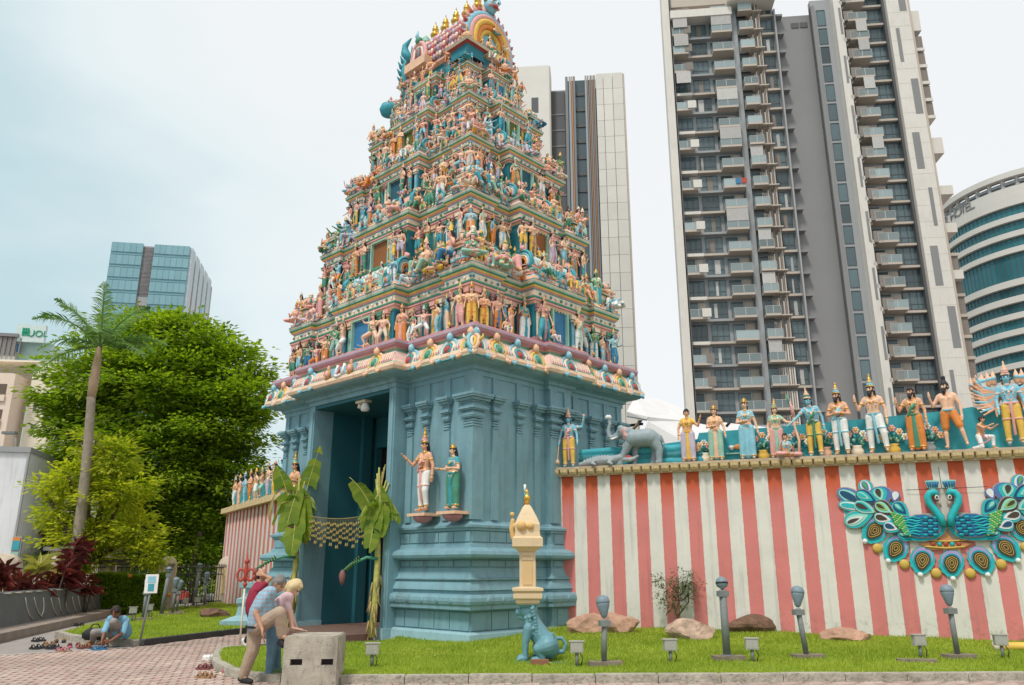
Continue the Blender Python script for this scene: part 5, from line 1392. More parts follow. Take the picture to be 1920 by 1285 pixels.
fan = [((430, 400), (55, 215), 62, ('violet', 'mint', 'navy'), .05), ((430, 400), (65, 350), 42, ('aqua', 'white', 'aqua'), .06), ((400, 290), (300, 110), 50, ('aqua', 'white', 'violet', 'green'), .05), ((520, 380), (440, 180), 88, ('violet', 'aqua', 'mint', 'dark'), .07),
       ((440, 330), (240, 235), 50, ('navy', 'aqua', 'mint', 'aqua'), .09), ((430, 430), (225, 345), 45, ('mint', 'aqua', 'dark'), .1), ((410, 440), (130, 545), 62, ('aqua', 'mint', 'white', 'dark'), .08), ((620, 330), (640, 220), 34, ('violet', 'white'), .06),
       ((765, 470), (615, 340), 50, ('aqua', 'navy', 'teal', 'mint'), .09), ((620, 450), (425, 345), 55, ('dark', 'mint', 'lime', 'dark'), .13), ((620, 520), (420, 470), 50, ('aqua', 'white', 'dark'), .12), ((680, 610), (515, 555), 46, ('aqua', 'white', 'navy'), .13), ((840, 700), (660, 640), 42, ('teal', 'aqua', 'navy', 'mint'), .10)]
low = [((430, 610), (318, 735)), ((640, 790), (553, 935)), ((905, 905), (882, 1075))]
for mir in (False, True):
    mb = MB(); plate(mb, [Vector(wp(*p)) for p in ((560, 420), (620, 470), (700, 480), (690, 400), (640, 330), (590, 330), (545, 250), (500, 215), (420, 230), (380, 190), (320, 170), (300, 240), (240, 240), (130, 215), (75, 230), (85, 300), (90, 360), (130, 430), (160, 500), (240, 540), (380, 530), (480, 590), (600, 640), (700, 690), (760, 640))], .035, .03, PKC['teal'], mir); mb.build('fan_backing', pk)
    for b_, t, w_, cs, y in fan: feather(b_, t, w_ * 1.16, cs, y, mir)
    for (cx, cy), tp in low + ([((1197, 935), (1213, 1115))] if not mir else []):
        d = Vector((tp[0] - cx, tp[1] - cy)).normalized(); q = Vector((-d.y, d.x)); mb = MB()
        def drop(kr, kt, c=(0, 0), scal=False):
            out = []
            for i in range(28):
                a = 2 * math.pi * i / 28; r_ = 128 * kr * (1 + (.035 * math.cos(a * 14) if scal else 0)); e = d * math.cos(a) * r_ + q * math.sin(a) * r_
                if math.cos(a) > .6: e += d * (150 * kt - r_) * ((math.cos(a) - .6) / .4) ** 1.4
                out.append(wp(cx + e.x + c[0], cy + e.y + c[1]))
            return out
        plate(mb, drop(1.03, 1.05, scal=True), .03, .03, PKC['sand'], mir); plate(mb, drop(1, 1, scal=True), .045, .02, PKC['aqua'], mir)
        plate(mb, drop(.8, .7, (-d.x * 22, -d.y * 22)), .052, .02, PKC['lilac'], mir); plate(mb, drop(.72, .74), .058, .02, PKC['teal'], mir)
        plate(mb, drop(.6, .72), .075, .02, PKC['dark'], mir)
        for kk in (.45, .3, .15):
            o = drop(kk, kk * 1.25); o = [((2 * AXS - s_) if mir else s_, z_) for s_, z_ in o]
            mb.tube([(s_, -.078, z_) for s_, z_ in o + o[:1]], .008, PKC['gold'], 4)
        e = wp(tp[0] - d.x * 18, tp[1] - d.y * 18); mb.sph(((2 * AXS - e[0]) if mir else e[0], -.06, e[1]), .06, PKC['white'], 8, 6)
        mb.build('round_feather', pk)
    for c_ in ((455, 790), (725, 950), (1045, 1040)):
        e = wp(*c_); mb = MB(); mb.sph(((2 * AXS - e[0]) if mir else e[0], -.03, e[1]), (.11, .05, .11), PKC['gold'], 10, 8); mb.build('gold_boss', pk)
    mb = MB()
    bodyo = [wp(*p) for p in ((650, 640), (720, 700), (820, 728), (930, 728), (1050, 705), (1125, 650), (1152, 580), (1140, 520), (1095, 470), (1000, 440), (900, 440))]
    plate(mb, [Vector(p) for p in bodyo], .10, .04, PKC['sand'], mir)
    bodyi = [wp(*p) for p in ((665, 645), (730, 694), (825, 718), (930, 716), (1040, 695), (1112, 645), (1138, 580), (1125, 525), (1085, 480), (1000, 455), (900, 455))]
    plate(mb, bodyi, .12, .03, PKC['teal'], mir)
    nk = [wp(*p) for p in ((1108, 570), (1080, 480), (1015, 400), (965, 340), (950, 280), (975, 240), (1020, 232), (1052, 265))]
    nk = [((2 * AXS - s_) if mir else s_, -.13, z_) for s_, z_ in nk]
    mb.tube(nk, [.08, .09, .09, .085, .085, .085, .08, .05], PKC['sand'], 10); mb.tube([(a, b_ - .025, c_) for a, b_, c_ in nk], [.072, .08, .08, .077, .077, .077, .072, .045], PKC['aqua'], 10)
    mb.build('neck', pk)
    mb = MB()
    def S_m(p): s_, z_ = wp(*p); return (2 * AXS - s_) if mir else s_, z_
    a_ = S_m((1040, 290)); mb.sph((a_[0], -.2, a_[1]), (.045, .03, .06), PKC['white'], 10, 8); mb.sph((a_[0], -.225, a_[1] + .01), (.024, .02, .034), PKC['dark'], 8, 6)
    b1, b2 = S_m((1055, 325)), S_m((1085, 385)); mb.tube([(b1[0], -.22, b1[1]), (b2[0], -.2, b2[1])], [.05, .008], PKC['sand'], 8); b3 = S_m((1010, 310)); mb.tube([(b3[0], -.2, b3[1]), (b1[0], -.23, b1[1])], [.02, .03], PKC['dark'], 6)
    plate(mb, [wp(*p) for p in ((950, 190), (925, 120), (995, 112), (1068, 122), (1055, 190), (1000, 205))], .12, .03, PKC['mint'], mir)
    for k in range(5):
        e0, e1 = S_m((965 + k * 20, 190)), S_m((945 + k * 27, 130)); mb.tube([(e0[0], -.15, e0[1]), (e1[0], -.15, e1[1])], [.012, .025], PKC['blue'], 6)
    mb.build('head', pk)
    mb = MB()
    wo = [wp(*p) for p in ((565, 420), (640, 470), (760, 480), (830, 455), (930, 448), (1035, 485), (1098, 555), (1070, 640), (985, 690), (850, 690), (730, 660), (640, 580))]
    plate(mb, wo, .14, .04, PKC['sand'], mir)
    cx0, cy0 = 845, 570
    plate(mb, [wp(cx0 + (x - cx0) * .95, cy0 + (y - cy0) * .93) for x, y in ((565, 420), (640, 470), (760, 480), (830, 455), (930, 448), (1035, 485), (1098, 555), (1070, 640), (985, 690), (850, 690), (730, 660), (640, 580))], .16, .03, PKC['blue'], mir)
    for k in range(7):
        pts = [S_m((700 + j * 33, 490 + k * 27 + 9 * math.sin(j * 1.6 + k))) for j in range(7)]
        mb.tube([(p[0], -.165, p[1]) for p in pts], [.006, .02, .024, .022, .024, .02, .006], PKC['aqua'] if k % 2 else PKC['teal'], 5)
    for k in range(7):
        for j in range(3):
            e = S_m((930 + j * 50, 490 + k * 28)); mb.sph((e[0], -.16, e[1]), (.06, .02, .035), PKC['navy' if (j + k) % 2 else 'teal'], 8, 5)
    for k in range(9):
        for j in range(5):
            x, y = 590 + j * 26 + k * 10, 440 + k * 24 + j * 8
            if y > 455 + (x - 560) * .95 + 40 or y < 430 + (x - 600) * .28: continue
            e = S_m((x, y)); mb.sph((e[0], -.165, e[1]), (.035, .02, .03), PKC['green' if (j + k) % 2 else 'lime'], 6, 5)
    mb.build('wing', pk)
mb = MB()
plate(mb, [wp(*p) for p in ((1060, 715), (1120, 640), (1137, 600), (1155, 640), (1220, 715), (1400, 745), (1250, 810), (1140, 800), (1000, 810), (870, 745))], .05, .05, PKC['orange'])
for k in range(5):
    e = wp(1010 + k * 64, 748); mb.sph((e[0], -.07, e[1]), (.05, .03, .05), PKC[('red', 'aqua', 'red', 'aqua', 'red')[k]], 8, 6)
for y_ in (715, 782):
    pts = [wp(x, y_ + abs(x - 1137) * -.08 + 8) for x in range(930, 1350, 40)]; mb.tube([(p[0], -.07, p[1]) for p in pts], .022, PKC['gold'], 6)
mb.build('gold_centre', pk)
wr_ = thing('hanging_wire', 'thin dark wires holding the peacock ornament to the wall ledge', 'wire', ww(0), WRZ); wr_.scale = (WK,) * 3
mb = MB()
for a, b_ in (((1050, -10), (1095, 190)), ((740, 208), (1095, 195)), ((1095, 195), (1560, 175))):
    p, q = wp(*a), wp(*b_); mb.tube([(p[0], -.06 if a[1] > 0 else -.3, p[1]), (q[0], -.08, q[1])], .006, C['dark'], 4)
mb.build('wire', wr_)

# ------------------------------------------------------------ lawn furniture
def LZ(x, y): return .10 + float(lawn_h(x, y))
m_lampg = mat('lamp_grey', (.2, .26, .3), rough=.5, var=.12, scale=8, dirt=.2); m_postg = mat('post_grey', (.2, .215, .21), rough=.6, var=.2, scale=8, dirt=.4); m_timber = mat('weathered_timber', (.24, .19, .15), rough=.95, var=.35, scale=9, dirt=.6, bump=.5)
m_glassd = mat('lamp_glass', (.02, .025, .03), rough=.15, var=0)
def floodlight(label, x, y, z, h, kind=0, tilt=0.0, base=True, rz=0.0, post_r=.045, grp='floodlights on posts'):
    t = thing('floodlight', label, 'floodlight', (x, y, z), rz, grp)
    if base: m = MB(); m.box((.02, 0, .04), (.52, .22, .07), m_timber, .12); m.build('base_slab', t)
    m = MB(); hp = h - (.36 if kind == 0 else .22); tl = math.tan(tilt)
    m.tube([(-tl * -.0, 0, .07), (-tl * hp, 0, hp)], post_r if kind == 0 else post_r * 1.4, m_postg, 10); m.box((-tl * hp, 0, hp - .06), (.17, .13, .09), m_postg, .2)
    if kind == 1: m.lathe([(post_r * 2.2, .07), (post_r * 2.2, .09)], (0, 0, 0), m_postg, 8)
    m.build('post', t)
    m = MB()
    if kind == 0:
        m.lathe([(.03, 0), (.06, .04), (.085, .12), (.115, .2), (.12, .27), (.105, .28)], (0, 0, 0), m_lampg, 14); m.lathe([(.122, .24), (.126, .26), (.12, .3), (.09, .35), (.03, .37)], (0, 0, 0), m_lampg, 14)
    else:
        m.lathe([(.02, -.04), (.03, 0), (.1, .04), (.115, .1), (.1, .16), (.05, .2), (.01, .21)], (0, 0, 0), m_lampg, 14); m.lathe([(.117, .085), (.12, .10), (.117, .115)], (0, 0, 0), m_glassd, 14)
    o = m.build('lamp_head', t, (-tl * hp, 0, hp + .02)); o.rotation_euler = (R(-8), tilt * 1.6, 0); o.scale = (.9, .9, .95)
    return t
g1_ = ground(1133, 1248, .12); floodlight('floodlight post in front of the big pink rocks nearest the lion', g1_.x, g1_.y, LZ(g1_.x, g1_.y), 1.06, 0, R(-2))
g1_ = ground(1364, 1240, .12); floodlight('tallest floodlight post, round head, between the pale rock and the brown rock', g1_.x, g1_.y, LZ(g1_.x, g1_.y), 1.33, 1)
g1_ = ground(1513, 1238, .12); floodlight('leaning floodlight post just left of the flat rock', g1_.x, g1_.y, LZ(g1_.x, g1_.y), 1.16, 0, R(5))
g1_ = ground(1797, 1238, .12); floodlight('floodlight post directly below the peacock ornament', g1_.x, g1_.y, LZ(g1_.x, g1_.y), 1.18, 0, R(1))
m_box = mat('spotlight_box', (.42, .4, .36), rough=.7, var=.15, scale=12, dirt=.4)
def ground_spot(label, x, y, z, h=.4, rz=0.0, grp='small box spotlights on the lawn'):
    t = thing('box_spotlight', label, 'spotlight', (x, y, z), rz, grp)
    m = MB(); m.bx(-.1, .1, -.05, .06, h - .17, h, m_box); m.bx(-.085, .085, -.056, -.05, h - .155, h - .02, m_box); m.bx(-.12, .12, -.06, .07, h - .005, h + .01, m_box); m.build('housing', t)
    m = MB(); m.tube([(0, 0, 0), (0, 0, h - .16)], .028, m_postg, 8); m.build('stake', t)
    m = MB(); m.tube([(.05, -.03, h - .17), (.085, -.06, h * .35), (.06, -.03, .0)], .008, C['dark'], 5); m.build('cable', t)
    return t
for lab, px, py, h_, r_ in (('box spotlight on the lawn right beside the concrete block', 697, 1248, .35, .1), ('box spotlight between the lion column and the first floodlight', 1082, 1248, .37, 0), ('box spotlight below the pale rock under the small bush', 1258, 1245, .37, .1), ('box spotlight just right of the tallest floodlight', 1412, 1243, .37, -.1), ('box spotlight on a dark stone left of the peacock floodlight', 1728, 1238, .38, .05), ('box spotlight beside the yellow pipe at the right edge', 1882, 1238, .38, -.2)):
    p = ground(px, py, .12); ground_spot(lab, p.x, p.y, LZ(p.x, p.y), h_, r_)
# rocks
def rock(label, px, py, w_, h_, d_, m, seed, cat='rock', rz=0.0, bed=.8):
    p = ground(px, py, .2); r_ = random.Random(seed); bm = bmesh.new(); bmesh.ops.create_icosphere(bm, subdivisions=3, radius=1.0)
    pl = []
    for k in range(16):
        v = Vector((r_.gauss(0, 1), r_.gauss(0, 1), r_.gauss(0, .8))).normalized(); pl.append((v, r_.uniform(.62, .95)))
    for v in bm.verts:
        for n_, d in pl:
            e = v.co.dot(n_) - d
            if e > 0: v.co -= n_ * e
        v.co += v.co.normalized() * (.035 * math.sin(v.co.x * 9 + seed) * math.sin(v.co.z * 11 + v.co.y * 7))
        v.co.x *= w_ / 1.7; v.co.y *= d_ / 1.7; v.co.z = v.co.z * h_ / 1.5 + h_ * .3
    me = bpy.data.meshes.new('rock'); bm.to_mesh(me); bm.free(); me.materials.append(m)
    return tag(link('rock', me, None, (p.x, p.y + d_ * .3, LZ(p.x, p.y)), rz), label, cat, 'rocks on the lawn')
m_r1 = mat('rock_pink', (.5, .29, .2), rough=.9, var=.4, scale=2.5, bump=.8, bscale=9, dirt=.5); m_r2 = mat('rock_pale', (.52, .36, .27), rough=.9, var=.45, scale=4, bump=.8, bscale=9, dirt=.7); m_r3 = mat('rock_brown', (.17, .095, .06), rough=.95, var=.5, scale=5, bump=1.0, bscale=10, dirt=.5)
rock('large flat-topped pink rock left of the first floodlight', 1105, 1196, .85, .42, .6, m_r1, 3, rz=.1)
rock('large pointed pink rock right behind the first floodlight', 1160, 1197, .85, .5, .6, m_r1, 8, rz=-.2)
rock('rounded pale rock with brown hollows below the small bush', 1298, 1204, .92, .42, .6, m_r2, 14)
rock('dark brown rough rock right of the tallest floodlight', 1408, 1196, 1.0, .42, .6, m_r3, 21)
rock('low flat pinkish rock between third floodlight and peacock', 1600, 1206, 1.0, .26, .6, m_r1, 33)
b_ = MB(); b_.bx(-.14, .14, -.05, .05, 0, .09, mat('loose_brick', (.3, .13, .08), rough=.9, dirt=.4)); p = ground(1012, 1246, .12); tag(b_.build('brick', None, (p.x, p.y, .105), .1), 'loose red brick lying on the grass in front of the lion', 'brick')
p = ground(1905, 1218, .2); t = thing('yellow_pipe', 'yellow pipe end lying on the grass at the right edge', 'pipe', (p.x, p.y, LZ(p.x, p.y)), -.1); m = MB(); m.tube([(-.35, 0, .07), (1.2, 0, .07)], .075, C['yellow'], 14); m.build('pipe', t)
m = MB(); m.tube([(-.37, 0, .07), (-.3, 0, .07)], .082, C['cream'], 14); m.build('collar', t)
p = ground(1880, 1200, .25); t = thing('grey_pipe', 'dark grey-green pipe lying behind the yellow pipe', 'pipe', (p.x, p.y + .2, LZ(p.x, p.y)), .05); m = MB(); m.tube([(-.1, 0, .06), (1.6, 0, .06)], .06, C['teal'] if False else m_postg, 10); m.build('pipe', t)
b_ = MB(); b_.bx(-.3, .3, -.08, .08, 0, .06, m_timber); p = ground(1728, 1243, .12); tag(b_.build('timber_scrap', None, (p.x - .05, p.y + .05, LZ(p.x, p.y) - .01), -.12), 'weathered timber scrap under the spotlight left of the peacock floodlight', 'timber')

# ------------------------------------------------------------ blue lion carrying a cream lamp column
LP = Vector((.44, 14.05, .105))
li = thing('lion_column', 'seated blue lion statue carrying a tall cream shrine column with gold finial', 'statue', LP)
g = Fig()
g.chain(0, [(.26, 0, .27), (.12, 0, .42), (-.06, 0, .66), (-.14, 0, .84)], [.25, .22, .2, .17])
# head under the column: brow, muzzle, jaws, ears
g.cap(0, (-.14, 0, .96), .17, (-.24, 0, .95), .15); g.cap(0, (-.33, 0, .93), .09, (-.4, 0, .92), .075); g.cap(0, (-.36, 0, .83), .06, (-.28, 0, .82), .07)
g.cap(1, (-.43, 0, .96), .035)
for y in (-1, 1):
    g.cap(0, (-.3, y * .08, 1.02), .045); g.cap(2, (-.345, y * .085, 1.015), .022); g.cap(0, (-.1, y * .15, 1.06), .045, (-.06, y * .18, 1.13), .02)
# mane of curls in rows
for k in range(9):
    for j in range(7):
        a = R(-95 + j * 190 / 6); z_ = 1.0 - k * .062; r_ = .225 - .008 * k; ox = -.1 + .012 * k
        g.cap(1, (ox - r_ * 1.06 * math.cos(a) * (1 if k > 2 else -.2), r_ * 1.06 * math.sin(a), z_ + (.02 if j % 2 else 0)), .043)
for y in (-.13, .13):
    g.chain(0, [(-.18, y, .62), (-.25, y, .36), (-.26, y, .1)], [.12, .08, .062]); g.cap(0, (-.26, y, .06), .07, (-.38, y, .045), .055)
    for q in (-1, 0, 1): g.cap(0, (-.38, y + q * .04, .04), .03, (-.43, y + q * .045, .03), .024)
    g.chain(0, [(.24, y * 1.5, .3), (.02, y * 1.7, .24), (.12, y * 1.7, .08)], [.2, .11, .075]); g.cap(0, (.1, y * 1.7, .05), .06, (-.08, y * 1.7, .045), .05)
    for q in (-1, 0, 1): g.cap(0, (-.08, y * 1.7 + q * .035, .04), .028, (-.13, y * 1.7 + q * .04, .03), .022)
g.chain(0, [(.44, 0, .16), (.6, 0, .17), (.66, 0, .3), (.58, 0, .42), (.42, -.05, .43), (.34, -.1, .5)], [.05, .042, .04, .038, .034, .05])
g.chain(0, [(.28, -.24, .5), (.36, -.24, .46), (.3, -.25, .38)], [.03, .026, .02])
g.ring(1, (-.08, 0, .62), (.55, 0, -1), .2, .03, 14)
for k in range(12): g.cap(1, (.24 + (.05 + .008 * k) * math.cos(k * .8), -.235, .3 + (.05 + .008 * k) * math.sin(k * .8)), .018)
lb = mat('lion_blue', (.15, .32, .37), rough=.5, var=.12, scale=6, dirt=.35)
zb = at_depth(990, 1133, 14.05).z - LP.z
link('lion', g.fused('lion', [lb, lb, C['dark']], .0105, smooth_it=1, nu=14, nv=8), li, (-.03, 0, .02), scale=(.74, .85, (zb + .02) / 1.13))
m = MB(); m.bx(-.42, .46, -.28, .28, -.03, .02, lb); m.build('lion_base', li)
cm = mat('cream_stone', (.7, .53, .32), rough=.6, var=.07, dirt=.15); cmt = mat('cream_stone_panel', (.68, .46, .22), rough=.6, var=.06)
Z = lambda py: at_depth(990, py, 14.05).z - LP.z
zb, zt0, zc, zd, ze = Z(1133), Z(1103), Z(1031), Z(1021), Z(962)
cx0 = at_depth(989, 1100, 14.05).x - LP.x
q = lambda w: [(cx0 - w, -w), (cx0 + w, -w), (cx0 + w, w), (cx0 - w, w)]
m = MB(); sweep(m, q(.17), [(-.04, zb - .05, lb), (.0, zb, cm), (.03, zb + .03, cm), (.03, zb + .07, cm), (.07, zb + .1, cm), (.07, zb + .17, cm), (.05, zb + .19, cm), (.09, zb + .22, cm), (.09, zt0 - .0, cm), (.0, zt0 + .02, cm)], cap=True); m.build('column_base', li)
m = MB(); sweep(m, q(.135), [(.0, zt0, cm), (.0, zc, cm)], cap=True); col_ = m.build('column_shaft', li)
m = MB(); m.bx(cx0 - .08, cx0 + .08, -.147, -.13, zt0 + .06, zc - .2, cmt); m.bx(cx0 - .1, cx0 + .1, -.15, -.13, zc - .17, zc - .13, cm); m.bx(cx0 - .1, cx0 + .1, -.15, -.13, zc - .1, zc - .05, cm); m.build('recessed_panel', col_)
m = MB(); m.bx(cx0 + .13, cx0 + .147, -.08, .08, zt0 + .06, zc - .2, cmt); m.build('recessed_panel', col_)
m = MB(); sweep(m, q(.14), [(0, zc - .04, cm), (.04, zc, cm), (.08, zc + .03, cm), (.12, zc + .05, cm), (.12, zd + .1, cm), (.08, zd + .13, cm), (.07, zd + .2, cm), (.075, zd + .33, cm), (.03, zd + .44, cm), (-.06, zd + .62, cm), (-.1, zd + .67, cm)], cap=True); m.build('shrine_roof', li)
m = MB(); m.lathe([(.03, 0), (.05, .02), (.03, .05), (.065, .1), (.05, .15), (.02, .18), (.03, .21), (.005, .28)], (cx0, 0, zd + .67), MATS['gilt'], 10); m.build('finial', li)
g = Fig(); g.chain(0, [(cx0 - .24, -.05, zd + .1), (cx0 - .27, -.06, zd + .25), (cx0 - .25, -.05, zd + .4)], [.05, .045, .04]); g.cap(0, (cx0 - .26, -.06, zd + .5), .045); g.cap(0, (cx0 - .2, -.08, zd + .3), .05); g.cap(0, (cx0 - .1, -.2, zd + .3), .09); g.cap(0, (cx0 + .05, -.2, zd + .3), .07)
link('carved_guardians', g.fused('carved_guardians', [mat('cream_carving', (.66, .42, .16), rough=.6)], .012), li)
fp = thing('twisted_pole', 'thin red and white twisted pole top behind the cream column', 'pole', (LP.x + cx0 - .03, LP.y + .35, .3)); m = MB()
for k in range(19): m.tube([(0, 0, .0 + k * .145), (0, 0, .145 + k * .145 - .004)], .022, C[('white', 'red', 'teal')[k % 3]], 8)
m.build('pole', fp)

# ------------------------------------------------------------ concrete block
m_conc = mat('raw_concrete', (.46, .41, .33), rough=.92, var=.3, scale=3.5, dirt=.95, bump=.25, bscale=40, streak=.55)
bx0, bx1 = ground(527, 1290).x, ground(628, 1290).x; by = ground(560, 1290).y
zt_ = at_depth(580, 1193, by).z
bk = thing('concrete_block', 'knee-high weathered concrete block with two slots on the pavers', 'concrete block', ((bx0 + bx1) / 2, by, 0), R(3))
w2 = (bx1 - bx0) / 2; dpt = .75
def slotz(py): return at_depth(580, py, by).z
m = MB(); zs0, zs1 = slotz(1248), slotz(1236)
xs = [-w2, -w2 + .10, -w2 + .27, w2 - .22, w2 - .05, w2]
m.bx(-w2, w2, .12, dpt, 0, zt_ - .03, m_conc); m.bx(-w2, w2, 0, .12, 0, zs0, m_conc); m.bx(-w2, w2, 0, .12, zs1, zt_ - .03, m_conc)
for a, b_ in ((0, 1), (2, 3), (4, 5)): m.bx(xs[a], xs[b_], .001, .12, zs0, zs1, m_conc)
m.bx(-w2, w2, .10, .119, zs0, zs1, C['dark'])
m.build('block_body', bk)
m = MB(); n_ = 14; vs = []
rr = random.Random(4)
m.bx(-w2 + .004, w2 - .004, .004, dpt - .004, zt_ - .03, zt_ - .012, m_conc); m.box((0, dpt / 2, zt_ - .006), (2 * w2 - .05, dpt - .05, .012), m_conc); m.build('worn_top', bk)

# ------------------------------------------------------------ banana plants tied to the doorway
m_ban = leafmat('banana_leaf', (.1, .2, .015), (.3, .36, .04), rough=.45, trans=.4); m_bdry = mat('banana_dry', (.4, .3, .12), rough=.9, var=.35, scale=8); m_bst = mat('banana_stem', (.42, .4, .1), rough=.7, var=.4, scale=7, dirt=.5)
def banana_leaf(mb, p0, d0, L, W, droop, seed, m, twist=0.0):
    r_ = random.Random(seed); p = Vector(p0); d = nrm(d0); pts = []; n = 12
    for i in range(n + 1):
        pts.append(p.copy()); p = p + d * (L / n); d = nrm(d + Vector((0, 0, -droop / n * (i + 2) * .35)))
    sd = nrm(nrm(Vector(d0) + Vector((0, 0, -.15 * droop))).cross(Vector((-.25 + .2 * twist, -1, .1))))
    for s_ in (-1, 1):
        vs = []
        for i, q_ in enumerate(pts):
            t = i / n; w_ = W * math.sin(math.pi * min(1, t * .96 + .03)) ** .5; sag = Vector((0, -.2 * w_, -.22 * w_ * (1 + .8 * r_.random())))
            vs += [q_, q_ + sd * s_ * w_ * .5 + sag * .25, q_ + sd * s_ * w_ * (1 + .1 * r_.uniform(-1, 1)) + sag]
        for i in range(n):
            if r_.random() < .1:
                continue
            a = i * 3; mb.add([vs[a], vs[a + 1], vs[a + 2], vs[a + 3], vs[a + 4] + Vector((0, 0, r_.uniform(-.02, .01))), vs[a + 5]], [(0, 1, 4, 3), (1, 2, 5, 4)], m, True)
    mb.tube(pts, [.022 * (1 - .7 * i / n) for i in range(n + 1)], m_bst, 6)
def banana(label, base, top, seed, leaves, budx):
    t = thing('banana_plant', label, 'banana plant', base); r_ = random.Random(seed)
    b_ = Vector((0, 0, 0)); tp = Vector(top) - Vector(base); m = MB()
    mid = b_.lerp(tp, .55) + Vector((.05, 0, 0)); m.tube([b_, b_.lerp(mid, .5) + Vector((.02, 0, 0)), mid, tp], [.085, .075, .07, .05], m_bst, 12); st = m.build('stem', t)
    m = MB()
    for k in range(26):
        z_ = .05 + .7 * k / 26; a = r_.uniform(0, 6.28); p = b_.lerp(mid, min(1, z_ * 1.2)); e = Vector((math.cos(a), math.sin(a), 0)) * .085
        m.tube([p + e, p + e * 1.25 + Vector((0, 0, -.16)), p + e * 1.6 + Vector((r_.uniform(-.04, .04), 0, -.3))], [.018, .022, .005], m_bdry, 4)
    tag(m.build('dry_leaf_sheath', t), kind='stuff')
    for i in range(5):
        m = MB(); q_ = tp + Vector((r_.uniform(-.3, .3), r_.uniform(-.1, .05), r_.uniform(.5, .9))); m.tube([mid + Vector((r_.uniform(-.03, .03), -.03, 0)), tp, q_], [.03, .032, .02], m_bst, 7); m.build('leaf_stalk', t)
    for i, (dx, dy, dz, L, W, dr, z_, tw) in enumerate(leaves):
        m = MB(); banana_leaf(m, tp + Vector((0, 0, z_)), (dx, dy, dz), L, W, dr, seed + i, m_ban if i != len(leaves) - 1 else m_bdry, tw); m.build('leaf', t)
    m = MB(); s0 = mid + Vector((0, -.04, .1)); m.tube([s0, s0 + Vector((budx * .3, -.1, .03)), s0 + Vector((budx * .75, -.15, -.12)), s0 + Vector((budx, -.15, -.28))], [.04, .035, .03, .025], C['green'], 8); fs = m.build('fruit_stalk', t)
    m = MB()
    for k in range(7): m.tube([s0 + Vector((budx * (.5 + .06 * k), -.15, -.02 - .04 * k)), s0 + Vector((budx * (.5 + .06 * k) - .03, -.2, .06 - .04 * k))], [.022, .01], m_ban, 5)
    e = s0 + Vector((budx, -.15, -.28)); m.lathe([(.01, -.3), (.06, -.2), (.08, -.08), (.05, .0), (.02, .04)], e, mat('banana_bud', (.24, .1, .09), rough=.6), 10); m.build('banana_flower', t)
    return t
rb = gw(-.42, 2.72, .12); rt_ = gw(-.25, 2.9, 3.0)
banana('banana plant tied to the right doorpost, leaves bending over the entrance', rb, rt_, 4, [(-.5, -.05, 1, 1.25, .22, .3, -.35, 0), (-.3, -.15, -.8, 1.0, .22, .3, .35, 0), (.38, -.15, .8, .95, .24, 2.6, -.2, 0), (.12, -.2, -1, 1.25, .24, .2, .5, 0), (.4, -.2, -1, .95, .2, .2, .45, 0), (-.1, -.25, -1, 1.35, .22, .1, .25, 0), (-.25, -.2, .5, .7, .2, 2.0, -.2, 0), (.1, .05, 1, .7, .04, .5, .3, 0)], -.75)
lb_ = gw(-.42, 6.15, .12); lt_ = gw(-.3, 6.3, 3.1)
banana('banana plant tied to the left doorpost with torn drooping leaves', lb_, lt_, 14, [(-.32, -.05, 1, 1.75, .3, .2, -.5, 0), (.22, -.05, 1, 2.1, .27, .1, -.4, 0), (-.2, -.2, -1, 1.6, .28, .2, .7, 0), (.25, -.2, -1, 1.5, .3, .2, .6, 0), (.02, -.3, -1, 1.7, .3, .1, .45, 0), (-.5, -.15, .6, 1.0, .28, 2.6, .0, 0), (.45, -.1, .7, .9, .26, 2.6, .1, 0), (-.75, 0, .95, 1.5, .12, 3.2, .3, 0)], -.95)
# garland of dried flower drops across the doorway
gl = thing('flower_garland', 'hanging garland of small dry flower drops strung across the doorway', 'garland', gw(-.2, 2.9, 0), GRZ)
m = MB(); sp_ = mat('garland_dry', (.4, .3, .1), rough=.9, var=.3)
pa = Vector((0, 0, 2.85)); pb_ = Vector((0, 3.3, 2.95)); N = 24; pts = [pa.lerp(pb_, i / N) + Vector((0, 0, -.12 * math.sin(math.pi * i / N))) for i in range(N + 1)]
m.tube(pts, .008, sp_, 4); m.build('cord', gl)
dm_ = MB(); 
for k in range(4): dm_.lathe([(.004, 0), (.022, -.03), (.034, -.07), (.012, -.075)], (0, 0, -.1 - k * .14), sp_, 6)
dm_.tube([(0, 0, 0), (0, 0, -.5)], .004, sp_, 3); dme = dm_.mesh('garland_strand')
for i in range(2, N): 
    for q in (0, .5):
        p = pts[i].lerp(pts[min(N, i + 1)], q); o = link('garland_strand', dme, gl, p); o.scale = (.7, .7, .85 + .45 * ((i * 7) % 5) / 5)

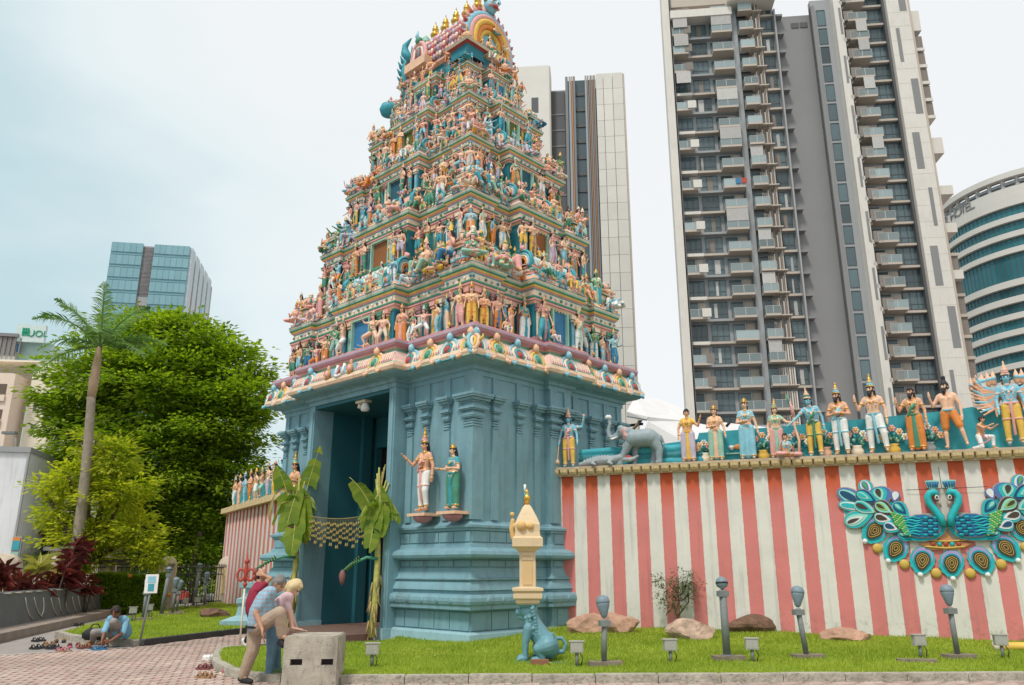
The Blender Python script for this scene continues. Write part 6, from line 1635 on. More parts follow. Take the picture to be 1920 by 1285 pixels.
# ------------------------------------------------------------ left lawn: floodlights, spotlights, signs, rock
def gz(px, py, z=.11): return ground(px, py, z)
for lab, px, py, h_, kd, tl in (('floodlight behind the small white signboard', 268, 1163, 1.2, 0, 0), ('tall floodlight post in front of the second gate pillar', 302, 1156, 1.55, 1, -4), ('floodlight with drooping head right of the tall left one', 323, 1153, 1.2, 0, 0), ('floodlight half hidden behind the drooping one', 331, 1150, 1.1, 0, 0), ('tall far floodlight left of the last one', 362, 1139, 1.7, 1, -4), ('last floodlight before the cream gate pillar', 382, 1137, 1.35, 0, 0)):
    p = gz(px, py); floodlight(lab, p.x, p.y, .1, h_, kd, R(tl), True, post_r=.046, grp='floodlights along the left path')
for lab, px, py in (('box spotlight left of the white signboard', 247, 1167), ('box spotlight right of the white signboard', 278, 1160), ('box spotlight at the path right of the drooping floodlight', 346, 1144), ('box spotlight under the tall far floodlight', 368, 1142), ('box spotlight nearest the cream gate pillar', 385, 1136)):
    p = gz(px, py); ground_spot(lab, p.x, p.y, .1, .42, .5, 'box spotlights along the left path')
p = gz(398, 1152); rr_ = rock('low brown rock in the middle of the left lawn', 398, 1153, .9, .35, .5, m_r3, 51)
t_ = ground(262, 1206, .11)
ss = thing('small_signboard', 'small white signboard with blue notices on a leaning pole at the left kerb', 'sign', t_, .15)
m = MB(); hs_ = at_depth(268, 1105, t_.y).z; m.tube([(0, 0, 0), (.1, 0, hs_)], .022, m_postg, 8); m.build('pole', ss)
m = MB(); m.box((.1, -.03, hs_), (.26, .02, .38), C['white']); bd_ = m.build('board', ss)
m = MB(); m.bx(.02, .18, -.046, -.04, hs_ + .02, hs_ + .15, C['sky']); m.bx(.04, .16, -.046, -.04, hs_ - .15, hs_ - .0, C['teal']); m.build('notice', bd_)
t_ = ground(449, 1212, 0)
st = thing('ornament_stand', 'slim grey stand topped by a red pierced ornament near the left lawn', 'stand', t_)
Zs = lambda py: at_depth(452, py, t_.y).z
m = MB(); m.tube([(0, 0, 0), (0, 0, Zs(1100))], .02, C['cream'], 8); m.build('pole', st)
m = MB(); z0_ = Zs(1078)
for k in (-1, 1): m.tube([Vector((.1 * k + .085 * math.cos(a), 0, z0_ + .12 * math.sin(a))) for a in np.linspace(0, 6.28, 13)], .028, C['red'], 6)
m.tube([(0, 0, z0_ - .3), (0, 0, z0_ + .1), (0, 0, z0_ + .5)], [.02, .05, .01], C['red'], 6); m.sph((0, 0, z0_ + .28), .06, C['red'], 8, 6); m.sph((0, 0, z0_ - .2), .05, C['red'], 8, 6); m.build('red_ornament', st)
t_ = ground(468, 1172, .11)
pd = thing('blue_pedestal', 'small pale blue stepped pedestal on the left lawn by the tower', 'pedestal', t_, .1)
m = MB(); hp_ = at_depth(468, 1100, t_.y).z
sweep(m, [(-.2, -.2), (.2, -.2), (.2, .2), (-.2, .2)], [(.45, 0, C['blue_pale']), (.45, .14, C['blue_pale']), (.3, .2, C['blue_pale']), (.12, .26, C['blue_pale']), (.08, hp_ * .5, C['blue_pale']), (.14, hp_ * .52, C['blue_pale']), (.14, hp_ * .62, C['blue_pale']), (.02, hp_ * .66, C['blue_pale']), (.02, hp_ * .85, C['blue_pale']), (.1, hp_ * .88, C['blue_pale']), (.1, hp_, C['blue_pale'])], cap=True); m.build('pedestal_body', pd)
# shoes left on the paving
def shoes(label, px, py, c1, c2, rz, kind='sandals', z=.02):
    p = ground(px, py, 0); t = thing(kind, label, 'shoes', (p.x, p.y, z), rz, 'shoes left outside the temple')
    for k in (-1, 1):
        m = MB(); o = .075 * k; pts = [(o - .03, -.12), (o + .03, -.12), (o + .045, .02), (o + .04, .1), (o, .14), (o - .04, .1), (o - .045, .02)]
        m.slab([(x, y, -.015) for x, y in pts], (0, 0, .03), c2)
        if kind == 'sneakers': m.sph((o, .06, .03), (.045, .08, .04), c1, 10, 6); m.sph((o, -.06, .04), (.042, .06, .045), c1, 10, 6)
        s = m.build('sole', t); m = MB()
        for a, b_ in (((o - .045, .02), (o + .01, .1)), ((o + .045, .02), (o + .0, .1)), ((o - .035, -.05), (o + .035, -.05))):
            q = ((a[0] + b_[0]) / 2, (a[1] + b_[1]) / 2, .065); m.tube([(a[0], a[1], .01), q, (b_[0], b_[1], .015)], .012, c1, 5)
        m.build('strap', s)
K = C
m_sb = mat('shoe_black', (.03, .03, .035), rough=.6); m_st = mat('shoe_tan', (.35, .2, .1), rough=.7); m_sp = mat('shoe_pink', (.55, .16, .2), rough=.7); m_sm = mat('shoe_maroon', (.2, .06, .06), rough=.7)
for lab, px, py, c1, c2, rz, kd in (('black sandals farthest left in the pile by the kerb', 72, 1203, m_sb, m_sb, 1.2, 'sandals'), ('black sandals at the front left of the shoe pile', 70, 1217, m_sb, m_sb, 1.4, 'sandals'), ('tan sandals between the black pairs of the pile', 92, 1211, m_st, m_st, .9, 'sandals'), ('dark flat slippers in front of the pile, left of centre', 100, 1217, m_sb, m_sb, 1.5, 'sandals'),
                                ('tan strapped sandals close to the kerb end', 112, 1205, m_st, m_sb, .4, 'sandals'), ('pinkish sandals lying foremost in the pile', 118, 1223, m_sp, m_st, 1.3, 'sandals'), ('maroon sandals in the middle of the pile by the kerb', 138, 1214, m_sm, m_sp, .5, 'sandals'), ('brown sandals left of the sitting man\'s foot', 158, 1216, m_st, m_sm, .9, 'sandals'), ('dark blue sandals in front of the sitting man', 185, 1220, K['royal'], K['royal'], 1.3, 'sandals'), ('white sneakers on the paving by the rounded lawn kerb', 395, 1238, K['white'], K['white'], .8, 'sneakers'),
                                ('maroon sandals behind the tan pair near the rounded kerb', 385, 1256, m_sm, m_sm, 1.35, 'sandals'), ('tan sandals nearest the camera left of the khaki man', 385, 1272, m_st, m_st, 1.4, 'sandals'), ('bright pink sandals beside the khaki man\'s foot', 430, 1265, m_sp, K['cream'], 1.1, 'sandals'), ('dark shoes alone on the path by the grey wall', 148, 1174, m_sb, m_sb, .9, 'sandals')):
    shoes(lab, px, py, c1, c2, rz, kd)
# ------------------------------------------------------------ city behind
class Fac:
    """a facade plane: s along it (to the right), y away from the camera, z up; pixels of the photograph give s and z"""
    def __init__(f, name, label, cat, px, depth, ang):
        p = at_depth(px, 600, depth); f.o = (p.x, p.y); f.d = (math.cos(ang), math.sin(ang)); f.root = thing(name, label, cat, (p.x, p.y, 0), ang)
    def s(f, px, py=400): return on_vert(px, py, f.o, f.d)[0]
    def z(f, px, py): return on_vert(px, py, f.o, f.d)[1]
    def box(f, name, s0, s1, y0, y1, z0, z1, m, parent=None):
        mb = MB(); mb.bx(s0, s1, y0, y1, z0, z1, m); return mb.build(name, parent or f.root)
m_cwhite = mat('tower_cream', (.7, .64, .57), rough=.8, var=.06, scale=.3, streak=.15); m_cbeige = mat('tower_beige', (.52, .44, .37), rough=.85, var=.08, scale=.4); m_cgrey = mat('tower_grey', (.25, .24, .235), rough=.85, var=.05, scale=.15); m_cgrey2 = mat('tower_mid_grey', (.36, .36, .36), rough=.85, var=.05, scale=.2); m_cdark = mat('tower_dark', (.1, .1, .1), rough=.6, var=.1)
def glassmat(name, col, rough=.12, spec=.6, var=.15): return mat(name, col, rough=rough, var=var, scale=.25, spec=spec, rand=.45)
m_cglass = glassmat('tower_glass', (.085, .125, .135)); m_rail = glassmat('balcony_glass', (.24, .29, .29), .2); m_frame = mat('window_frame', (.1, .11, .115), rough=.5, var=.05); m_mull = mat('mullion_light', (.5, .5, .47), rough=.5, var=.05); m_blind = mat('balcony_blind', (.5, .47, .44), rough=.8, var=.1, rand=.15)
m_louv = mat('louvre_brown', (.24, .2, .17), rough=.8, var=.1)
cf = Fac('apartment_tower', 'tall cream and grey apartment tower with balconies behind the wall statues', 'apartment tower', 1300, 95, R(-6.3))
S = cf.s; Z0, ZT = 12.0, 79.5
zA = cf.z(1330, 437); PIT = 2.95
zmin = zA - PIT * 9
fl_ = [zmin + PIT * k for k in range(int((79 - zmin) / PIT) + 1)]
def shade_window(w, h, n=3, hor=True):
    m = MB(); m.bx(0, w, .06, .12, 0, h, m_cglass)
    m.bx(0, w, 0, .07, 0, .09, m_frame); m.bx(0, w, 0, .07, h - .09, h, m_frame)
    for k in range(n + 1): x = w * k / n; m.bx(max(0, x - .04), min(w, x + .04), .001, .07, .09, h - .09, m_frame)
    if hor: m.bx(.04, w - .04, .01, .06, h * .3, h * .3 + .06, m_frame)
    return m.mesh('window')
def balcony_mesh(w, d=1.3, n=2):
    m = MB(); m.bx(0, w, -d, 0, -.28, 0, m_cbeige)
    m.bx(0, w, -d, -d + .04, 0, .95, m_rail); m.bx(0, .04, -d + .04, 0, 0, .95, m_rail); m.bx(w - .04, w, -d + .04, 0, 0, .95, m_rail)
    m.bx(-.01, w + .01, -d - .02, -d + .06, .95, 1.0, m_mull)
    for k in range(n + 1): x = w * k / n; m.bx(max(0, x - .035), min(w, x + .035), -d - .03, -d, 0, .95, m_mull)
    return m.mesh('balcony')
sA0, sA1, sB0, sB1, sC0, sC1 = S(1281), S(1312), S(1318), S(1354), S(1357), S(1400)
sG0, sD0, sD1, sL1, sW0, sW1, sP = S(1401), S(1412), S(1446), S(1462), S(1464), S(1486), S(1491)
s0 = S(1265)
# the block body
cf.box('wall', s0, sP, .5, 2.5, 0, 78.5, m_cgrey2); cf.box('core_block', s0 + 5, sP, 2.5, 16, 0, 78.4, m_cgrey2)
cf.box('edge_fin', s0 - .2, s0 + .8, -1.2, .5, 0, 80.5, m_cwhite); cf.box('edge_groove', s0 + .95, s0 + 1.1, -.9, .5, 0, 80, m_cdark)
cf.box('grey_strip', sG0, sD0, -.5, .5, 0, 78.2, m_cgrey2)
cf.box('drain_pipe', sP - .18, sP + .02, -.6, .5, 0, 76.5, m_cgrey2)
wB, wA, wW = shade_window(sB1 - sB0 - .3, 2.3, 3), shade_window(sA1 - sA0, 2.3, 3), shade_window(sW1 - sW0, 2.35, 2)
bC, bA, bD = balcony_mesh(sC1 - sC0 - .2), balcony_mesh((sA1 - sA0) * .95, 1.2), balcony_mesh((sD1 - sD0) * .8, 1.2)
crn = random.Random(12)
mb_back = MB(); mb_back.bx(0, 1, .3, .4, 0, 1, m_cdark)
def opening(w, h):
    m = MB(); m.bx(0, w, .3, .42, 0, h, m_cdark); m.bx(0, w * .55, .22, .3, 0, h * .95, m_cglass); m.bx(w * .55, w * .6, .2, .32, 0, h, m_mull); m.bx(w * .62, w, .24, .3, 0, h, m_cbeige); return m.mesh('balcony_recess')
oC, oA, oD = opening(sC1 - sC0 - .2, 2.35), opening(sA1 - sA0, 2.35), opening(sD1 - sD0, 2.35)
for k, z in enumerate(fl_):
    if z > 77: break
    cf.box('floor_slab', s0 + 1.1, sG0, -.25, .5, z - .3, z, m_cgrey2 if k % 2 else m_cbeige)
    top = z > 74.5
    link('window', wB, cf.root, (sB0 + .1, .35, z + .15))
    if k % 2 == 0 and k < 17 and k > 3:
        link('window', wA, cf.root, (sA0, .3, z + .1)); cf.box('white_sill', s0 + 1.1, sA1 + .1, -.45, .5, z - .42, z - .01, m_cwhite)
    else:
        link('balcony_recess', oA, cf.root, (sA0, .1, z)); link('balcony', bA, cf.root, (sA0 - .05, -.1, z))
        if 3 < k < 17: cf.box('white_panel', sA1 - .75, sA1 + .35, -1.5, -1.34, z - .05, z + 1.05, m_cwhite)
        else: cf.box('louvre_screen', sA1 - .6, sA1 + .35, -1.36, -1.3, z, z + 1.2, m_louv)
    link('balcony_recess', oC, cf.root, (sC0 + .1, .1, z)); link('balcony', bC, cf.root, (sC0 + .1, -.15, z))
    link('balcony_recess', oD, cf.root, (sD0 + .1, -.25, z)); link('balcony', bD, cf.root, (sD0 + .1, -.5, z + .05))
    # brown louvre screens beside the fourth column
    for j in range(6): 
        if k > 3: cf.box('louvre', sD1 - .7 + j * .27, sD1 - .55 + j * .27, -1.25 + .2 * (j % 3), -1.1 + .2 * (j % 3), z - .3 + (j % 2) * .3, z + 1.7 + (j % 3) * .5, m_cbeige if j % 2 else m_louv)
        else: cf.box('louvre', sD1 - .7 + j * .27, sD1 - .55 + j * .27, -.9, -.75, z, z + 2.2, m_cwhite if j % 2 else m_cbeige)
    cf.box('louvre_shelf', sD1 - .8, sL1, -1.35, .4, z - .15, z, m_cbeige)
    for (a_, w2_, yy) in ((sB0 + .25, sB1 - sB0 - .6, .33), (sW0 + .1, sW1 - sW0 - .2, .28)):
        if crn.random() < .45: q0 = crn.uniform(0, .6) * w2_; cf.box('curtain', a_ + q0, a_ + q0 + w2_ * crn.uniform(.15, .4), yy + .02, yy + .075, z + .3, z + 2.2, m_blind if crn.random() < .6 else m_louv)
    if crn.random() < .6: x_ = sC0 + crn.uniform(.3, 2.2); cf.box('balcony_item', x_, x_ + crn.uniform(.3, .8), -1.1, -.7, z, z + crn.uniform(.4, 1.0), [m_louv, m_cglass, m_cwhite, C['mint'], m_cgrey][crn.randrange(5)])
    if crn.random() < .5: x_ = sD0 + crn.uniform(.2, 1.2); cf.box('balcony_item', x_, x_ + crn.uniform(.3, .7), -1.2, -.8, z + .05, z + crn.uniform(.4, 1.0), [m_louv, C['peach'], m_cwhite, C['sky'], m_cgrey][crn.randrange(5)])
    link('window', wW, cf.root, (sW0, .3, z + .2)); cf.box('floor_slab', sL1 - .4, sP - .2, -.1, .5, z - .2, z + .1, m_cbeige)
    cf.box('concrete_ledge', sP + .02, sP + 1.1, -.1, .9, z - .28, z + .02, m_cgrey)
for k, col_i in ((19, 1), (18, 0), (13, 1), (16, 0), (12, 2), (8, 2), (19, 0), (6, 2), (15, 1), (9, 1), (3, 2)):
    if k >= len(fl_): continue
    z = fl_[k]; a, b_ = ((sA0, sA1), (sC0, sC1), (sD0, sD1 - .5))[col_i]
    cf.box('blind', a + .1, b_ - .1, -1.5, -1.42, z + .9, z + 2.6, m_blind)
cf.box('laundry', sC0 + 2.3, sC0 + 3.0, -1.6, -1.5, fl_[11] + .2, fl_[11] + .95, C['red']); cf.box('laundry', sC0 + 1.6, sC0 + 2.2, -1.6, -1.5, fl_[11] + .2, fl_[11] + .95, C['royal'])
cf.box('crown_slab', s0 + .9, sG0, -1.6, .5, 75.4, 76.6, m_cwhite); cf.box('crown_slab', sG0 - .6, sL1 + 1.8, -2.4, .5, 77.0, 77.9, m_cwhite); cf.box('crown_wall', s0 + 1, sG0, -.6, 4, 77.9, 80.5, m_cbeige); cf.box('crown_box', sG0 - .5, sL1 + 1.5, -2.0, 4, 79.2, 82, m_cbeige)
# grey blank core
sq0, sq1 = S(1491), S(1566)
cf.box('core_wall', sP, S(1572), .9, 12, 0, 76.2, m_cgrey)
cf.box('core_return', S(1566), S(1573), -.3, .9, 0, 76.8, m_cgrey)
for dx in (0, 1.2): cf.box('roof_vent', sP + 2.4 + dx, sP + 3.4 + dx, .8, .92, 74.2, 75.0, m_cdark)
# stair strip with windows
sw0, sw1, sz0, sz1 = S(1577), S(1599), S(1566), S(1607)
cf.box('stair_wall', sz0, sz1, 0, .9, 0, 77.8, m_cgrey2)
zs = zmin + .6
stw = shade_window(sw1 - sw0 - .3, 2.55, 1, False)
while zs < 74: link('window', stw, cf.root, (sw0, -.08, zs)); zs += PIT
# second block
cf.box('wall', sz1, S(1757), .5, 16, 0, 79.0, m_cgrey2)
cf.box('white_fin', sz1, S(1622), -1.3, .5, 0, 83, m_cwhite); cf.box('groove', S(1622), S(1625), -.9, .5, 0, 82, m_cdark)
for k in range(8): cf.box('slot_window', sz1 + .45 + .1 * (k % 2), sz1 + .75 + .1 * (k % 2), -1.33, -1.28, zmin + 1 + k * 7.6, zmin + 5.2 + k * 7.6, m_cgrey)
r0, r1, r2, r3, r4, r5 = S(1627), S(1668), S(1672), S(1711), S(1716), S(1757)
wR = shade_window(r3 - r2, 2.35, 3); bR = balcony_mesh(r1 - r0 - .2, 1.3, 2); oR = opening(r1 - r0, 2.35)
for k, z in enumerate(fl_):
    if z > 77.5: break
    z = z + .3
    cf.box('floor_slab', r0 - .1, r4, -.2, .5, z - .3, z, m_cbeige)
    link('window', wR, cf.root, (r2, .25, z + .2)); link('balcony_recess', oR, cf.root, (r0 + .1, .1, z)); link('balcony', bR, cf.root, (r0 + .3, -.2, z))
    cf.box('louvre_screen', r0 - .2, r0 + 1.1, -1.5, -1.4, z - .2, z + 1.3, m_louv); cf.box('bracket_end', r0 - .55, r0 - .1, -1.3, -.2, z - .3, z + .2, m_cwhite)
    if k in (20, 17, 15, 18, 12): cf.box('blind', r0 + 1.2, r1 - .1, -1.6, -1.5, z + .9, z + 2.6, m_blind)
cf.box('groove', r4 - .45, r4 - .15, -.5, .5, 0, 82, m_cdark); cf.box('crown_slab', r0 - .3, r4, -1.4, .5, 78.6, 82, m_cwhite)
cf.box('white_fin', r4 - .12, r5, -1.2, .5, 0, 84, m_cwhite)
for k in range(34): cf.box('panel_joint', r4 - .1, r5 - .02, -1.21, -1.198, 8 + k * 2.2, 8.03 + k * 2.2, m_cbeige)
for k in range(9):
    z = zmin + 2 + k * 7.9; a = r4 + .6 + (k % 2) * .9; cf.box('slot_window', a, a + (.9 if k % 3 else .45), -1.24, -1.19, z, z + 5.2, m_cgrey)
# right-hand side with cantilevered balconies
cf.box('side_wall', r5, r5 + .4, -.9, 14, 0, 84, m_cbeige)
for (y0p, y1p, wpx) in ((-20, 48, 22), (55, 215, 26), (228, 282, 26), (330, 360, 30), (400, 432, 26), (490, 520, 24)):
    zt, zb = cf.z(1760, y0p), cf.z(1760, y1p); w_ = wpx * .066 * 1.0
    if y1p - y0p > 100:
        for q in range(5): cf.box('side_balcony', r5 + .4, r5 + .4 + w_, 1.0 + 0, 5.0, zb + q * (zt - zb) / 5 + .5, zb + (q + 1) * (zt - zb) / 5 - .2, m_louv); cf.box('side_slab', r5 + .4, r5 + .45 + w_, .8, 5.2, zb + q * (zt - zb) / 5, zb + q * (zt - zb) / 5 + .45, m_cwhite)
    else: cf.box('side_balcony', r5 + .4, r5 + .5 + w_ * 1.15, .8, 5.0, zb, zb + (zt - zb) * .55, m_cwhite)
for k in range(7): 
    z = cf.z(1790, 745) + k * PIT * .92; cf.box('low_wing_screen', r5 + .4, r5 + 2.5, 2, 7, z, z + 2.3, m_louv); cf.box('low_wing_slab', r5 + .4, r5 + 2.6, 1.8, 7, z + 2.3, z + 2.7, m_cbeige)

# ------------------------------------------------------------ slab tower right behind the gate tower
mf = Fac('office_tower', 'cream panelled tower with dark striped glazing directly behind the gate tower', 'tower block', 1100, 140, R(-5.5))
S = mf.s; zt = mf.z(1118, 142)
m_pan = mat('stone_panel', (.7, .65, .58), rough=.75, var=.05, scale=.3, rand=.05); m_orange = mat('fin_orange', (.5, .22, .08), rough=.6, var=.05); m_fing = mat('fin_grey', (.2, .205, .21), rough=.6, var=.05)
a0, a1, a2, a3, a4, a5 = S(968, 170), S(1030, 170), S(1058, 170), S(1060, 170), S(1117, 170), S(1168, 170)
mf.box('core', a0 - 6, a5 - .4, 1.5, 22, 0, zt - 2, m_cgrey2)
mf.box('left_panel_wall', a0 - 6, a1, -1.0, 1.5, 0, mf.z(1030, 128), m_pan); mf.box('left_return', a1, a1 + .3, -1.0, 3.5, 0, mf.z(1030, 130), m_cbeige)
mf.box('recessed_glass', a1 + .3, a2, 1.2, 1.5, 0, mf.z(1045, 166), m_cdark)
for k in range(24): mf.box('recess_light' if False else 'recess_slab', a1 + .3, a2, 1.1, 1.2, zt - 8 - k * 3.6, zt - 7.7 - k * 3.6, m_cgrey)
mf.box('opening', a1 - 3.6, a1 - 2.2, -1.03, -.98, zt - 8.5, zt - 5.0, m_cdark)
fins = [(0, .55, 'g'), (.75, 1.2, 'g2'), (1.3, 1.55, 'o'), (1.65, 2.1, 'g'), (4.2, 4.6, 'g2'), (4.7, 4.95, 'g'), (5.1, 5.25, 'o'), (5.35, 5.7, 'g'), (5.8, 5.95, 'o'), (6.05, 6.4, 'g')]
sc_f = (a4 - a3) / 6.5
mf.box('glazing', a3, a4, .9, 1.5, 0, zt - .3, m_cglass)
for f0, f1, c_ in fins: mf.box('vertical_fin', a3 + f0 * sc_f, a3 + f1 * sc_f, -.2, .95, 0, zt, {'g': m_fing, 'g2': m_cgrey2, 'o': m_orange}[c_])
for k in range(26): mf.box('glazing_band', a3 + 2.1 * sc_f, a3 + 4.2 * sc_f, .7, .9, zt - 4 - k * 3.6, zt - 3.3 - k * 3.6, m_cdark)
cs = [a4 + .05, a4 + (a5 - a4) * .28, a4 + (a5 - a4) * .62, a5]
zz = zt; r_ = 0
while zz > 0:
    for i in range(3):
        mf.box('stone_panel', cs[i] + .04, cs[i + 1] - .04, -.6, 1.5, zz - 3.6 + .06, zz, m_pan)
    zz -= 3.6
mf.box('right_return', a5, a5 + .35, -.5, 16, 0, zt - .2, m_cbeige)

# ------------------------------------------------------------ blue glass tower far left
bf = Fac('glass_tower', 'distant blue glass office tower rising behind the palm and the big tree', 'office tower', 280, 210, R(9.4))
S = bf.s
zt = bf.z(280, 457); s0, s1, s2, s3 = S(209, 460), S(269, 460), S(290, 460), S(357, 460)
m_bg = mat('blue_glass', (.23, .41, .45), rough=.3, var=.05, scale=.1, rand=.05); m_bg2 = mat('blue_glass_band', (.19, .36, .4), rough=.3, var=.1); m_pk = mat('lattice_pink', (.48, .3, .27), rough=.7, var=.1); m_pale = mat('tower_pale', (.55, .62, .64), rough=.6, var=.06)
bf.box('core', s0 + .3, s3 - .3, .6, 34, 0, zt - .6, m_cgrey2)
z = zt; k = 0
while z > 20:
    for a, b_ in ((s0, s1), (s2, s3)):
        n_ = 5 if a == s0 else 6
        for i in range(n_):
            bf.box('glass_pane', a + (b_ - a) * i / n_ + .03, a + (b_ - a) * (i + 1) / n_ - .03, 0, .6, z - 2.9, z - .1, m_bg)
        bf.box('floor_band', a, b_, .2, .6, z - 3.7, z - 2.9, m_bg2)
    z -= 3.8; k += 1
bf.box('recess_wall', s1, s2, 1.2, 1.5, 0, zt - 1, m_cgrey2); bf.box('recess_top', s1, s2, .6, 1.2, zt - 16, zt - 1, mat('recess_brown', (.25, .23, .23), rough=.8))
mb = MB()
for k in range(46):
    z = zt - 16 - k * 1.7; mb.add([(s1, .5, z), (s2, .5, z - 5.5), (s2, .5, z - 6.2), (s1, .5, z - .7), (s1, .9, z), (s2, .9, z - 5.5), (s2, .9, z - 6.2), (s1, .9, z - .7)], [(0, 3, 2, 1), (0, 1, 5, 4), (2, 3, 7, 6)], m_pk)
mb.build('lattice', bf.root)
# receding right side
side_len = 26.0
for i in range(5):
    y0 = .6 + i * side_len / 4.4
    bf.box('side_panel', s3 - .2, s3 + .6 - .02 * i, y0, y0 + side_len / 4.4 - 1.7, 0, zt - 2.5 * i * 0 - .3, m_pale)
    bf.box('side_slot', s3 - .2, s3 + .3, y0 + side_len / 4.4 - 1.7, y0 + side_len / 4.4 - .2, 0, zt - 4, m_bg2)
    bf.box('side_strip', s3 - .1, s3 + .65, y0 + side_len / 4.4 - 1.2, y0 + side_len / 4.4 - .8, 0, zt - 12, m_pk)
bf.box('company_mark', s3 + .62, s3 + .7, 17, 20, zt - 18, zt - 12, C['sky'])

# ------------------------------------------------------------ curved hotel far right
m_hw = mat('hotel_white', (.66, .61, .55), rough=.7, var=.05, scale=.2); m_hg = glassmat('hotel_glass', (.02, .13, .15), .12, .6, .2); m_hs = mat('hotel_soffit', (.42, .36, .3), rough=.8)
hc = Vector((121.0, 166.0, 0)); HR = 20.6      # drum whose near side leaves the frame at the right
hotel = thing('hotel_building', 'curved hotel with white bands and teal glass at the right edge', 'hotel', (hc.x, hc.y, 0))
def hpt(r_, a, z): return (r_ * math.sin(a), -r_ * math.cos(a), z)
def cband(name, r0, r1, z0, z1, m, a0=-105, a1=20, n=40, parent=None):
    mb = MB(); A_ = [R(a0 + (a1 - a0) * i / n) for i in range(n + 1)]; vs = []; fs = []
    for a in A_: vs += [hpt(r0, a, z0), hpt(r1, a, z0), hpt(r1, a, z1), hpt(r0, a, z1)]
    for i in range(n):
        o = i * 4
        for j in range(4): fs.append((o + j, o + (j + 1) % 4, o + 4 + (j + 1) % 4, o + 4 + j))
    fs += [(0, 3, 2, 1), (4 * n, 4 * n + 1, 4 * n + 2, 4 * n + 3)]
    mb.add(vs, fs, m, False); return mb.build(name, parent or hotel)
def hz(py): return at_depth(1920, py, 150).z
cband('core', HR - 3, HR - .8, 0, hz(343), m_cdark)
rows = [(377, 395), (405, 424), (434, 453), (463, 512), (524, 543), (555, 574), (585, 604), (615, 635), (646, 666), (677, 697), (708, 730), (741, 765), (777, 800)]
prev = 357
for i, (t_, b_) in enumerate(rows):
    cband('glass_band', HR - .8, HR - .3, hz(b_), hz(t_), m_hg)
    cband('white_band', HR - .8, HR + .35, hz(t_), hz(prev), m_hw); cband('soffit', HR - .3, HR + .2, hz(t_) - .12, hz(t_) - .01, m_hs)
    if i < 9:
        for k in range(34):
            a = R(-100 + k * 3.0); mb = MB(); mb.tube([hpt(HR - .26, a, hz(b_)), hpt(HR - .26, a, hz(t_))], .06, m_cdark, 4, False, False); mb.build('mullion', hotel)
    prev = b_
cband('sign_band', HR - .8, HR + .3, hz(357) + .02, hz(343), m_hw); cband('roof_fascia', HR - 1.2, HR + .1, hz(343) + .02, hz(341), m_cgrey2)
cband('roof_ring', HR - 1.5, HR + .4, hz(325), hz(315), m_hw); cband('roof_ring', HR - 3, HR - 2, hz(341), hz(325), m_cgrey); cband('roof_ring', HR - 1.3, HR - .6, hz(335), hz(331), m_cgrey2)
for k in range(14): mb = MB(); a = R(-100 + k * 8); mb.tube([hpt(HR - 1, a, hz(341)), hpt(HR - 1, a, hz(325))], .45, m_hw, 6, True, False); mb.build('roof_post', hotel)
def text_on(name, body, parent, loc, rot, size, m, extrude=.02, align='CENTER', curve=None):
    cu = bpy.data.curves.new(name, 'FONT'); cu.body = body; cu.size = size; cu.extrude = extrude; cu.align_x = align; cu.align_y = 'CENTER'; cu.materials.append(m)
    o = bpy.data.objects.new(name, cu); COL.objects.link(o); dg = bpy.context.evaluated_depsgraph_get(); me = bpy.data.meshes.new_from_object(o.evaluated_get(dg)); bpy.data.objects.remove(o)
    o = link(name, me, parent, loc); o.rotation_euler = rot; return o
# letters along the curve: the visible end of the hotel sign
for ch, px in zip('RHOTEL', (1775, 1787, 1797, 1806, 1814, 1822)):
    best = min((abs(960 + FPX * 0 - 0), 0) for _ in (0,)); bd = None
    for a in np.linspace(R(-95), R(0), 500):
        p = Vector(hpt(HR + .34, a, 0)) + Vector((hc.x, hc.y, 0)); zz = hz(350)
        r_ = (p.x, p.y, zz - EYE); d = r_[1] * _c + r_[2] * _s; x = 960 + FPX * r_[0] / d
        if bd is None or abs(x - px) < bd[0]: bd = (abs(x - px), a)
    a = bd[1]; text_on('sign_letter', ch, hotel, hpt(HR + .4, a, (hz(357) + hz(343)) / 2), (math.pi / 2, 0, a), 2.9, m_cgrey, .08)

# ------------------------------------------------------------ cream building and the white one with the green sign, far left
uf = Fac('bank_building', 'white block with a green lettered rooftop sign behind the cream building', 'office building', 60, 95, R(12))
S = uf.s
uf.box('wall', S(-60, 700), S(33, 640), 0, 12, 0, uf.z(33, 632), m_cwhite); uf.box('roof_edge', S(-60, 700), S(36, 640), -.6, 12, uf.z(33, 634), uf.z(33, 628), m_cgrey)
uf.box('glass_wall', S(33, 640), S(92, 650), .6, 12, 0, uf.z(60, 640), mat('pale_green_glass', (.4, .55, .48), rough=.3, var=.1)); uf.box('small_window', S(32, 652), S(38, 652), -.1, .1, uf.z(35, 660), uf.z(35, 645), C['royal'])
for k in range(5): uf.box('roof_strut', S(2 + k * 9, 650), S(4 + k * 9, 650), -.4, -.1, uf.z(20, 668), uf.z(20, 634), m_cgrey)
uf.box('sign_board', S(33, 622), S(87, 622), -.3, .3, uf.z(60, 643), uf.z(60, 610), mat('sign_white', (.62, .72, .68), rough=.6))
mg = mat('sign_green', (.0, .3, .16), rough=.5)
zc_ = (uf.z(60, 643) + uf.z(60, 610)) / 2
for i in range(3): uf.box('logo_bar', S(44, 622) + i * .28, S(44, 622) + .2 + i * .28, -.38, -.3, zc_ - .35, zc_ + .65, mg)
uf.box('logo_bar', S(44, 622), S(44, 622) + .8, -.42, -.38, zc_ + .05, zc_ + .22, mg)
text_on('sign_lettering', 'UOL', uf.root, (S(74, 622), -.36, zc_ - .05), (math.pi / 2, 0, 0), 1.15, mg, .04)
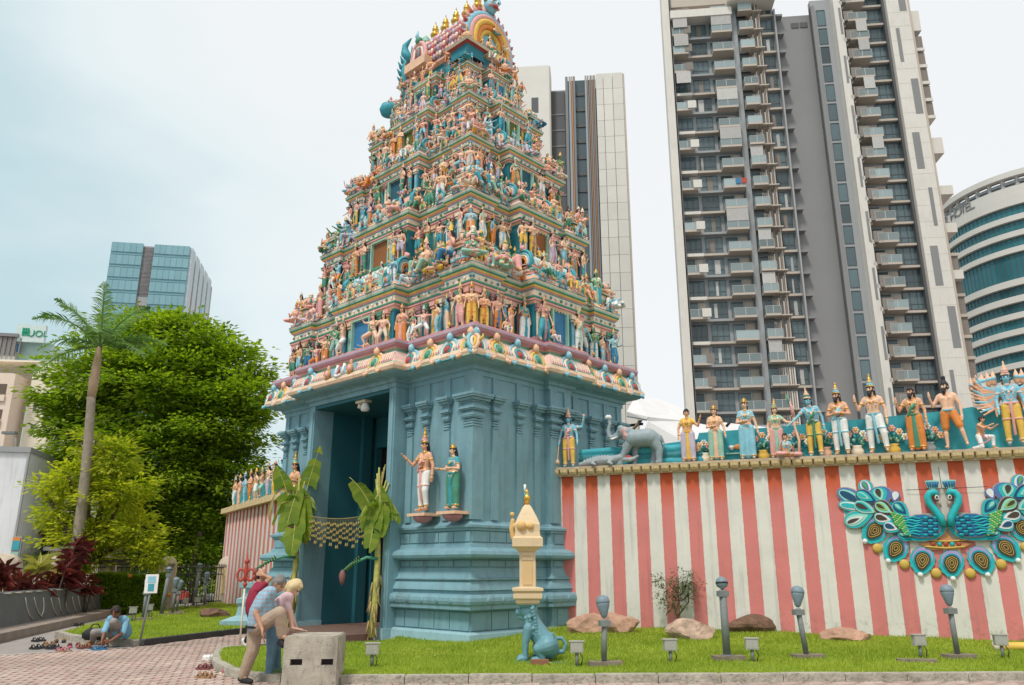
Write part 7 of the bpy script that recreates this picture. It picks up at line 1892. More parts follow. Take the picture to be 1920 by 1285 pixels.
m_cr = mat('render_cream', (.86, .76, .6), rough=.9, var=.06, scale=.4, streak=.12); m_crp = mat('render_peach', (.8, .64, .52), rough=.9, var=.06, scale=.4)
ef = Fac('cream_building', 'cream plastered building with slit windows behind the yellow-green tree', 'building', 70, 62, R(8))
S = ef.s
zt = ef.z(60, 680)
ef.box('wall', S(36, 850), S(99, 760), 0, 14, 0, zt, m_cr); ef.box('low_wall', S(99, 850), S(113, 850), .5, 14, 0, ef.z(105, 822), m_cr); ef.box('roof_slab', S(-80, 800), S(99, 760), -.1, 14, zt, zt + .15, m_cr)
ef.box('left_wing', S(-80, 850), S(31, 800), -1.6, 1, 0, zt - 1.3, m_crp)
for (py0, py1) in ((728, 760), (775, 805), (822, 850), (870, 900)):
    ef.box('opening', S(-80, 850), S(26, 760), -1.62, -1.55, ef.z(10, py1), ef.z(10, py0), mat('opening_brown', (.15, .11, .08), rough=.8)); ef.box('balustrade', S(-80, 850), S(26, 760), -1.75, -1.63, ef.z(10, py1), ef.z(10, py1) + .5, m_crp)
for px, py in ((66, 762), (60, 806), (54, 851), (47, 895), (42, 945)): ef.box('slit_window', S(px - 3, py), S(px + 3, py), -.04, .02, ef.z(px, py + 9), ef.z(px, py - 9), m_cdark)
ef.box('window', S(96, 825), S(108, 825), .42, .5, ef.z(100, 836), ef.z(100, 820), m_cglass); ef.box('window', S(85, 825), S(92, 825), -.04, .02, ef.z(88, 836), ef.z(88, 820), m_crp)
# lower white gable wall at the left edge
gf = Fac('white_shed', 'pale grey-white gable wall of a low building at the left edge', 'building', 20, 36, R(14))
S = gf.s
gf.box('wall', S(-80, 950), S(48, 900), 0, 6, 0, gf.z(20, 848), mat('shed_white', (.78, .78, .78), rough=.8, var=.08, scale=.6, streak=.25)); gf.box('roof_edge', S(-80, 950), S(50, 900), -.12, 6, gf.z(20, 848), gf.z(20, 838), m_cgrey2)
gf.box('corner_post', S(45, 900), S(49, 900), -.1, .02, 0, gf.z(20, 848), m_cgrey2)
sl = thing('street_lamp', 'flat-headed street lamp on a curved arm before the cream building', 'street lamp', at_depth(28, 1060, 44))
q = lambda px, py: at_depth(px, py, 44) - sl.location
m = MB(); m.tube([(0, 0, -1.5), q(28, 900) * 1.0, q(29, 850), q(30, 818)], .06, m_cgrey, 8); m.build('pole', sl)
m = MB(); a, b_ = q(6, 811), q(31, 813); m.box((a + b_) / 2, (abs(b_.x - a.x), .3, .14), C['dark'] if False else m_postg); m.build('lamp_head', sl)
# ------------------------------------------------------------ trees and plants
def crown(name, blobs, N, L, W, m, droop=.35, seed=0, shell=.55, parent=None, noise_k=.36, clump=26, spread=.55, flat=.4):
    """leaf clumps spread through overlapping lobes, each leaf a small bent blade"""
    r_ = np.random.default_rng(seed); B = np.array([b_[:3] for b_ in blobs]); Rr = np.array([b_[3:6] for b_ in blobs])
    wts = (Rr[:, 0] * Rr[:, 1] * Rr[:, 2]) ** .75; wts /= wts.sum(); nC = N // clump
    k = r_.choice(len(blobs), nC, p=wts); d = r_.normal(size=(nC, 3)); d /= np.linalg.norm(d, axis=1)[:, None]
    rad = shell + (1 - shell) * r_.random(nC) ** .6
    bump_ = 1 + noise_k * np.sin(d[:, 0] * 7 + k) * np.sin(d[:, 1] * 6 + 2 * k) + noise_k * .8 * np.sin(d[:, 2] * 9 + k * 1.3)
    Cc = B[k] + d * Rr[k] * (rad * bump_)[:, None]
    idx = np.repeat(np.arange(nC), clump); n = len(idx)
    off = r_.normal(size=(n, 3)) * [spread, spread, spread * flat]
    P = Cc[idx] + off
    out = d[idx] + off * .8 / spread * .6 + r_.normal(size=(n, 3)) * .35; out[:, 2] = out[:, 2] * .5 - droop; out /= np.linalg.norm(out, axis=1)[:, None]
    up = r_.normal(size=(n, 3)) * .45 + [0, 0, 1]; sd = np.cross(out, up); sd /= np.linalg.norm(sd, axis=1)[:, None] + 1e-9
    l = L * r_.uniform(.6, 1.3, n)[:, None]; w_ = W * r_.uniform(.7, 1.2, n)[:, None]
    a = P; t = P + out * l; b0_ = P + out * l * .45 + sd * w_; b1 = P + out * l * .45 - sd * w_ ; up2 = np.cross(sd, out); b0_ = b0_ + up2 * w_ * .3; b1 = b1 + up2 * w_ * .3
    V = np.stack([a, b0_, t, b1], 1).reshape(-1, 3); F = np.arange(4 * n).reshape(-1, 4)
    return link(name, raw_mesh(name, V, F, [m]), parent)
m_bark = mat('bark', (.12, .09, .065), rough=.95, var=.35, scale=6, bump=.8, bscale=20); m_barkp = mat('palm_bark', (.3, .25, .19), rough=.9, var=.25, scale=4, bump=.4, dirt=.4)
m_l1 = leafmat('big_tree_leaf', (.045, .12, .008), (.4, .48, .035), trans=.5); m_l2 = leafmat('yellow_leaf', (.15, .24, .01), (.68, .62, .05), trans=.5); m_l3 = leafmat('palm_leaf', (.08, .18, .05), (.32, .46, .16), trans=.35); m_l4 = leafmat('hedge_leaf', (.08, .17, .01), (.3, .42, .02), trans=.4); m_l5 = leafmat('dark_leaf', (.03, .08, .01), (.09, .19, .015), trans=.4)
def blob(px, py, Y, rpx, rpy, ry):
    p = at_depth(px, py, Y); k = (Y * _c + (p.z - EYE) * _s) / FPX
    return (p.x, p.y, p.z, rpx * k, ry, rpy * k)
def tree(name, label, cat, base, blobs, N, L, W, m, trunk, seed, clump=26, spread=.55, droop=.35):
    t = thing(name, label, cat, base); b0_ = Vector(base); mb = MB(); r_ = random.Random(seed)
    for pts, rads in trunk: mb.tube([Vector(p) - b0_ for p in pts], rads, m_bark, 8)
    fork = Vector(trunk[0][0][-1]) - b0_
    for b_ in blobs:
        e = Vector(b_[:3]) - b0_; mid = fork.lerp(e, .5) + Vector((r_.uniform(-.4, .4), r_.uniform(-.4, .4), -.2))
        mb.tube([fork, mid, e, e + Vector((0, 0, b_[5] * .5))], [.16, .1, .05, .02], m_bark, 6)
        for q in range(5):
            f = mid.lerp(e, r_.random()); mb.tube([f, f + Vector((r_.gauss(0, 1), r_.gauss(0, 1), r_.gauss(.5, .6))) * b_[3] * .5], [.035, .01], m_bark, 4)
    mb.build('trunk', t)
    crown('crown', [(b_[0] - base[0], b_[1] - base[1], b_[2] - base[2], *b_[3:]) for b_ in blobs], N, L, W, m, droop, seed, parent=t, clump=clump, spread=spread)
    return t
YB = 42
bb = [blob(270, 660, YB, 60, 55, 2.4), blob(350, 655, YB, 75, 45, 2.4), blob(420, 700, YB, 62, 60, 2.2), blob(460, 750, YB - 1, 38, 55, 1.6), blob(200, 720, YB, 90, 65, 2.6), blob(150, 770, YB, 58, 55, 2), blob(300, 740, YB - 1, 120, 80, 3.0), blob(400, 800, YB - 1, 85, 80, 2.4), blob(300, 870, YB - 1, 120, 90, 3),
      blob(410, 910, YB, 75, 80, 2.3), blob(330, 980, YB, 110, 80, 2.8), blob(420, 1010, YB, 45, 70, 1.8), blob(180, 850, YB, 70, 60, 2.2), blob(235, 610, YB, 34, 24, 1.2), blob(320, 608, YB, 46, 20, 1.2), blob(392, 640, YB, 34, 26, 1.2), blob(478, 700, YB, 18, 18, .8), blob(468, 860, YB, 22, 40, 1), blob(110, 800, YB, 28, 22, 1), blob(270, 1010, YB + 1, 80, 50, 2)]
base = ground(330, 1125, 0); base = at_depth(330, 1100, YB); base.z = 0
tree('big_tree', 'big dense green tree filling the left middle, behind the palm', 'tree', base, bb, 84000, .34, .085, m_l1, [([base, base + Vector((.2, 0, 2.2)), base + Vector((0, 0, 3.6))], [.42, .34, .28])], 5, clump=46, spread=.42, droop=.15)
YY = 29
yb = [blob(215, 860, YY, 44, 32, 0.88), blob(130, 900, YY, 48, 29, 0.88), blob(230, 930, YY, 56, 35, 1.04), blob(110, 960, YY, 40, 28, 0.80), blob(170, 1000, YY, 64, 32, 0.96), blob(260, 1000, YY, 36, 29, 0.80), blob(180, 830, YY, 32, 18, 0.56), blob(280, 1040, YY, 20, 20, 0.56), blob(80, 920, YY, 19, 15, 0.48), blob(160, 1050, YY, 44, 20, 0.72)]
base = at_depth(152, 1100, YY); base.z = .1
tree('yellow_tree', 'smaller yellow-green tree in front of the palm trunk', 'tree', base, yb, 11500, .23, .048, m_l2, [([base, base + Vector((-.05, 0, 1.0)), base + Vector((.1, 0, 1.8))], [.13, .1, .09])], 8, clump=36, spread=.24, droop=.2)
# palm
YP = 28
pbase = at_depth(134, 1090, YP); pbase.z = .1; ptop = at_depth(187, 650, YP)
pl = thing('palm_tree', 'tall royal palm with leaning grey trunk rising above the trees', 'palm tree', pbase); tp = ptop - pbase
m = MB(); N = 26
pts = [Vector((0, 0, 0)).lerp(tp - Vector((.05, 0, 1.9)), i / N) + Vector((.12 * math.sin(i / N * 3), 0, 0)) for i in range(N + 1)]
m.tube(pts, [.215 - .075 * (i / N) + (.008 if i % 2 else 0) for i in range(N + 1)], m_barkp, 14); m.build('trunk', pl)
m = MB(); m.tube([pts[-1], pts[-1].lerp(tp, .3), pts[-1].lerp(tp, .7), tp], [.145, .17, .135, .08], mat('crownshaft', (.46, .32, .2), rough=.7, var=.2, scale=3), 12); m.build('crown_shaft', pl)
def frond(parent, root, d, L, droop, seed, m_, wid=.75, n=16, lf=.055):
    r_ = random.Random(seed); p = Vector(root); d = nrm(d); mb = MB(); sp = []
    for i in range(n + 1): sp.append(p.copy()); p = p + d * (L / n); d = nrm(d + Vector((0, 0, -droop / n * (1 + i / n * 1.5))))
    mb.tube(sp, [.045 * (1 - .85 * i / n) for i in range(n + 1)], m_, 5)
    for i in range(2, n + 1):
        for q in (0, .25, .5, .75):
            if i == n and q: continue
            a = sp[i].lerp(sp[min(i + 1, n)], q); dr = nrm(sp[min(i + 1, n)] - sp[i - 1]); sd = nrm(dr.cross(Vector((0, 0, 1)))); t = (i + q) / n
            w_ = wid * (math.sin(math.pi * min(1, t * .9 + .1))) ** .6
            for s_ in (-1, 1):
                e = a + (sd * s_ * r_.uniform(.7, 1) + dr * .45 + Vector((0, 0, r_.uniform(-.5, .2)))).normalized() * w_ * r_.uniform(.8, 1.1)
                mid = a.lerp(e, .5) + Vector((0, 0, .06)); x = dr * lf * .5
                mb.add([a - x, a + x, mid + x, e, mid - x], [(0, 1, 2, 3, 4)], m_)
    return mb.build('frond', parent)
fr_specs = [((-.85, -.2, .95), 3.2, 1.1, .8), ((-.7, .2, 1.1), 3.2, .8, .8), ((-1, 0, -.05), 3.1, .9, .8), ((-.5, -.4, 1), 2.7, .8, .75), ((.1, -.3, 1), 2.8, .4, .6), ((.7, -.2, .95), 2.9, .8, .75), ((1, .2, .55), 2.9, .9, .75), ((1, -.3, .2), 2.7, 1.0, .75), ((.3, .5, 1), 2.7, .7, .7), ((-.2, .6, .8), 2.6, .9, .7), ((.6, .6, .5), 2.5, 1.0, .7), ((-.7, -.7, .3), 2.6, 1.2, .75), ((.35, -.8, .5), 2.4, 1.1, .7)]
for i, (d, L, dr, w_) in enumerate(fr_specs): frond(pl, tp, d, L * .85, dr * .75, i, m_l3, w_ * .85, lf=.03)
# hedge with flowers
def box_leaves(name, x0, x1, y0, y1, z0, z1, N, L, W, m, seed, parent=None, rz=0.0):
    r_ = np.random.default_rng(seed); P = r_.uniform([x0, y0, z0], [x1, y1, z1], (N, 3))
    f = r_.integers(0, 3, N); P[f == 0, 1] = y0 + r_.exponential(.05, (f == 0).sum()); P[f == 1, 2] = z1 - r_.exponential(.05, (f == 1).sum()) + .05 * np.sin(P[f == 1, 0] * 3)
    out = r_.normal(size=(N, 3)) + [0, -.6, .5]; out /= np.linalg.norm(out, axis=1)[:, None]; sd = np.cross(out, r_.normal(size=(N, 3))); sd /= np.linalg.norm(sd, axis=1)[:, None]
    l = L * r_.uniform(.6, 1.3, N)[:, None]; V = np.stack([P, P + out * l * .5 + sd * W, P + out * l, P + out * l * .5 - sd * W], 1).reshape(-1, 3)
    return link(name, raw_mesh(name, V, np.arange(4 * N).reshape(-1, 4), [m]), parent)
ha, hb = ground(165, 1142, .1), ground(312, 1140, .1)
ha = at_depth(165, 1142, 29.5); hb = at_depth(308, 1142, 30.5); ang = math.atan2(hb.y - ha.y, hb.x - ha.x); Lh = (hb - ha).length
hd = thing('hedge', 'clipped green hedge with orange flowers behind the grey lettered wall', 'hedge', (ha.x, ha.y, .05), ang)
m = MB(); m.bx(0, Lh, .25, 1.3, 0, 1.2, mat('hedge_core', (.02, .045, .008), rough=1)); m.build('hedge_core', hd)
tag(box_leaves('leaves', 0, Lh, 0, 1.2, 0, 1.3, 14000, .09, .03, m_l4, 3, hd), kind='stuff')
m = MB()
for x, z in ((.35, .75), (2.1, 1.3), (1.2, 1.28), (2.6, .6)): m.sph((x, -.05, z), (.08, .06, .07), C['orange'], 8, 6)
m.build('flowers', hd)
# low grey wall with metal strokes
wa, wb_ = ground(-120, 1218, .02), ground(196, 1152, .02)
wa = ground(0, 1192, 0); dirw = (ground(196, 1150, 0) - wa); wa = wa - dirw * .8; Lw = (ground(196, 1150, 0) - wa).length; aw = math.atan2(dirw.y, dirw.x)
sw = thing('sign_wall', 'low dark grey sign wall with curved metal strokes and a stone plinth', 'wall', (wa.x, wa.y, 0), aw)
m_slate = mat('slate_grey', (.13, .14, .145), rough=.6, var=.22, scale=1.5, streak=.3, bump=.15); m_metal = mat('brushed_metal', (.6, .56, .5), rough=.35, metal=.6, var=.1)
m = MB(); m.add([(0, -.12, 0), (Lw, -.12, 0), (Lw, .16, 0), (0, .16, 0), (0, .0, 1.02), (Lw, .0, 1.02), (Lw, .2, 1.02), (0, .2, 1.02)], [(0, 1, 5, 4), (1, 2, 6, 5), (2, 3, 7, 6), (3, 0, 4, 7), (4, 5, 6, 7)], m_slate); m.build('slab', sw)
m = MB(); m.bx(0, Lw + .5, -.75, .0, 0, .2, mat('plinth_stone', (.3, .24, .2), rough=.8, var=.2, dirt=.3)); m.build('plinth', sw)
def swp(px, py):
    s_, z_ = on_vert(px, py, (wa.x, wa.y), (math.cos(aw), math.sin(aw))); return (s_, -.13 + .12 * z_, z_)
k_ = 240 / 1542
strokes = [[(290, 520), (290, 640), (305, 720), (345, 785)], [(395, 520), (400, 600), (420, 690), (450, 750), (485, 680), (500, 600), (502, 520)], [(595, 520), (600, 620), (615, 690), (640, 735)], [(685, 520), (690, 600), (690, 660), (715, 715)], [(765, 515), (765, 600), (770, 660), (790, 715)], [(850, 510), (855, 600), (862, 660), (885, 705)], [(920, 505), (925, 590), (930, 640), (945, 685)], [(985, 470), (1010, 480), (1025, 560), (1040, 640), (1060, 680)], [(1010, 462), (1075, 460), (1085, 540), (1100, 610), (1125, 668)]]
for st_ in strokes: m = MB(); m.tube([swp(x * k_, 1040 + y * k_) for x, y in st_], .022, m_metal, 6); m.build('metal_stroke', sw)
m = MB()
for j in range(9): a = swp((40 + j * 125) * k_, 1040 + (470 - j * 9) * k_); b_ = swp((120 + j * 125) * k_, 1040 + (468 - j * 9) * k_); c_ = swp((170 + j * 125) * k_, 1040 + (455 - j * 9) * k_); m.tube([a, b_, c_], [.008, .03, .01], m_metal, 5)
m.build('metal_wave', sw)
# gate pillars, railings
m_pil = mat('pillar_cream', (.6, .5, .38), rough=.85, var=.1, dirt=.3); m_iron = mat('iron_black', (.02, .02, .022), rough=.5)
PILS = [(428, 36, .42, 1.86, 'widest cream gate pillar against the striped far wall'), (315, 32.2, .3, 1.9, 'cream gate pillar with rounded top behind the floodlights'), (202, 31, .3, 1.86, 'cream pillar top showing over the hedge'), (92, 26.5, .36, 1.8, 'cream pillar among the red-leaved plants'), (8, 23.5, .42, 1.75, 'cream pillar at the left edge behind red plants')]
pp = []
for px, Y, w_, h_, lab in PILS:
    p = at_depth(px, 1066, Y); t = thing('gate_pillar', lab, 'pillar', (p.x, p.y, .05), .25, 'cream pillars of the railing'); pp.append(p)
    m = MB(); m.bx(-w_, w_, -w_ * .7, w_ * .7, 0, h_ - .18, m_pil); m.build('shaft', t)
    m = MB(); m.tube([(0, -w_ * .7, h_ - .2), (0, w_ * .7, h_ - .2)], w_ * .96, m_pil, 20); m.build('rounded_cap', t)
    m = MB(); m.bx(-w_ * .5, w_ * .5, -w_ * .7 - .02, -w_ * .7, .5, h_ - .3, m_petal); m.build('inset_panel', t)
rl = thing('railing', 'black iron railing running between the cream gate pillars', 'railing', (0, 0, 0))
for a, b_ in zip(pp[:-1], pp[1:]):
    L = (b_ - a).length; n_ = int(L / .16); d = (b_ - a) / L
    m = MB()
    for z_ in (.25, 1.35, 1.62): m.tube([Vector((a.x, a.y, z_)), Vector((b_.x, b_.y, z_))], .022, m_iron, 4)
    m.build('rail', rl)
    for i in range(1, n_):
        p = a + d * (i * L / n_); m = MB(); m.tube([(p.x, p.y, .1), (p.x, p.y, 1.72)], .013, m_iron, 4); m.sph((p.x, p.y, 1.75), .025, m_iron, 5, 4); m.build('railing_bar', rl)
# dark understorey behind railing
us = thing('shrub_row', 'dark leafy shrubs filling the shade behind the railing', 'shrubs', at_depth(400, 1100, 40))
crown('leaves', [(-2.5, 0, 1.2, 2.6, 1, 1.6), (1, .5, 1.4, 2.6, 1, 2.0), (-6, -.5, .8, 2.4, 1, 1.4), (-10, -2, .8, 2.4, 1, 1.0), (2, -1, .3, 1.6, .8, 1.2)], 16000, .2, .05, m_l1, parent=us, seed=77, clump=20, spread=.35)
m = MB(); m.tube([(-1, 0, -1), (-1.1, 0, 1), (-.9, 0, 2.6)], .12, m_bark, 7); m.build('stems', us)
# red cordylines and the yellow spiky plant
m_red = leafmat('cordyline_leaf', (.05, .012, .014), (.24, .04, .035), trans=.3); m_yl = leafmat('pandan_leaf', (.35, .33, .06), (.7, .62, .25), trans=.3)
def spiky(label, px, py, Y, h, L, m_, seed, n=30, name='cordyline_plant', stems=3):
    p = at_depth(px, py, Y); t = thing(name, label, 'plant', (p.x, p.y, .05), 0, 'leafy plants behind the grey wall'); r_ = random.Random(seed); ms = MB(); ml = MB()
    for s_ in range(stems):
        hx = r_.uniform(-.3, .3) if stems > 1 else 0; hh = h * r_.uniform(.55, 1); top = Vector((hx, r_.uniform(-.2, .2), hh)); ms.tube([(hx * .3, 0, 0), top], [.035, .02], m_bark, 6)
        for k in range(n):
            a = r_.uniform(0, 6.28); el = r_.uniform(-.2, 1.3); d = Vector((math.cos(a) * math.cos(el), math.sin(a) * math.cos(el), math.sin(el))); o = top - Vector((0, 0, r_.uniform(0, .35 * hh * .6))); sd = nrm(d.cross(Vector((0, 0, 1)))) * L * .075
            l = L * r_.uniform(.7, 1.1); mid = o + d * l * .5; e = mid + nrm(d + Vector((0, 0, -.7))) * l * .5
            ml.add([o - sd * .4, o + sd * .4, mid + sd, e, mid - sd], [(0, 1, 2, 3, 4)], m_)
    ms.build('stems', t); ml.build('leaves', t)
for i, (px, Y, h, L, lab) in enumerate(((12, 22, 1.8, .65, 'red cordyline nearest the left edge, before the cream pillar'), (45, 23, 1.5, .6, 'low red cordyline behind the left end of the grey wall'), (75, 24, 1.2, .5, 'red-brown cordyline under the yellow spiky plant'), (100, 25, 1.8, .65, 'upright red cordyline left of the dark maroon clump'), (125, 25.5, 1.8, .65, 'wide maroon cordyline in the middle of the bed'), (145, 27, 2.5, .7, 'tallest dark maroon cordyline beside the yellow tree stem'), (165, 27.5, 1.3, .5, 'small red cordyline at the hedge end of the bed'))):
    spiky(lab, px, 1080, Y, h, L, m_red, 30 + i, 17, stems=4)
spiky('yellow-striped spiky plant rising above the red cordylines', 76, 1040, 25, 2.15, .75, m_yl, 61, 46, 'pandan_plant', 1)
# small bush at the striped wall
p = ww(.32, -.35, 0); bz = LZ(p.x, p.y)
bs = thing('small_bush', 'thin small bush growing at the foot of the striped wall', 'bush', (p.x, p.y, bz)); m = MB(); r_ = random.Random(6)
m.tube([(0, 0, 0), (.02, 0, .3), (-.08, 0, .65)], [.03, .025, .015], m_bark, 6); m.tube([(.02, 0, .3), (.28, 0, .6), (.3, 0, 1.0)], [.02, .015, .008], m_bark, 5)
for k in range(26): a = Vector((r_.uniform(-.1, .25), 0, r_.uniform(.5, .9))); m.tube([a, a + Vector((r_.gauss(0, .25), r_.gauss(0, .1), abs(r_.gauss(.2, .15))))], [.008, .003], m_bark, 3)
m.build('stems', bs)
crown('leaves', [(-.15, 0, .8, .3, .2, .3), (.2, 0, 1.05, .28, .2, .25), (-.3, 0, 1.05, .25, .15, .12), (-.05, 0, .55, .3, .15, .15), (.28, 0, .9, .15, .15, .3)], 900, .075, .017, leafmat('bush_leaf', (.05, .08, .025), (.2, .24, .1), trans=.2), parent=bs, seed=4, clump=4, spread=.07, shell=.2)
# white tent canopies behind the wall
m_tent = mat('tent_white', (.72, .7, .69), rough=.7, var=.07, scale=.8, dirt=.1)
def tent(label, pts, m=m_tent):
    t = thing('tent_canopy', label, 'tent', (0, 0, 0)); mb = MB(); 
    for poly in pts: 
        P = [at_depth(*q) for q in poly]; mb.add(P, [tuple(range(len(P)))], m); mb.add([p + Vector((0, .03, -.05)) for p in P], [tuple(reversed(range(len(P))))], m)
    mb.build('canopy', t); return t
te = tent('white tent roof between the tower and the apartment block', [[(1175, 772, 27), (1190, 745, 30), (1235, 748, 34), (1290, 770, 34), (1290, 790, 28), (1215, 782, 26)], [(1215, 782, 26), (1290, 790, 28), (1340, 800, 27), (1340, 860, 26), (1185, 860, 25.5), (1215, 790, 26)], [(1175, 772, 27), (1215, 782, 26), (1213, 787, 26), (1175, 780, 27)]])
m = MB(); m.tube([at_depth(1165, 830, 27), at_depth(1205, 785, 26.5)], .05, m_timber, 6); m.tube([at_depth(1165, 800, 27.5), at_depth(1205, 795, 27)], .05, C['dark'], 6); m.build('timber_frame', te)
te = tent('long low white tent roof behind the women statues', [[(1340, 790, 27), (1380, 795, 27), (1500, 808, 27), (1500, 850, 26), (1340, 850, 26)]]); m = MB(); m.tube([at_depth(1362, 800, 26.4), at_depth(1370, 790, 26.4)], .05, C['dark'], 6); m.build('bracket', te)
te = tent('small white tent roof beside the many-headed statue', [[(1800, 790, 26), (1825, 765, 28), (1860, 768, 28), (1925, 775, 27), (1925, 820, 25), (1800, 820, 25)]]); m = MB(); m.tube([at_depth(1850, 775, 26), at_depth(1850, 830, 26)], .04, C['white'], 6); m.build('pole', te)
# planter greenery above the parapet
gr = thing('planter_shrubs', 'row of green leafy shrubs showing above the turquoise parapet', 'shrubs', ww(3.2, 1.5, 4.7))
crown('leaves', [(0.4, 0, .05, .7, .4, .22), (1.4, -.3, .1, .6, .4, .2), (-.4, .2, .05, .5, .3, .2), (2.4, -.7, .05, .5, .3, .16), (3.9, -1.2, .05, .7, .3, .2)], 2600, .13, .03, m_l4, parent=gr, seed=14, clump=8, spread=.12, shell=.2)
m = MB(); m.bx(-1, 5, .0, .3, -.5, -.05, C['mauve']); o = m.build('planter', gr); o.rotation_euler = (0, 0, WRZ)
# street clutter at the far left: bus stop sign, kiosk, bollard lamp
bsn = thing('bus_stop_sign', 'tall teal street sign with orange top beside the left buildings', 'sign', at_depth(30, 1066, 30)); q = lambda px, py, Y=30: at_depth(px, py, Y) - bsn.location
w_ = q(38, 1030).x - q(21, 1030).x
m = MB(); m.bx(q(21, 1030).x, q(38, 1030).x, 0, .1, -1.5, q(30, 1006).z, m_cgrey2); m.build('frame', bsn)
for py0, py1, c_ in ((1008, 1014, 'orange'), (1014, 1032, 'teal'), (1036, 1044, 'mint'), (1045, 1052, 'mint')): m = MB(); m.bx(q(22, 1030).x, q(36, 1030).x, -.03, -.001, q(30, py1).z, q(30, py0).z, C[c_]); m.build('panel', bsn)
m = MB(); m.box(((q(29, 1).x), -.05, q(30, 1024).z), (.14, .02, .1), C['white']); m.build('bus_symbol', bsn)
ks = thing('shop_front', 'dark shop front with a red awning and an orange sign at the far left', 'shop', at_depth(75, 1066, 40)); q = lambda px, py, Y=40: at_depth(px, py, Y) - ks.location
m = MB(); m.bx(q(42, 1030).x, q(140, 1030).x, .2, 3, -1.5, q(30, 998).z, C['dark']); m.build('wall', ks)
m = MB(); m.bx(q(28, 1030).x, q(84, 1030).x, -.6, .2, q(30, 1004).z, q(30, 994).z, mat('awning_brown', (.16, .05, .04), rough=.8)); m.build('awning', ks)
m = MB(); m.bx(q(44, 1030).x, q(58, 1030).x, .1, .2, q(30, 1019).z, q(30, 1013).z, C['orange']); m.build('orange_sign', ks)
m = MB(); m.bx(q(42, 1030).x, q(62, 1030).x, .1, .2, q(30, 1046).z, q(30, 1024).z, C['grey']); m.build('poster', ks)
bl2 = thing('guard_house', 'low grey flat-roofed shelter behind the railing', 'shelter', at_depth(170, 1066, 38)); q = lambda px, py, Y=38: at_depth(px, py, Y) - bl2.location
m = MB(); m.bx(q(95, 1030).x, q(205, 1030).x, 0, 3, -1.5, q(30, 1032).z, m_pil); m.build('wall', bl2)
m = MB(); m.bx(q(92, 1030).x, q(215, 1030).x, -.5, 3.2, q(30, 1033).z, q(30, 1026).z, m_cgrey); m.build('roof', bl2)
cl = thing('path_lamp', 'black twin-armed path lamp standing before the dark trees', 'street lamp', at_depth(216, 1066, 33)); q = lambda px, py, Y=33: at_depth(px, py, Y) - cl.location
m = MB(); m.tube([(0, 0, -1.5), (0, 0, q(216, 1015).z)], .05, m_iron, 6); m.build('pole', cl)
m = MB(); m.bx(-.28, .28, -.1, .1, q(216, 1015).z, q(216, 1015).z + .07, m_iron); m.build('lamp_head', cl)
rd = thing('red_box', 'small red post-mounted box behind the floodlights', 'box', at_depth(342, 1118, 35)); m = MB(); m.box((0, 0, 0), (.5, .2, .32), C['red']); m.lathe([(.12, 0), (.14, .03), (.05, .06)], (0, 0, .16), C['red'], 10); m.tube([(0, 0, -.16), (0, 0, -1.2)], .03, C['grey'], 6); m.build('box_body', rd)
# far treeline behind everything on the left
ft = thing('distant_trees', 'dark belt of trees closing the view at the left behind the shelter', 'trees', (-26, 62, 0))
crown('leaves', [(-8, 0, 2.5, 5, 2, 2.8), (0, 1, 3, 5, 2, 3.2), (8, 0, 3, 5, 2, 3.4), (15, -2, 3, 4, 2, 3.5)], 12000, .6, .15, m_l5, parent=ft, seed=31, clump=20, spread=.8)
m = MB(); m.tube([(0, 0, 0), (0, 0, 3)], .3, m_bark, 6); m.build('trunk', ft); ft['kind'] = 'stuff'
# ------------------------------------------------------------ people
def pmat(name, col, **k): k.setdefault('rough', .75); k.setdefault('var', .08); k.setdefault('scale', 14); return mat('person_' + name, col, **k)
p_skin = pmat('skin_tan', (.52, .27, .17), rough=.5); p_skinp = pmat('skin_fair', (.66, .4, .3), rough=.5); p_skind = pmat('skin_brown', (.24, .11, .06), rough=.5)
p_khaki = pmat('khaki', (.43, .32, .23), bump=.35, bscale=12, var=.14, scale=6); p_jean = pmat('denim', (.15, .28, .38), bump=.35, bscale=14, var=.22, scale=7); p_pink = pmat('pink_cotton', (.66, .45, .47), bump=.25, bscale=14)
p_mar = pmat('maroon_cotton', (.3, .02, .05), bump=.25); p_grey = pmat('grey_trousers', (.3, .27, .24), bump=.3, bscale=12); p_blk = pmat('black', (.02, .02, .022)); p_shoe = pmat('shoe_red', (.3, .045, .03)); p_wh = pmat('white', (.75, .75, .75))
p_hgrey = pmat('hair_grey', (.2, .18, .165), var=.3, scale=40); p_hblond = pmat('hair_blond', (.66, .5, .27), var=.22, scale=30); p_hdark = pmat('hair_dark', (.04, .025, .02), var=.3)
def plaid(name, c1, c2):
    m = bpy.data.materials.new(name); m.use_nodes = True; n, l = m.node_tree.nodes, m.node_tree.links; b = n['Principled BSDF']; b.inputs['Roughness'].default_value = .8
    tc = n.new('ShaderNodeTexCoord'); mx = None; last = None
    col = n.new('ShaderNodeMix'); col.data_type = 'RGBA'; col.inputs['A'].default_value = (*c1, 1); col.inputs['B'].default_value = (*c2, 1)
    ws_ = []
    for ax in ('X', 'Z'):
        w_ = n.new('ShaderNodeTexWave'); w_.bands_direction = ax; w_.inputs['Scale'].default_value = 5.5; l.new(tc.outputs['Object'], w_.inputs['Vector']); r_ = n.new('ShaderNodeMath'); r_.operation = 'GREATER_THAN'; r_.inputs[1].default_value = .72; l.new(w_.outputs['Fac'], r_.inputs[0]); ws_.append(r_.outputs[0])
    a = n.new('ShaderNodeMath'); a.operation = 'ADD'; l.new(ws_[0], a.inputs[0]); l.new(ws_[1], a.inputs[1]); h = n.new('ShaderNodeMath'); h.operation = 'MULTIPLY'; h.inputs[1].default_value = .38; l.new(a.outputs[0], h.inputs[0]); l.new(h.outputs[0], col.inputs['Factor']); l.new(col.outputs['Result'], b.inputs['Base Color'])
    return m
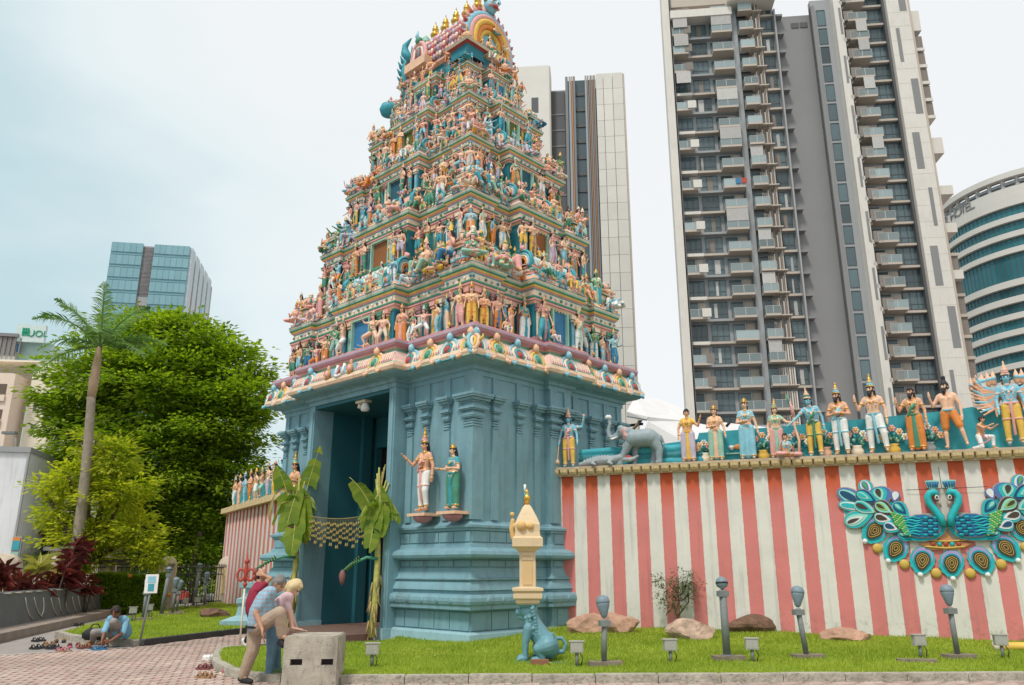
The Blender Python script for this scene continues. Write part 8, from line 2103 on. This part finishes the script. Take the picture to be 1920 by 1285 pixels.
p_plaid = plaid('person_blue_plaid', (.25, .48, .6), (.42, .2, .2)); p_blue = pmat('light_blue_cotton', (.2, .42, .56), bump=.3, bscale=12)
BODY, SHIRT, TROUSER, SHOE, HAIR2, EYE_, BELT, SHOE2 = 0, 1, 2, 3, 4, 5, 6, 7
def J(px, py, Y): return at_depth(px, py, Y)
def hand(g, w_, d, spread_dir, curl=Vector((0, 0, 0)), s=1.0):
    d = nrm(d); sp = nrm(spread_dir - d * spread_dir.dot(d)); nn = nrm(d.cross(sp))
    for k in (-1, 0, 1): g.cap(BODY, w_ + sp * k * .018 * s, .020 * s, w_ + d * .075 * s + sp * k * .024 * s, .018 * s)
    for q in range(4):
        L = (.064, .078, .074, .058)[q] * s; r0 = w_ + d * .08 * s + sp * (q - 1.5) * .0215 * s
        g.chain(BODY, [r0, r0 + d * L * .5 + curl * .3, r0 + d * L + curl], [.0105 * s, .0095 * s, .0085 * s])
    t0 = w_ + d * .02 * s + sp * .036 * s; g.chain(BODY, [t0, t0 + (d * .7 + sp * .7) * .04 * s, t0 + (d + sp * .35) * .075 * s + curl * .4], [.013 * s, .0115 * s, .0095 * s])
def head(g, c_, look, up, hair='short', s=1.0):
    look = nrm(look); up = nrm(up - look * up.dot(look)); rt = nrm(look.cross(up))
    g.cap(BODY, c_ + up * .035 - look * .015, .092 * s, c_ - up * .03 + look * .015, .075 * s); g.cap(BODY, c_ - up * .06 + look * .035, .05 * s, c_ - up * .085 + look * .045, .032 * s)
    g.chain(BODY, [c_ + look * .085 + up * .02, c_ + look * .108 - up * .012, c_ + look * .1 - up * .025], [.011, .016, .014])
    g.cap(BODY, c_ + look * .085 - up * .05 + rt * .015, .012, c_ + look * .085 - up * .05 - rt * .015, .012)
    for k in (-1, 1):
        g.cap(EYE_, c_ + look * .083 + up * .02 + rt * .034 * k, .011); g.cap(HAIR2, c_ + look * .088 + up * .04 + rt * .022 * k, .007, c_ + look * .08 + up * .04 + rt * .05 * k, .006)
        g.cap(BODY, c_ + rt * .09 * k + up * .012, .02, c_ + rt * .088 * k - up * .022, .014)
    if hair == 'short':
        g.cap(HAIR2, c_ + up * .06 - look * .03, .088 * s, c_ - look * .045 + up * .0, .083 * s); g.cap(HAIR2, c_ - look * .04 - up * .04, .07)
        for k in (-1, 1): g.cap(HAIR2, c_ + up * .06 + rt * .04 * k + look * .01, .06, c_ + up * .02 + rt * .06 * k - look * .02, .05)
    elif hair == 'bob':
        g.cap(HAIR2, c_ + up * .06 - look * .02, .10, c_ - look * .05, .098)
        for k in (-1, 1): g.chain(HAIR2, [c_ + up * .05 + rt * .05 * k, c_ + rt * .085 * k - look * .01, c_ - up * .10 + rt * .085 * k + look * .03], [.07, .055, .035])
        g.cap(HAIR2, c_ - look * .08 - up * .06, .07); g.cap(HAIR2, c_ + up * .09 + look * .05, .045)
    elif hair == 'bald': g.cap(HAIR2, c_ - look * .05 - up * .0, .078, c_ - look * .055 - up * .03, .07); [g.cap(HAIR2, c_ + rt * .07 * k - look * .02 + up * .01, .035) for k in (-1, 1)]
def person_build(label, g, mats, base, vox=.011):
    """joints are given where they stand; the person's own origin is on the ground under the feet"""
    t = thing('person', label, 'person', base)
    b0_ = Vector(base); g.p = [(s_, a - b0_, r0, b_ - b0_, r1) for s_, a, r0, b_, r1 in g.p]
    names = {BODY: 'body', SHIRT: 'shirt', TROUSER: 'trousers', SHOE: 'shoe', HAIR2: 'hair', EYE_: 'eyes', BELT: 'belt', SHOE2: 'shoe'}; mats = mats + [mats[5], mats[3]]
    for k in sorted(set(p[0] for p in g.p)):
        n_ = [p for p in g.p if p[0] == k]; v = vox if k not in (EYE_,) else .006
        me = g.fused(names[k], mats, v, slots=[k], smooth_it=2 if k in (SHIRT, TROUSER) else 1); link(names[k], me, t)
    return t
def torso(g, hipc, chest, side, neckb, belly=0.0, w=.17, shirt=True):
    """hip centre, chest centre, across-the-body direction, base of neck"""
    side = nrm(side); up = nrm(chest - hipc)
    for slot, e in ((BODY, 0), (SHIRT, .016)):
        for k in (-1, 1):
            g.cap(slot, hipc + side * .075 * k + up * (.0 if slot == BODY else .01), .115 + e, hipc.lerp(chest, .5) + side * .07 * k, .115 + e + belly)
            g.cap(slot, hipc.lerp(chest, .5) + side * .07 * k, .115 + e + belly, chest + side * .085 * k, .118 + e); g.cap(slot, chest + side * .085 * k, .118 + e, neckb - nrm(neckb - chest) * .05 + side * w * .85 * k, .07 + e)
        if slot == SHIRT: g.cap(SHIRT, chest, .12, neckb - nrm(neckb - chest) * .03, .075)
def arm2(g, sh, el, wr, hd, sp, sleeve=.5, curl=Vector((0, 0, 0)), s=1.0):
    g.cap(BODY, sh, .058, el, .045); g.cap(BODY, el, .045, wr, .028); hand(g, wr, hd, sp, curl, s)
    if sleeve:
        e = sh.lerp(el, min(1, sleeve)); g.cap(SHIRT, sh, .076, e, .068)
        if sleeve > 1: g.cap(SHIRT, el, .062, el.lerp(wr, sleeve - 1), .05)
def leg2(g, hip_, kn, an, toe, full=True, r=(.105, .075, .058), body=True):
    if body: g.cap(BODY, hip_, .085, kn, .06); g.cap(BODY, kn, .06, an, .04); g.cap(BODY, an, .04, an.lerp(toe, .5), .035)
    g.cap(TROUSER, hip_, r[0], kn, r[1]); g.cap(TROUSER, kn, r[1], an.lerp(kn, .05), r[2])
def shoe(g, an, toe, h=.04, slot=SHOE):
    a = Vector(an); t = Vector(toe); d = nrm(Vector((t.x - a.x, t.y - a.y, 0))); heel = Vector((a.x, a.y, min(a.z, t.z))) - d * .05
    g.cap(slot, heel + Vector((0, 0, .02)), .045, t - d * .08, .048); g.cap(slot, t - d * .1, .048, t, .036); g.cap(slot, a - Vector((0, 0, .02)), .05)

# man in plaid blue shirt and khaki trousers lifting one foot to the block
Y = 12.15; X_ = lambda px, py, dy=0: J(px, py, Y + dy)
g = Fig(); hipc = X_(480, 1172); chest = X_(497, 1124, .02); nb = X_(511, 1104, .0)
side = Vector((.35, -1, 0)).normalized()
torso(g, hipc, chest, side, nb, belly=.03)
hc_ = X_(522, 1097, -.02); g.cap(BODY, nb - Vector((.02, 0, .02)), .058, hc_ - Vector((.03, 0, .03)), .055); head(g, hc_, Vector((1, -.35, -.75)), Vector((.75, 0, .9)), 'short', 1.02)
sn, sf = chest + side * .19 + Vector((.0, 0, .04)), chest - side * .17 + Vector((.02, 0, .03))
arm2(g, sn, X_(480, 1150, -.2), X_(492, 1181, -.26), Vector((.15, -.1, -1)), Vector((.3, -1, 0)), .62, Vector((.03, 0, -.01)))
arm2(g, sf, X_(520, 1150, .12), X_(532, 1176, .0), Vector((.25, -.2, -1)), Vector((1, .3, 0)), .6, Vector((-.01, 0, -.02)))
foot = ground(458, 1283, .0); an = foot + Vector((-.03, 0, .10))
hs, hr_ = hipc + side * -.09 + Vector((0, 0, -.03)), hipc + side * .09 + Vector((.03, 0, -.02))
kn_s = hs.lerp(an, .5) + Vector((.06, -.04, .02)); leg2(g, hs, kn_s, an, foot + Vector((.1, -.1, .04)), r=(.12, .092, .075)); shoe(g, an, foot + Vector((.13, -.12, .05)))
kn_r = X_(524, 1149, -.22); an_r = X_(529, 1192, -.14); leg2(g, hr_, kn_r, an_r, an_r + Vector((.1, -.1, -.04)), r=(.12, .092, .075)); shoe(g, an_r - Vector((0, 0, .05)), an_r + Vector((.1, -.1, -.12)), slot=SHOE2)
g.chain(BELT, [hipc + side * .2 * math.cos(a) + side.cross(Vector((0, 0, 1))) * .135 * math.sin(a) + Vector((0, 0, -.02)) for a in np.linspace(0, 6.283, 15)], [.02] * 15)
t = person_build('grey-haired man in blue plaid shirt and khaki trousers lifting one foot beside the block', g, [p_skin, p_plaid, p_khaki, p_blk, p_hgrey, p_blk], (foot.x, foot.y, 0))
# woman leaning on the block
Y = 12.75; g = Fig(); foot = ground(507, 1279, 0); Y = foot.y + .05; hipc = X_(512, 1170, .1); chest = X_(530, 1133, .08); nb = X_(543, 1114, .05); side = Vector((.3, -1, 0)).normalized()
torso(g, hipc, chest, side, nb, w=.145); g.cap(SHIRT, chest + Vector((.05, -.03, -.04)), .095)
hc_ = X_(551, 1104, .03); g.cap(BODY, nb, .045, hc_ - Vector((.03, 0, .03)), .045); head(g, hc_, Vector((1, -.3, -.95)), Vector((.9, 0, .7)), 'bob', .98)
arm2(g, chest + side * .15 + Vector((.02, 0, .04)), X_(543, 1150, -.1), X_(548, 1178, -.12), Vector((1, .1, -.12)), Vector((.1, 1, 0)), .6, Vector((.01, 0, -.012)))
arm2(g, chest - side * .15 + Vector((.02, 0, .04)), X_(545, 1152, .2), X_(556, 1180, .2), Vector((1, .1, -.12)), Vector((.1, 1, 0)), .6, Vector((.01, 0, -.012)))
for k, px_ in ((1, 503), (-1, 519)):
    f = ground(px_, 1279 - (k < 0) * 4, 0); an = f + Vector((0, 0, .09)); h_ = hipc + side * .085 * k; leg2(g, h_, h_.lerp(an, .5) + Vector((.02, -.02, 0)), an, f + Vector((.12, -.04, .03)), r=(.115, .078, .058)); shoe(g, an - Vector((0, 0, .02)), f + Vector((.16, -.06, .04)), slot=SHOE if k > 0 else SHOE2)
person_build('blond woman in pale pink blouse and jeans leaning one hand on the block', g, [p_skinp, p_pink, p_jean, p_shoe, p_hblond, p_blk], (foot.x, foot.y, 0))
# man in maroon shirt behind, hand to his head, one foot lifted behind him
foot = ground(474, 1222, 0); Y = foot.y; g = Fig(); hipc = X_(474, 1146); chest = X_(481, 1112); nb = X_(489, 1094); side = Vector((1, -.25, 0)).normalized(); side = Vector((.55, -.85, 0)).normalized()
torso(g, hipc, chest, side, nb, belly=.03); hc_ = X_(492, 1078); g.cap(BODY, nb, .055, hc_ - Vector((0, 0, .06)), .052); head(g, hc_, Vector((1, -.2, -.05)), Vector((0, 0, 1)), 'bald')
arm2(g, chest + side * .18 + Vector((0, 0, .06)), X_(507, 1085, -.15), X_(494, 1078, -.16), Vector((-1, .1, .15)), Vector((0, .2, 1)), .55)
arm2(g, chest - side * .18 + Vector((0, 0, .06)), X_(492, 1120, .2), X_(500, 1135, .2), Vector((.4, 0, -1)), Vector((0, 1, 0)), .55)
an = foot + Vector((0, 0, .1)); h_ = hipc - side * .09; leg2(g, h_, h_.lerp(an, .5) + Vector((.03, 0, 0)), an, foot + Vector((.2, 0, .04))); shoe(g, an - Vector((0, 0, .02)), foot + Vector((.2, -.03, .05)))
h_ = hipc + side * .09; kn = X_(474, 1183, -.12); an = X_(461, 1203, -.05); leg2(g, h_, kn, an, an + Vector((-.05, 0, -.12))); g.cap(SHOE2, an + Vector((-.04, 0, .02)), .05, an + Vector((.06, 0, -.18)), .042)
t = person_build('man in maroon shirt and dark trousers behind the others, hand raised to his head', g, [p_skin, p_mar, p_blk, p_wh, p_hdark, p_blk], (foot.x, foot.y, 0))
# man sitting on the left kerb putting on his shoes
seat = ground(226, 1199, .14); Y = seat.y; g = Fig(); hipc = Vector((seat.x, seat.y + .05, .26)); chest = X_(222, 1172, -.1); nb = X_(219, 1158, -.22); side = Vector((1, -.1, 0)).normalized()
torso(g, hipc, chest, side, nb, belly=.03); hc_ = X_(217, 1149, -.34); g.cap(BODY, nb, .055, hc_ - Vector((0, -.03, .04)), .052); head(g, hc_, Vector((-.1, -1, -.75)), Vector((0, -.6, 1)), 'short')
kl, kr = X_(213, 1166, -.5), X_(177, 1186, -.35); fl_0, fr_0 = ground(204, 1209, 0), ground(170, 1212, 0)
for h_, kn, f, tw in ((hipc + side * .06, kl, fl_0, (-.12, -.2)), (hipc - side * .1, kr, fr_0, (-.02, -.25))):
    an = f + Vector((.02, .02, .1)); leg2(g, h_, kn, an, f + Vector((tw[0], tw[1], .03)), r=(.11, .08, .06)); g.cap(BODY, an, .042, f + Vector((tw[0], tw[1], .035)), .036); g.cap(SHOE if tw[0] < -.1 else SHOE2, an - Vector((0, 0, .03)), .05, f + Vector((tw[0] * .6, tw[1] * .6, .05)), .042)
arm2(g, chest + side * .19 + Vector((0, -.05, .09)), X_(231, 1186, -.3), X_(212, 1199, -.55), Vector((-1, -.3, -.5)), Vector((0, 1, .2)), 1.05, Vector((0, 0, -.02)))
arm2(g, chest - side * .19 + Vector((0, -.05, .09)), X_(196, 1185, -.35), X_(192, 1199, -.55), Vector((.3, -.3, -1)), Vector((0, 1, 0)), 1.05, Vector((0, 0, -.02)))
person_build('man in light blue shirt sitting on the left kerb bending to his feet', g, [p_skind, p_blue, p_grey, pmat('sock_orange', (.5, .16, .04)), p_hdark, p_blk], (seat.x, seat.y, 0))
bg = thing('bag', 'dark bag lying on the grass beside the sitting man', 'bag', (seat.x - .75, seat.y + .35, .1), .3); m = MB(); m.lathe([(.12, 0), (.17, .05), (.18, .14), (.12, .22), (.04, .25)], (0, 0, 0), p_blk, 12, sx=1.4, sy=.8); b_ = m.build('bag_body', bg); m = MB(); m.tube([(-.12, 0, .2), (-.05, 0, .32), (.06, 0, .32), (.12, 0, .2)], .014, p_blk, 6); m.build('handle', bg)
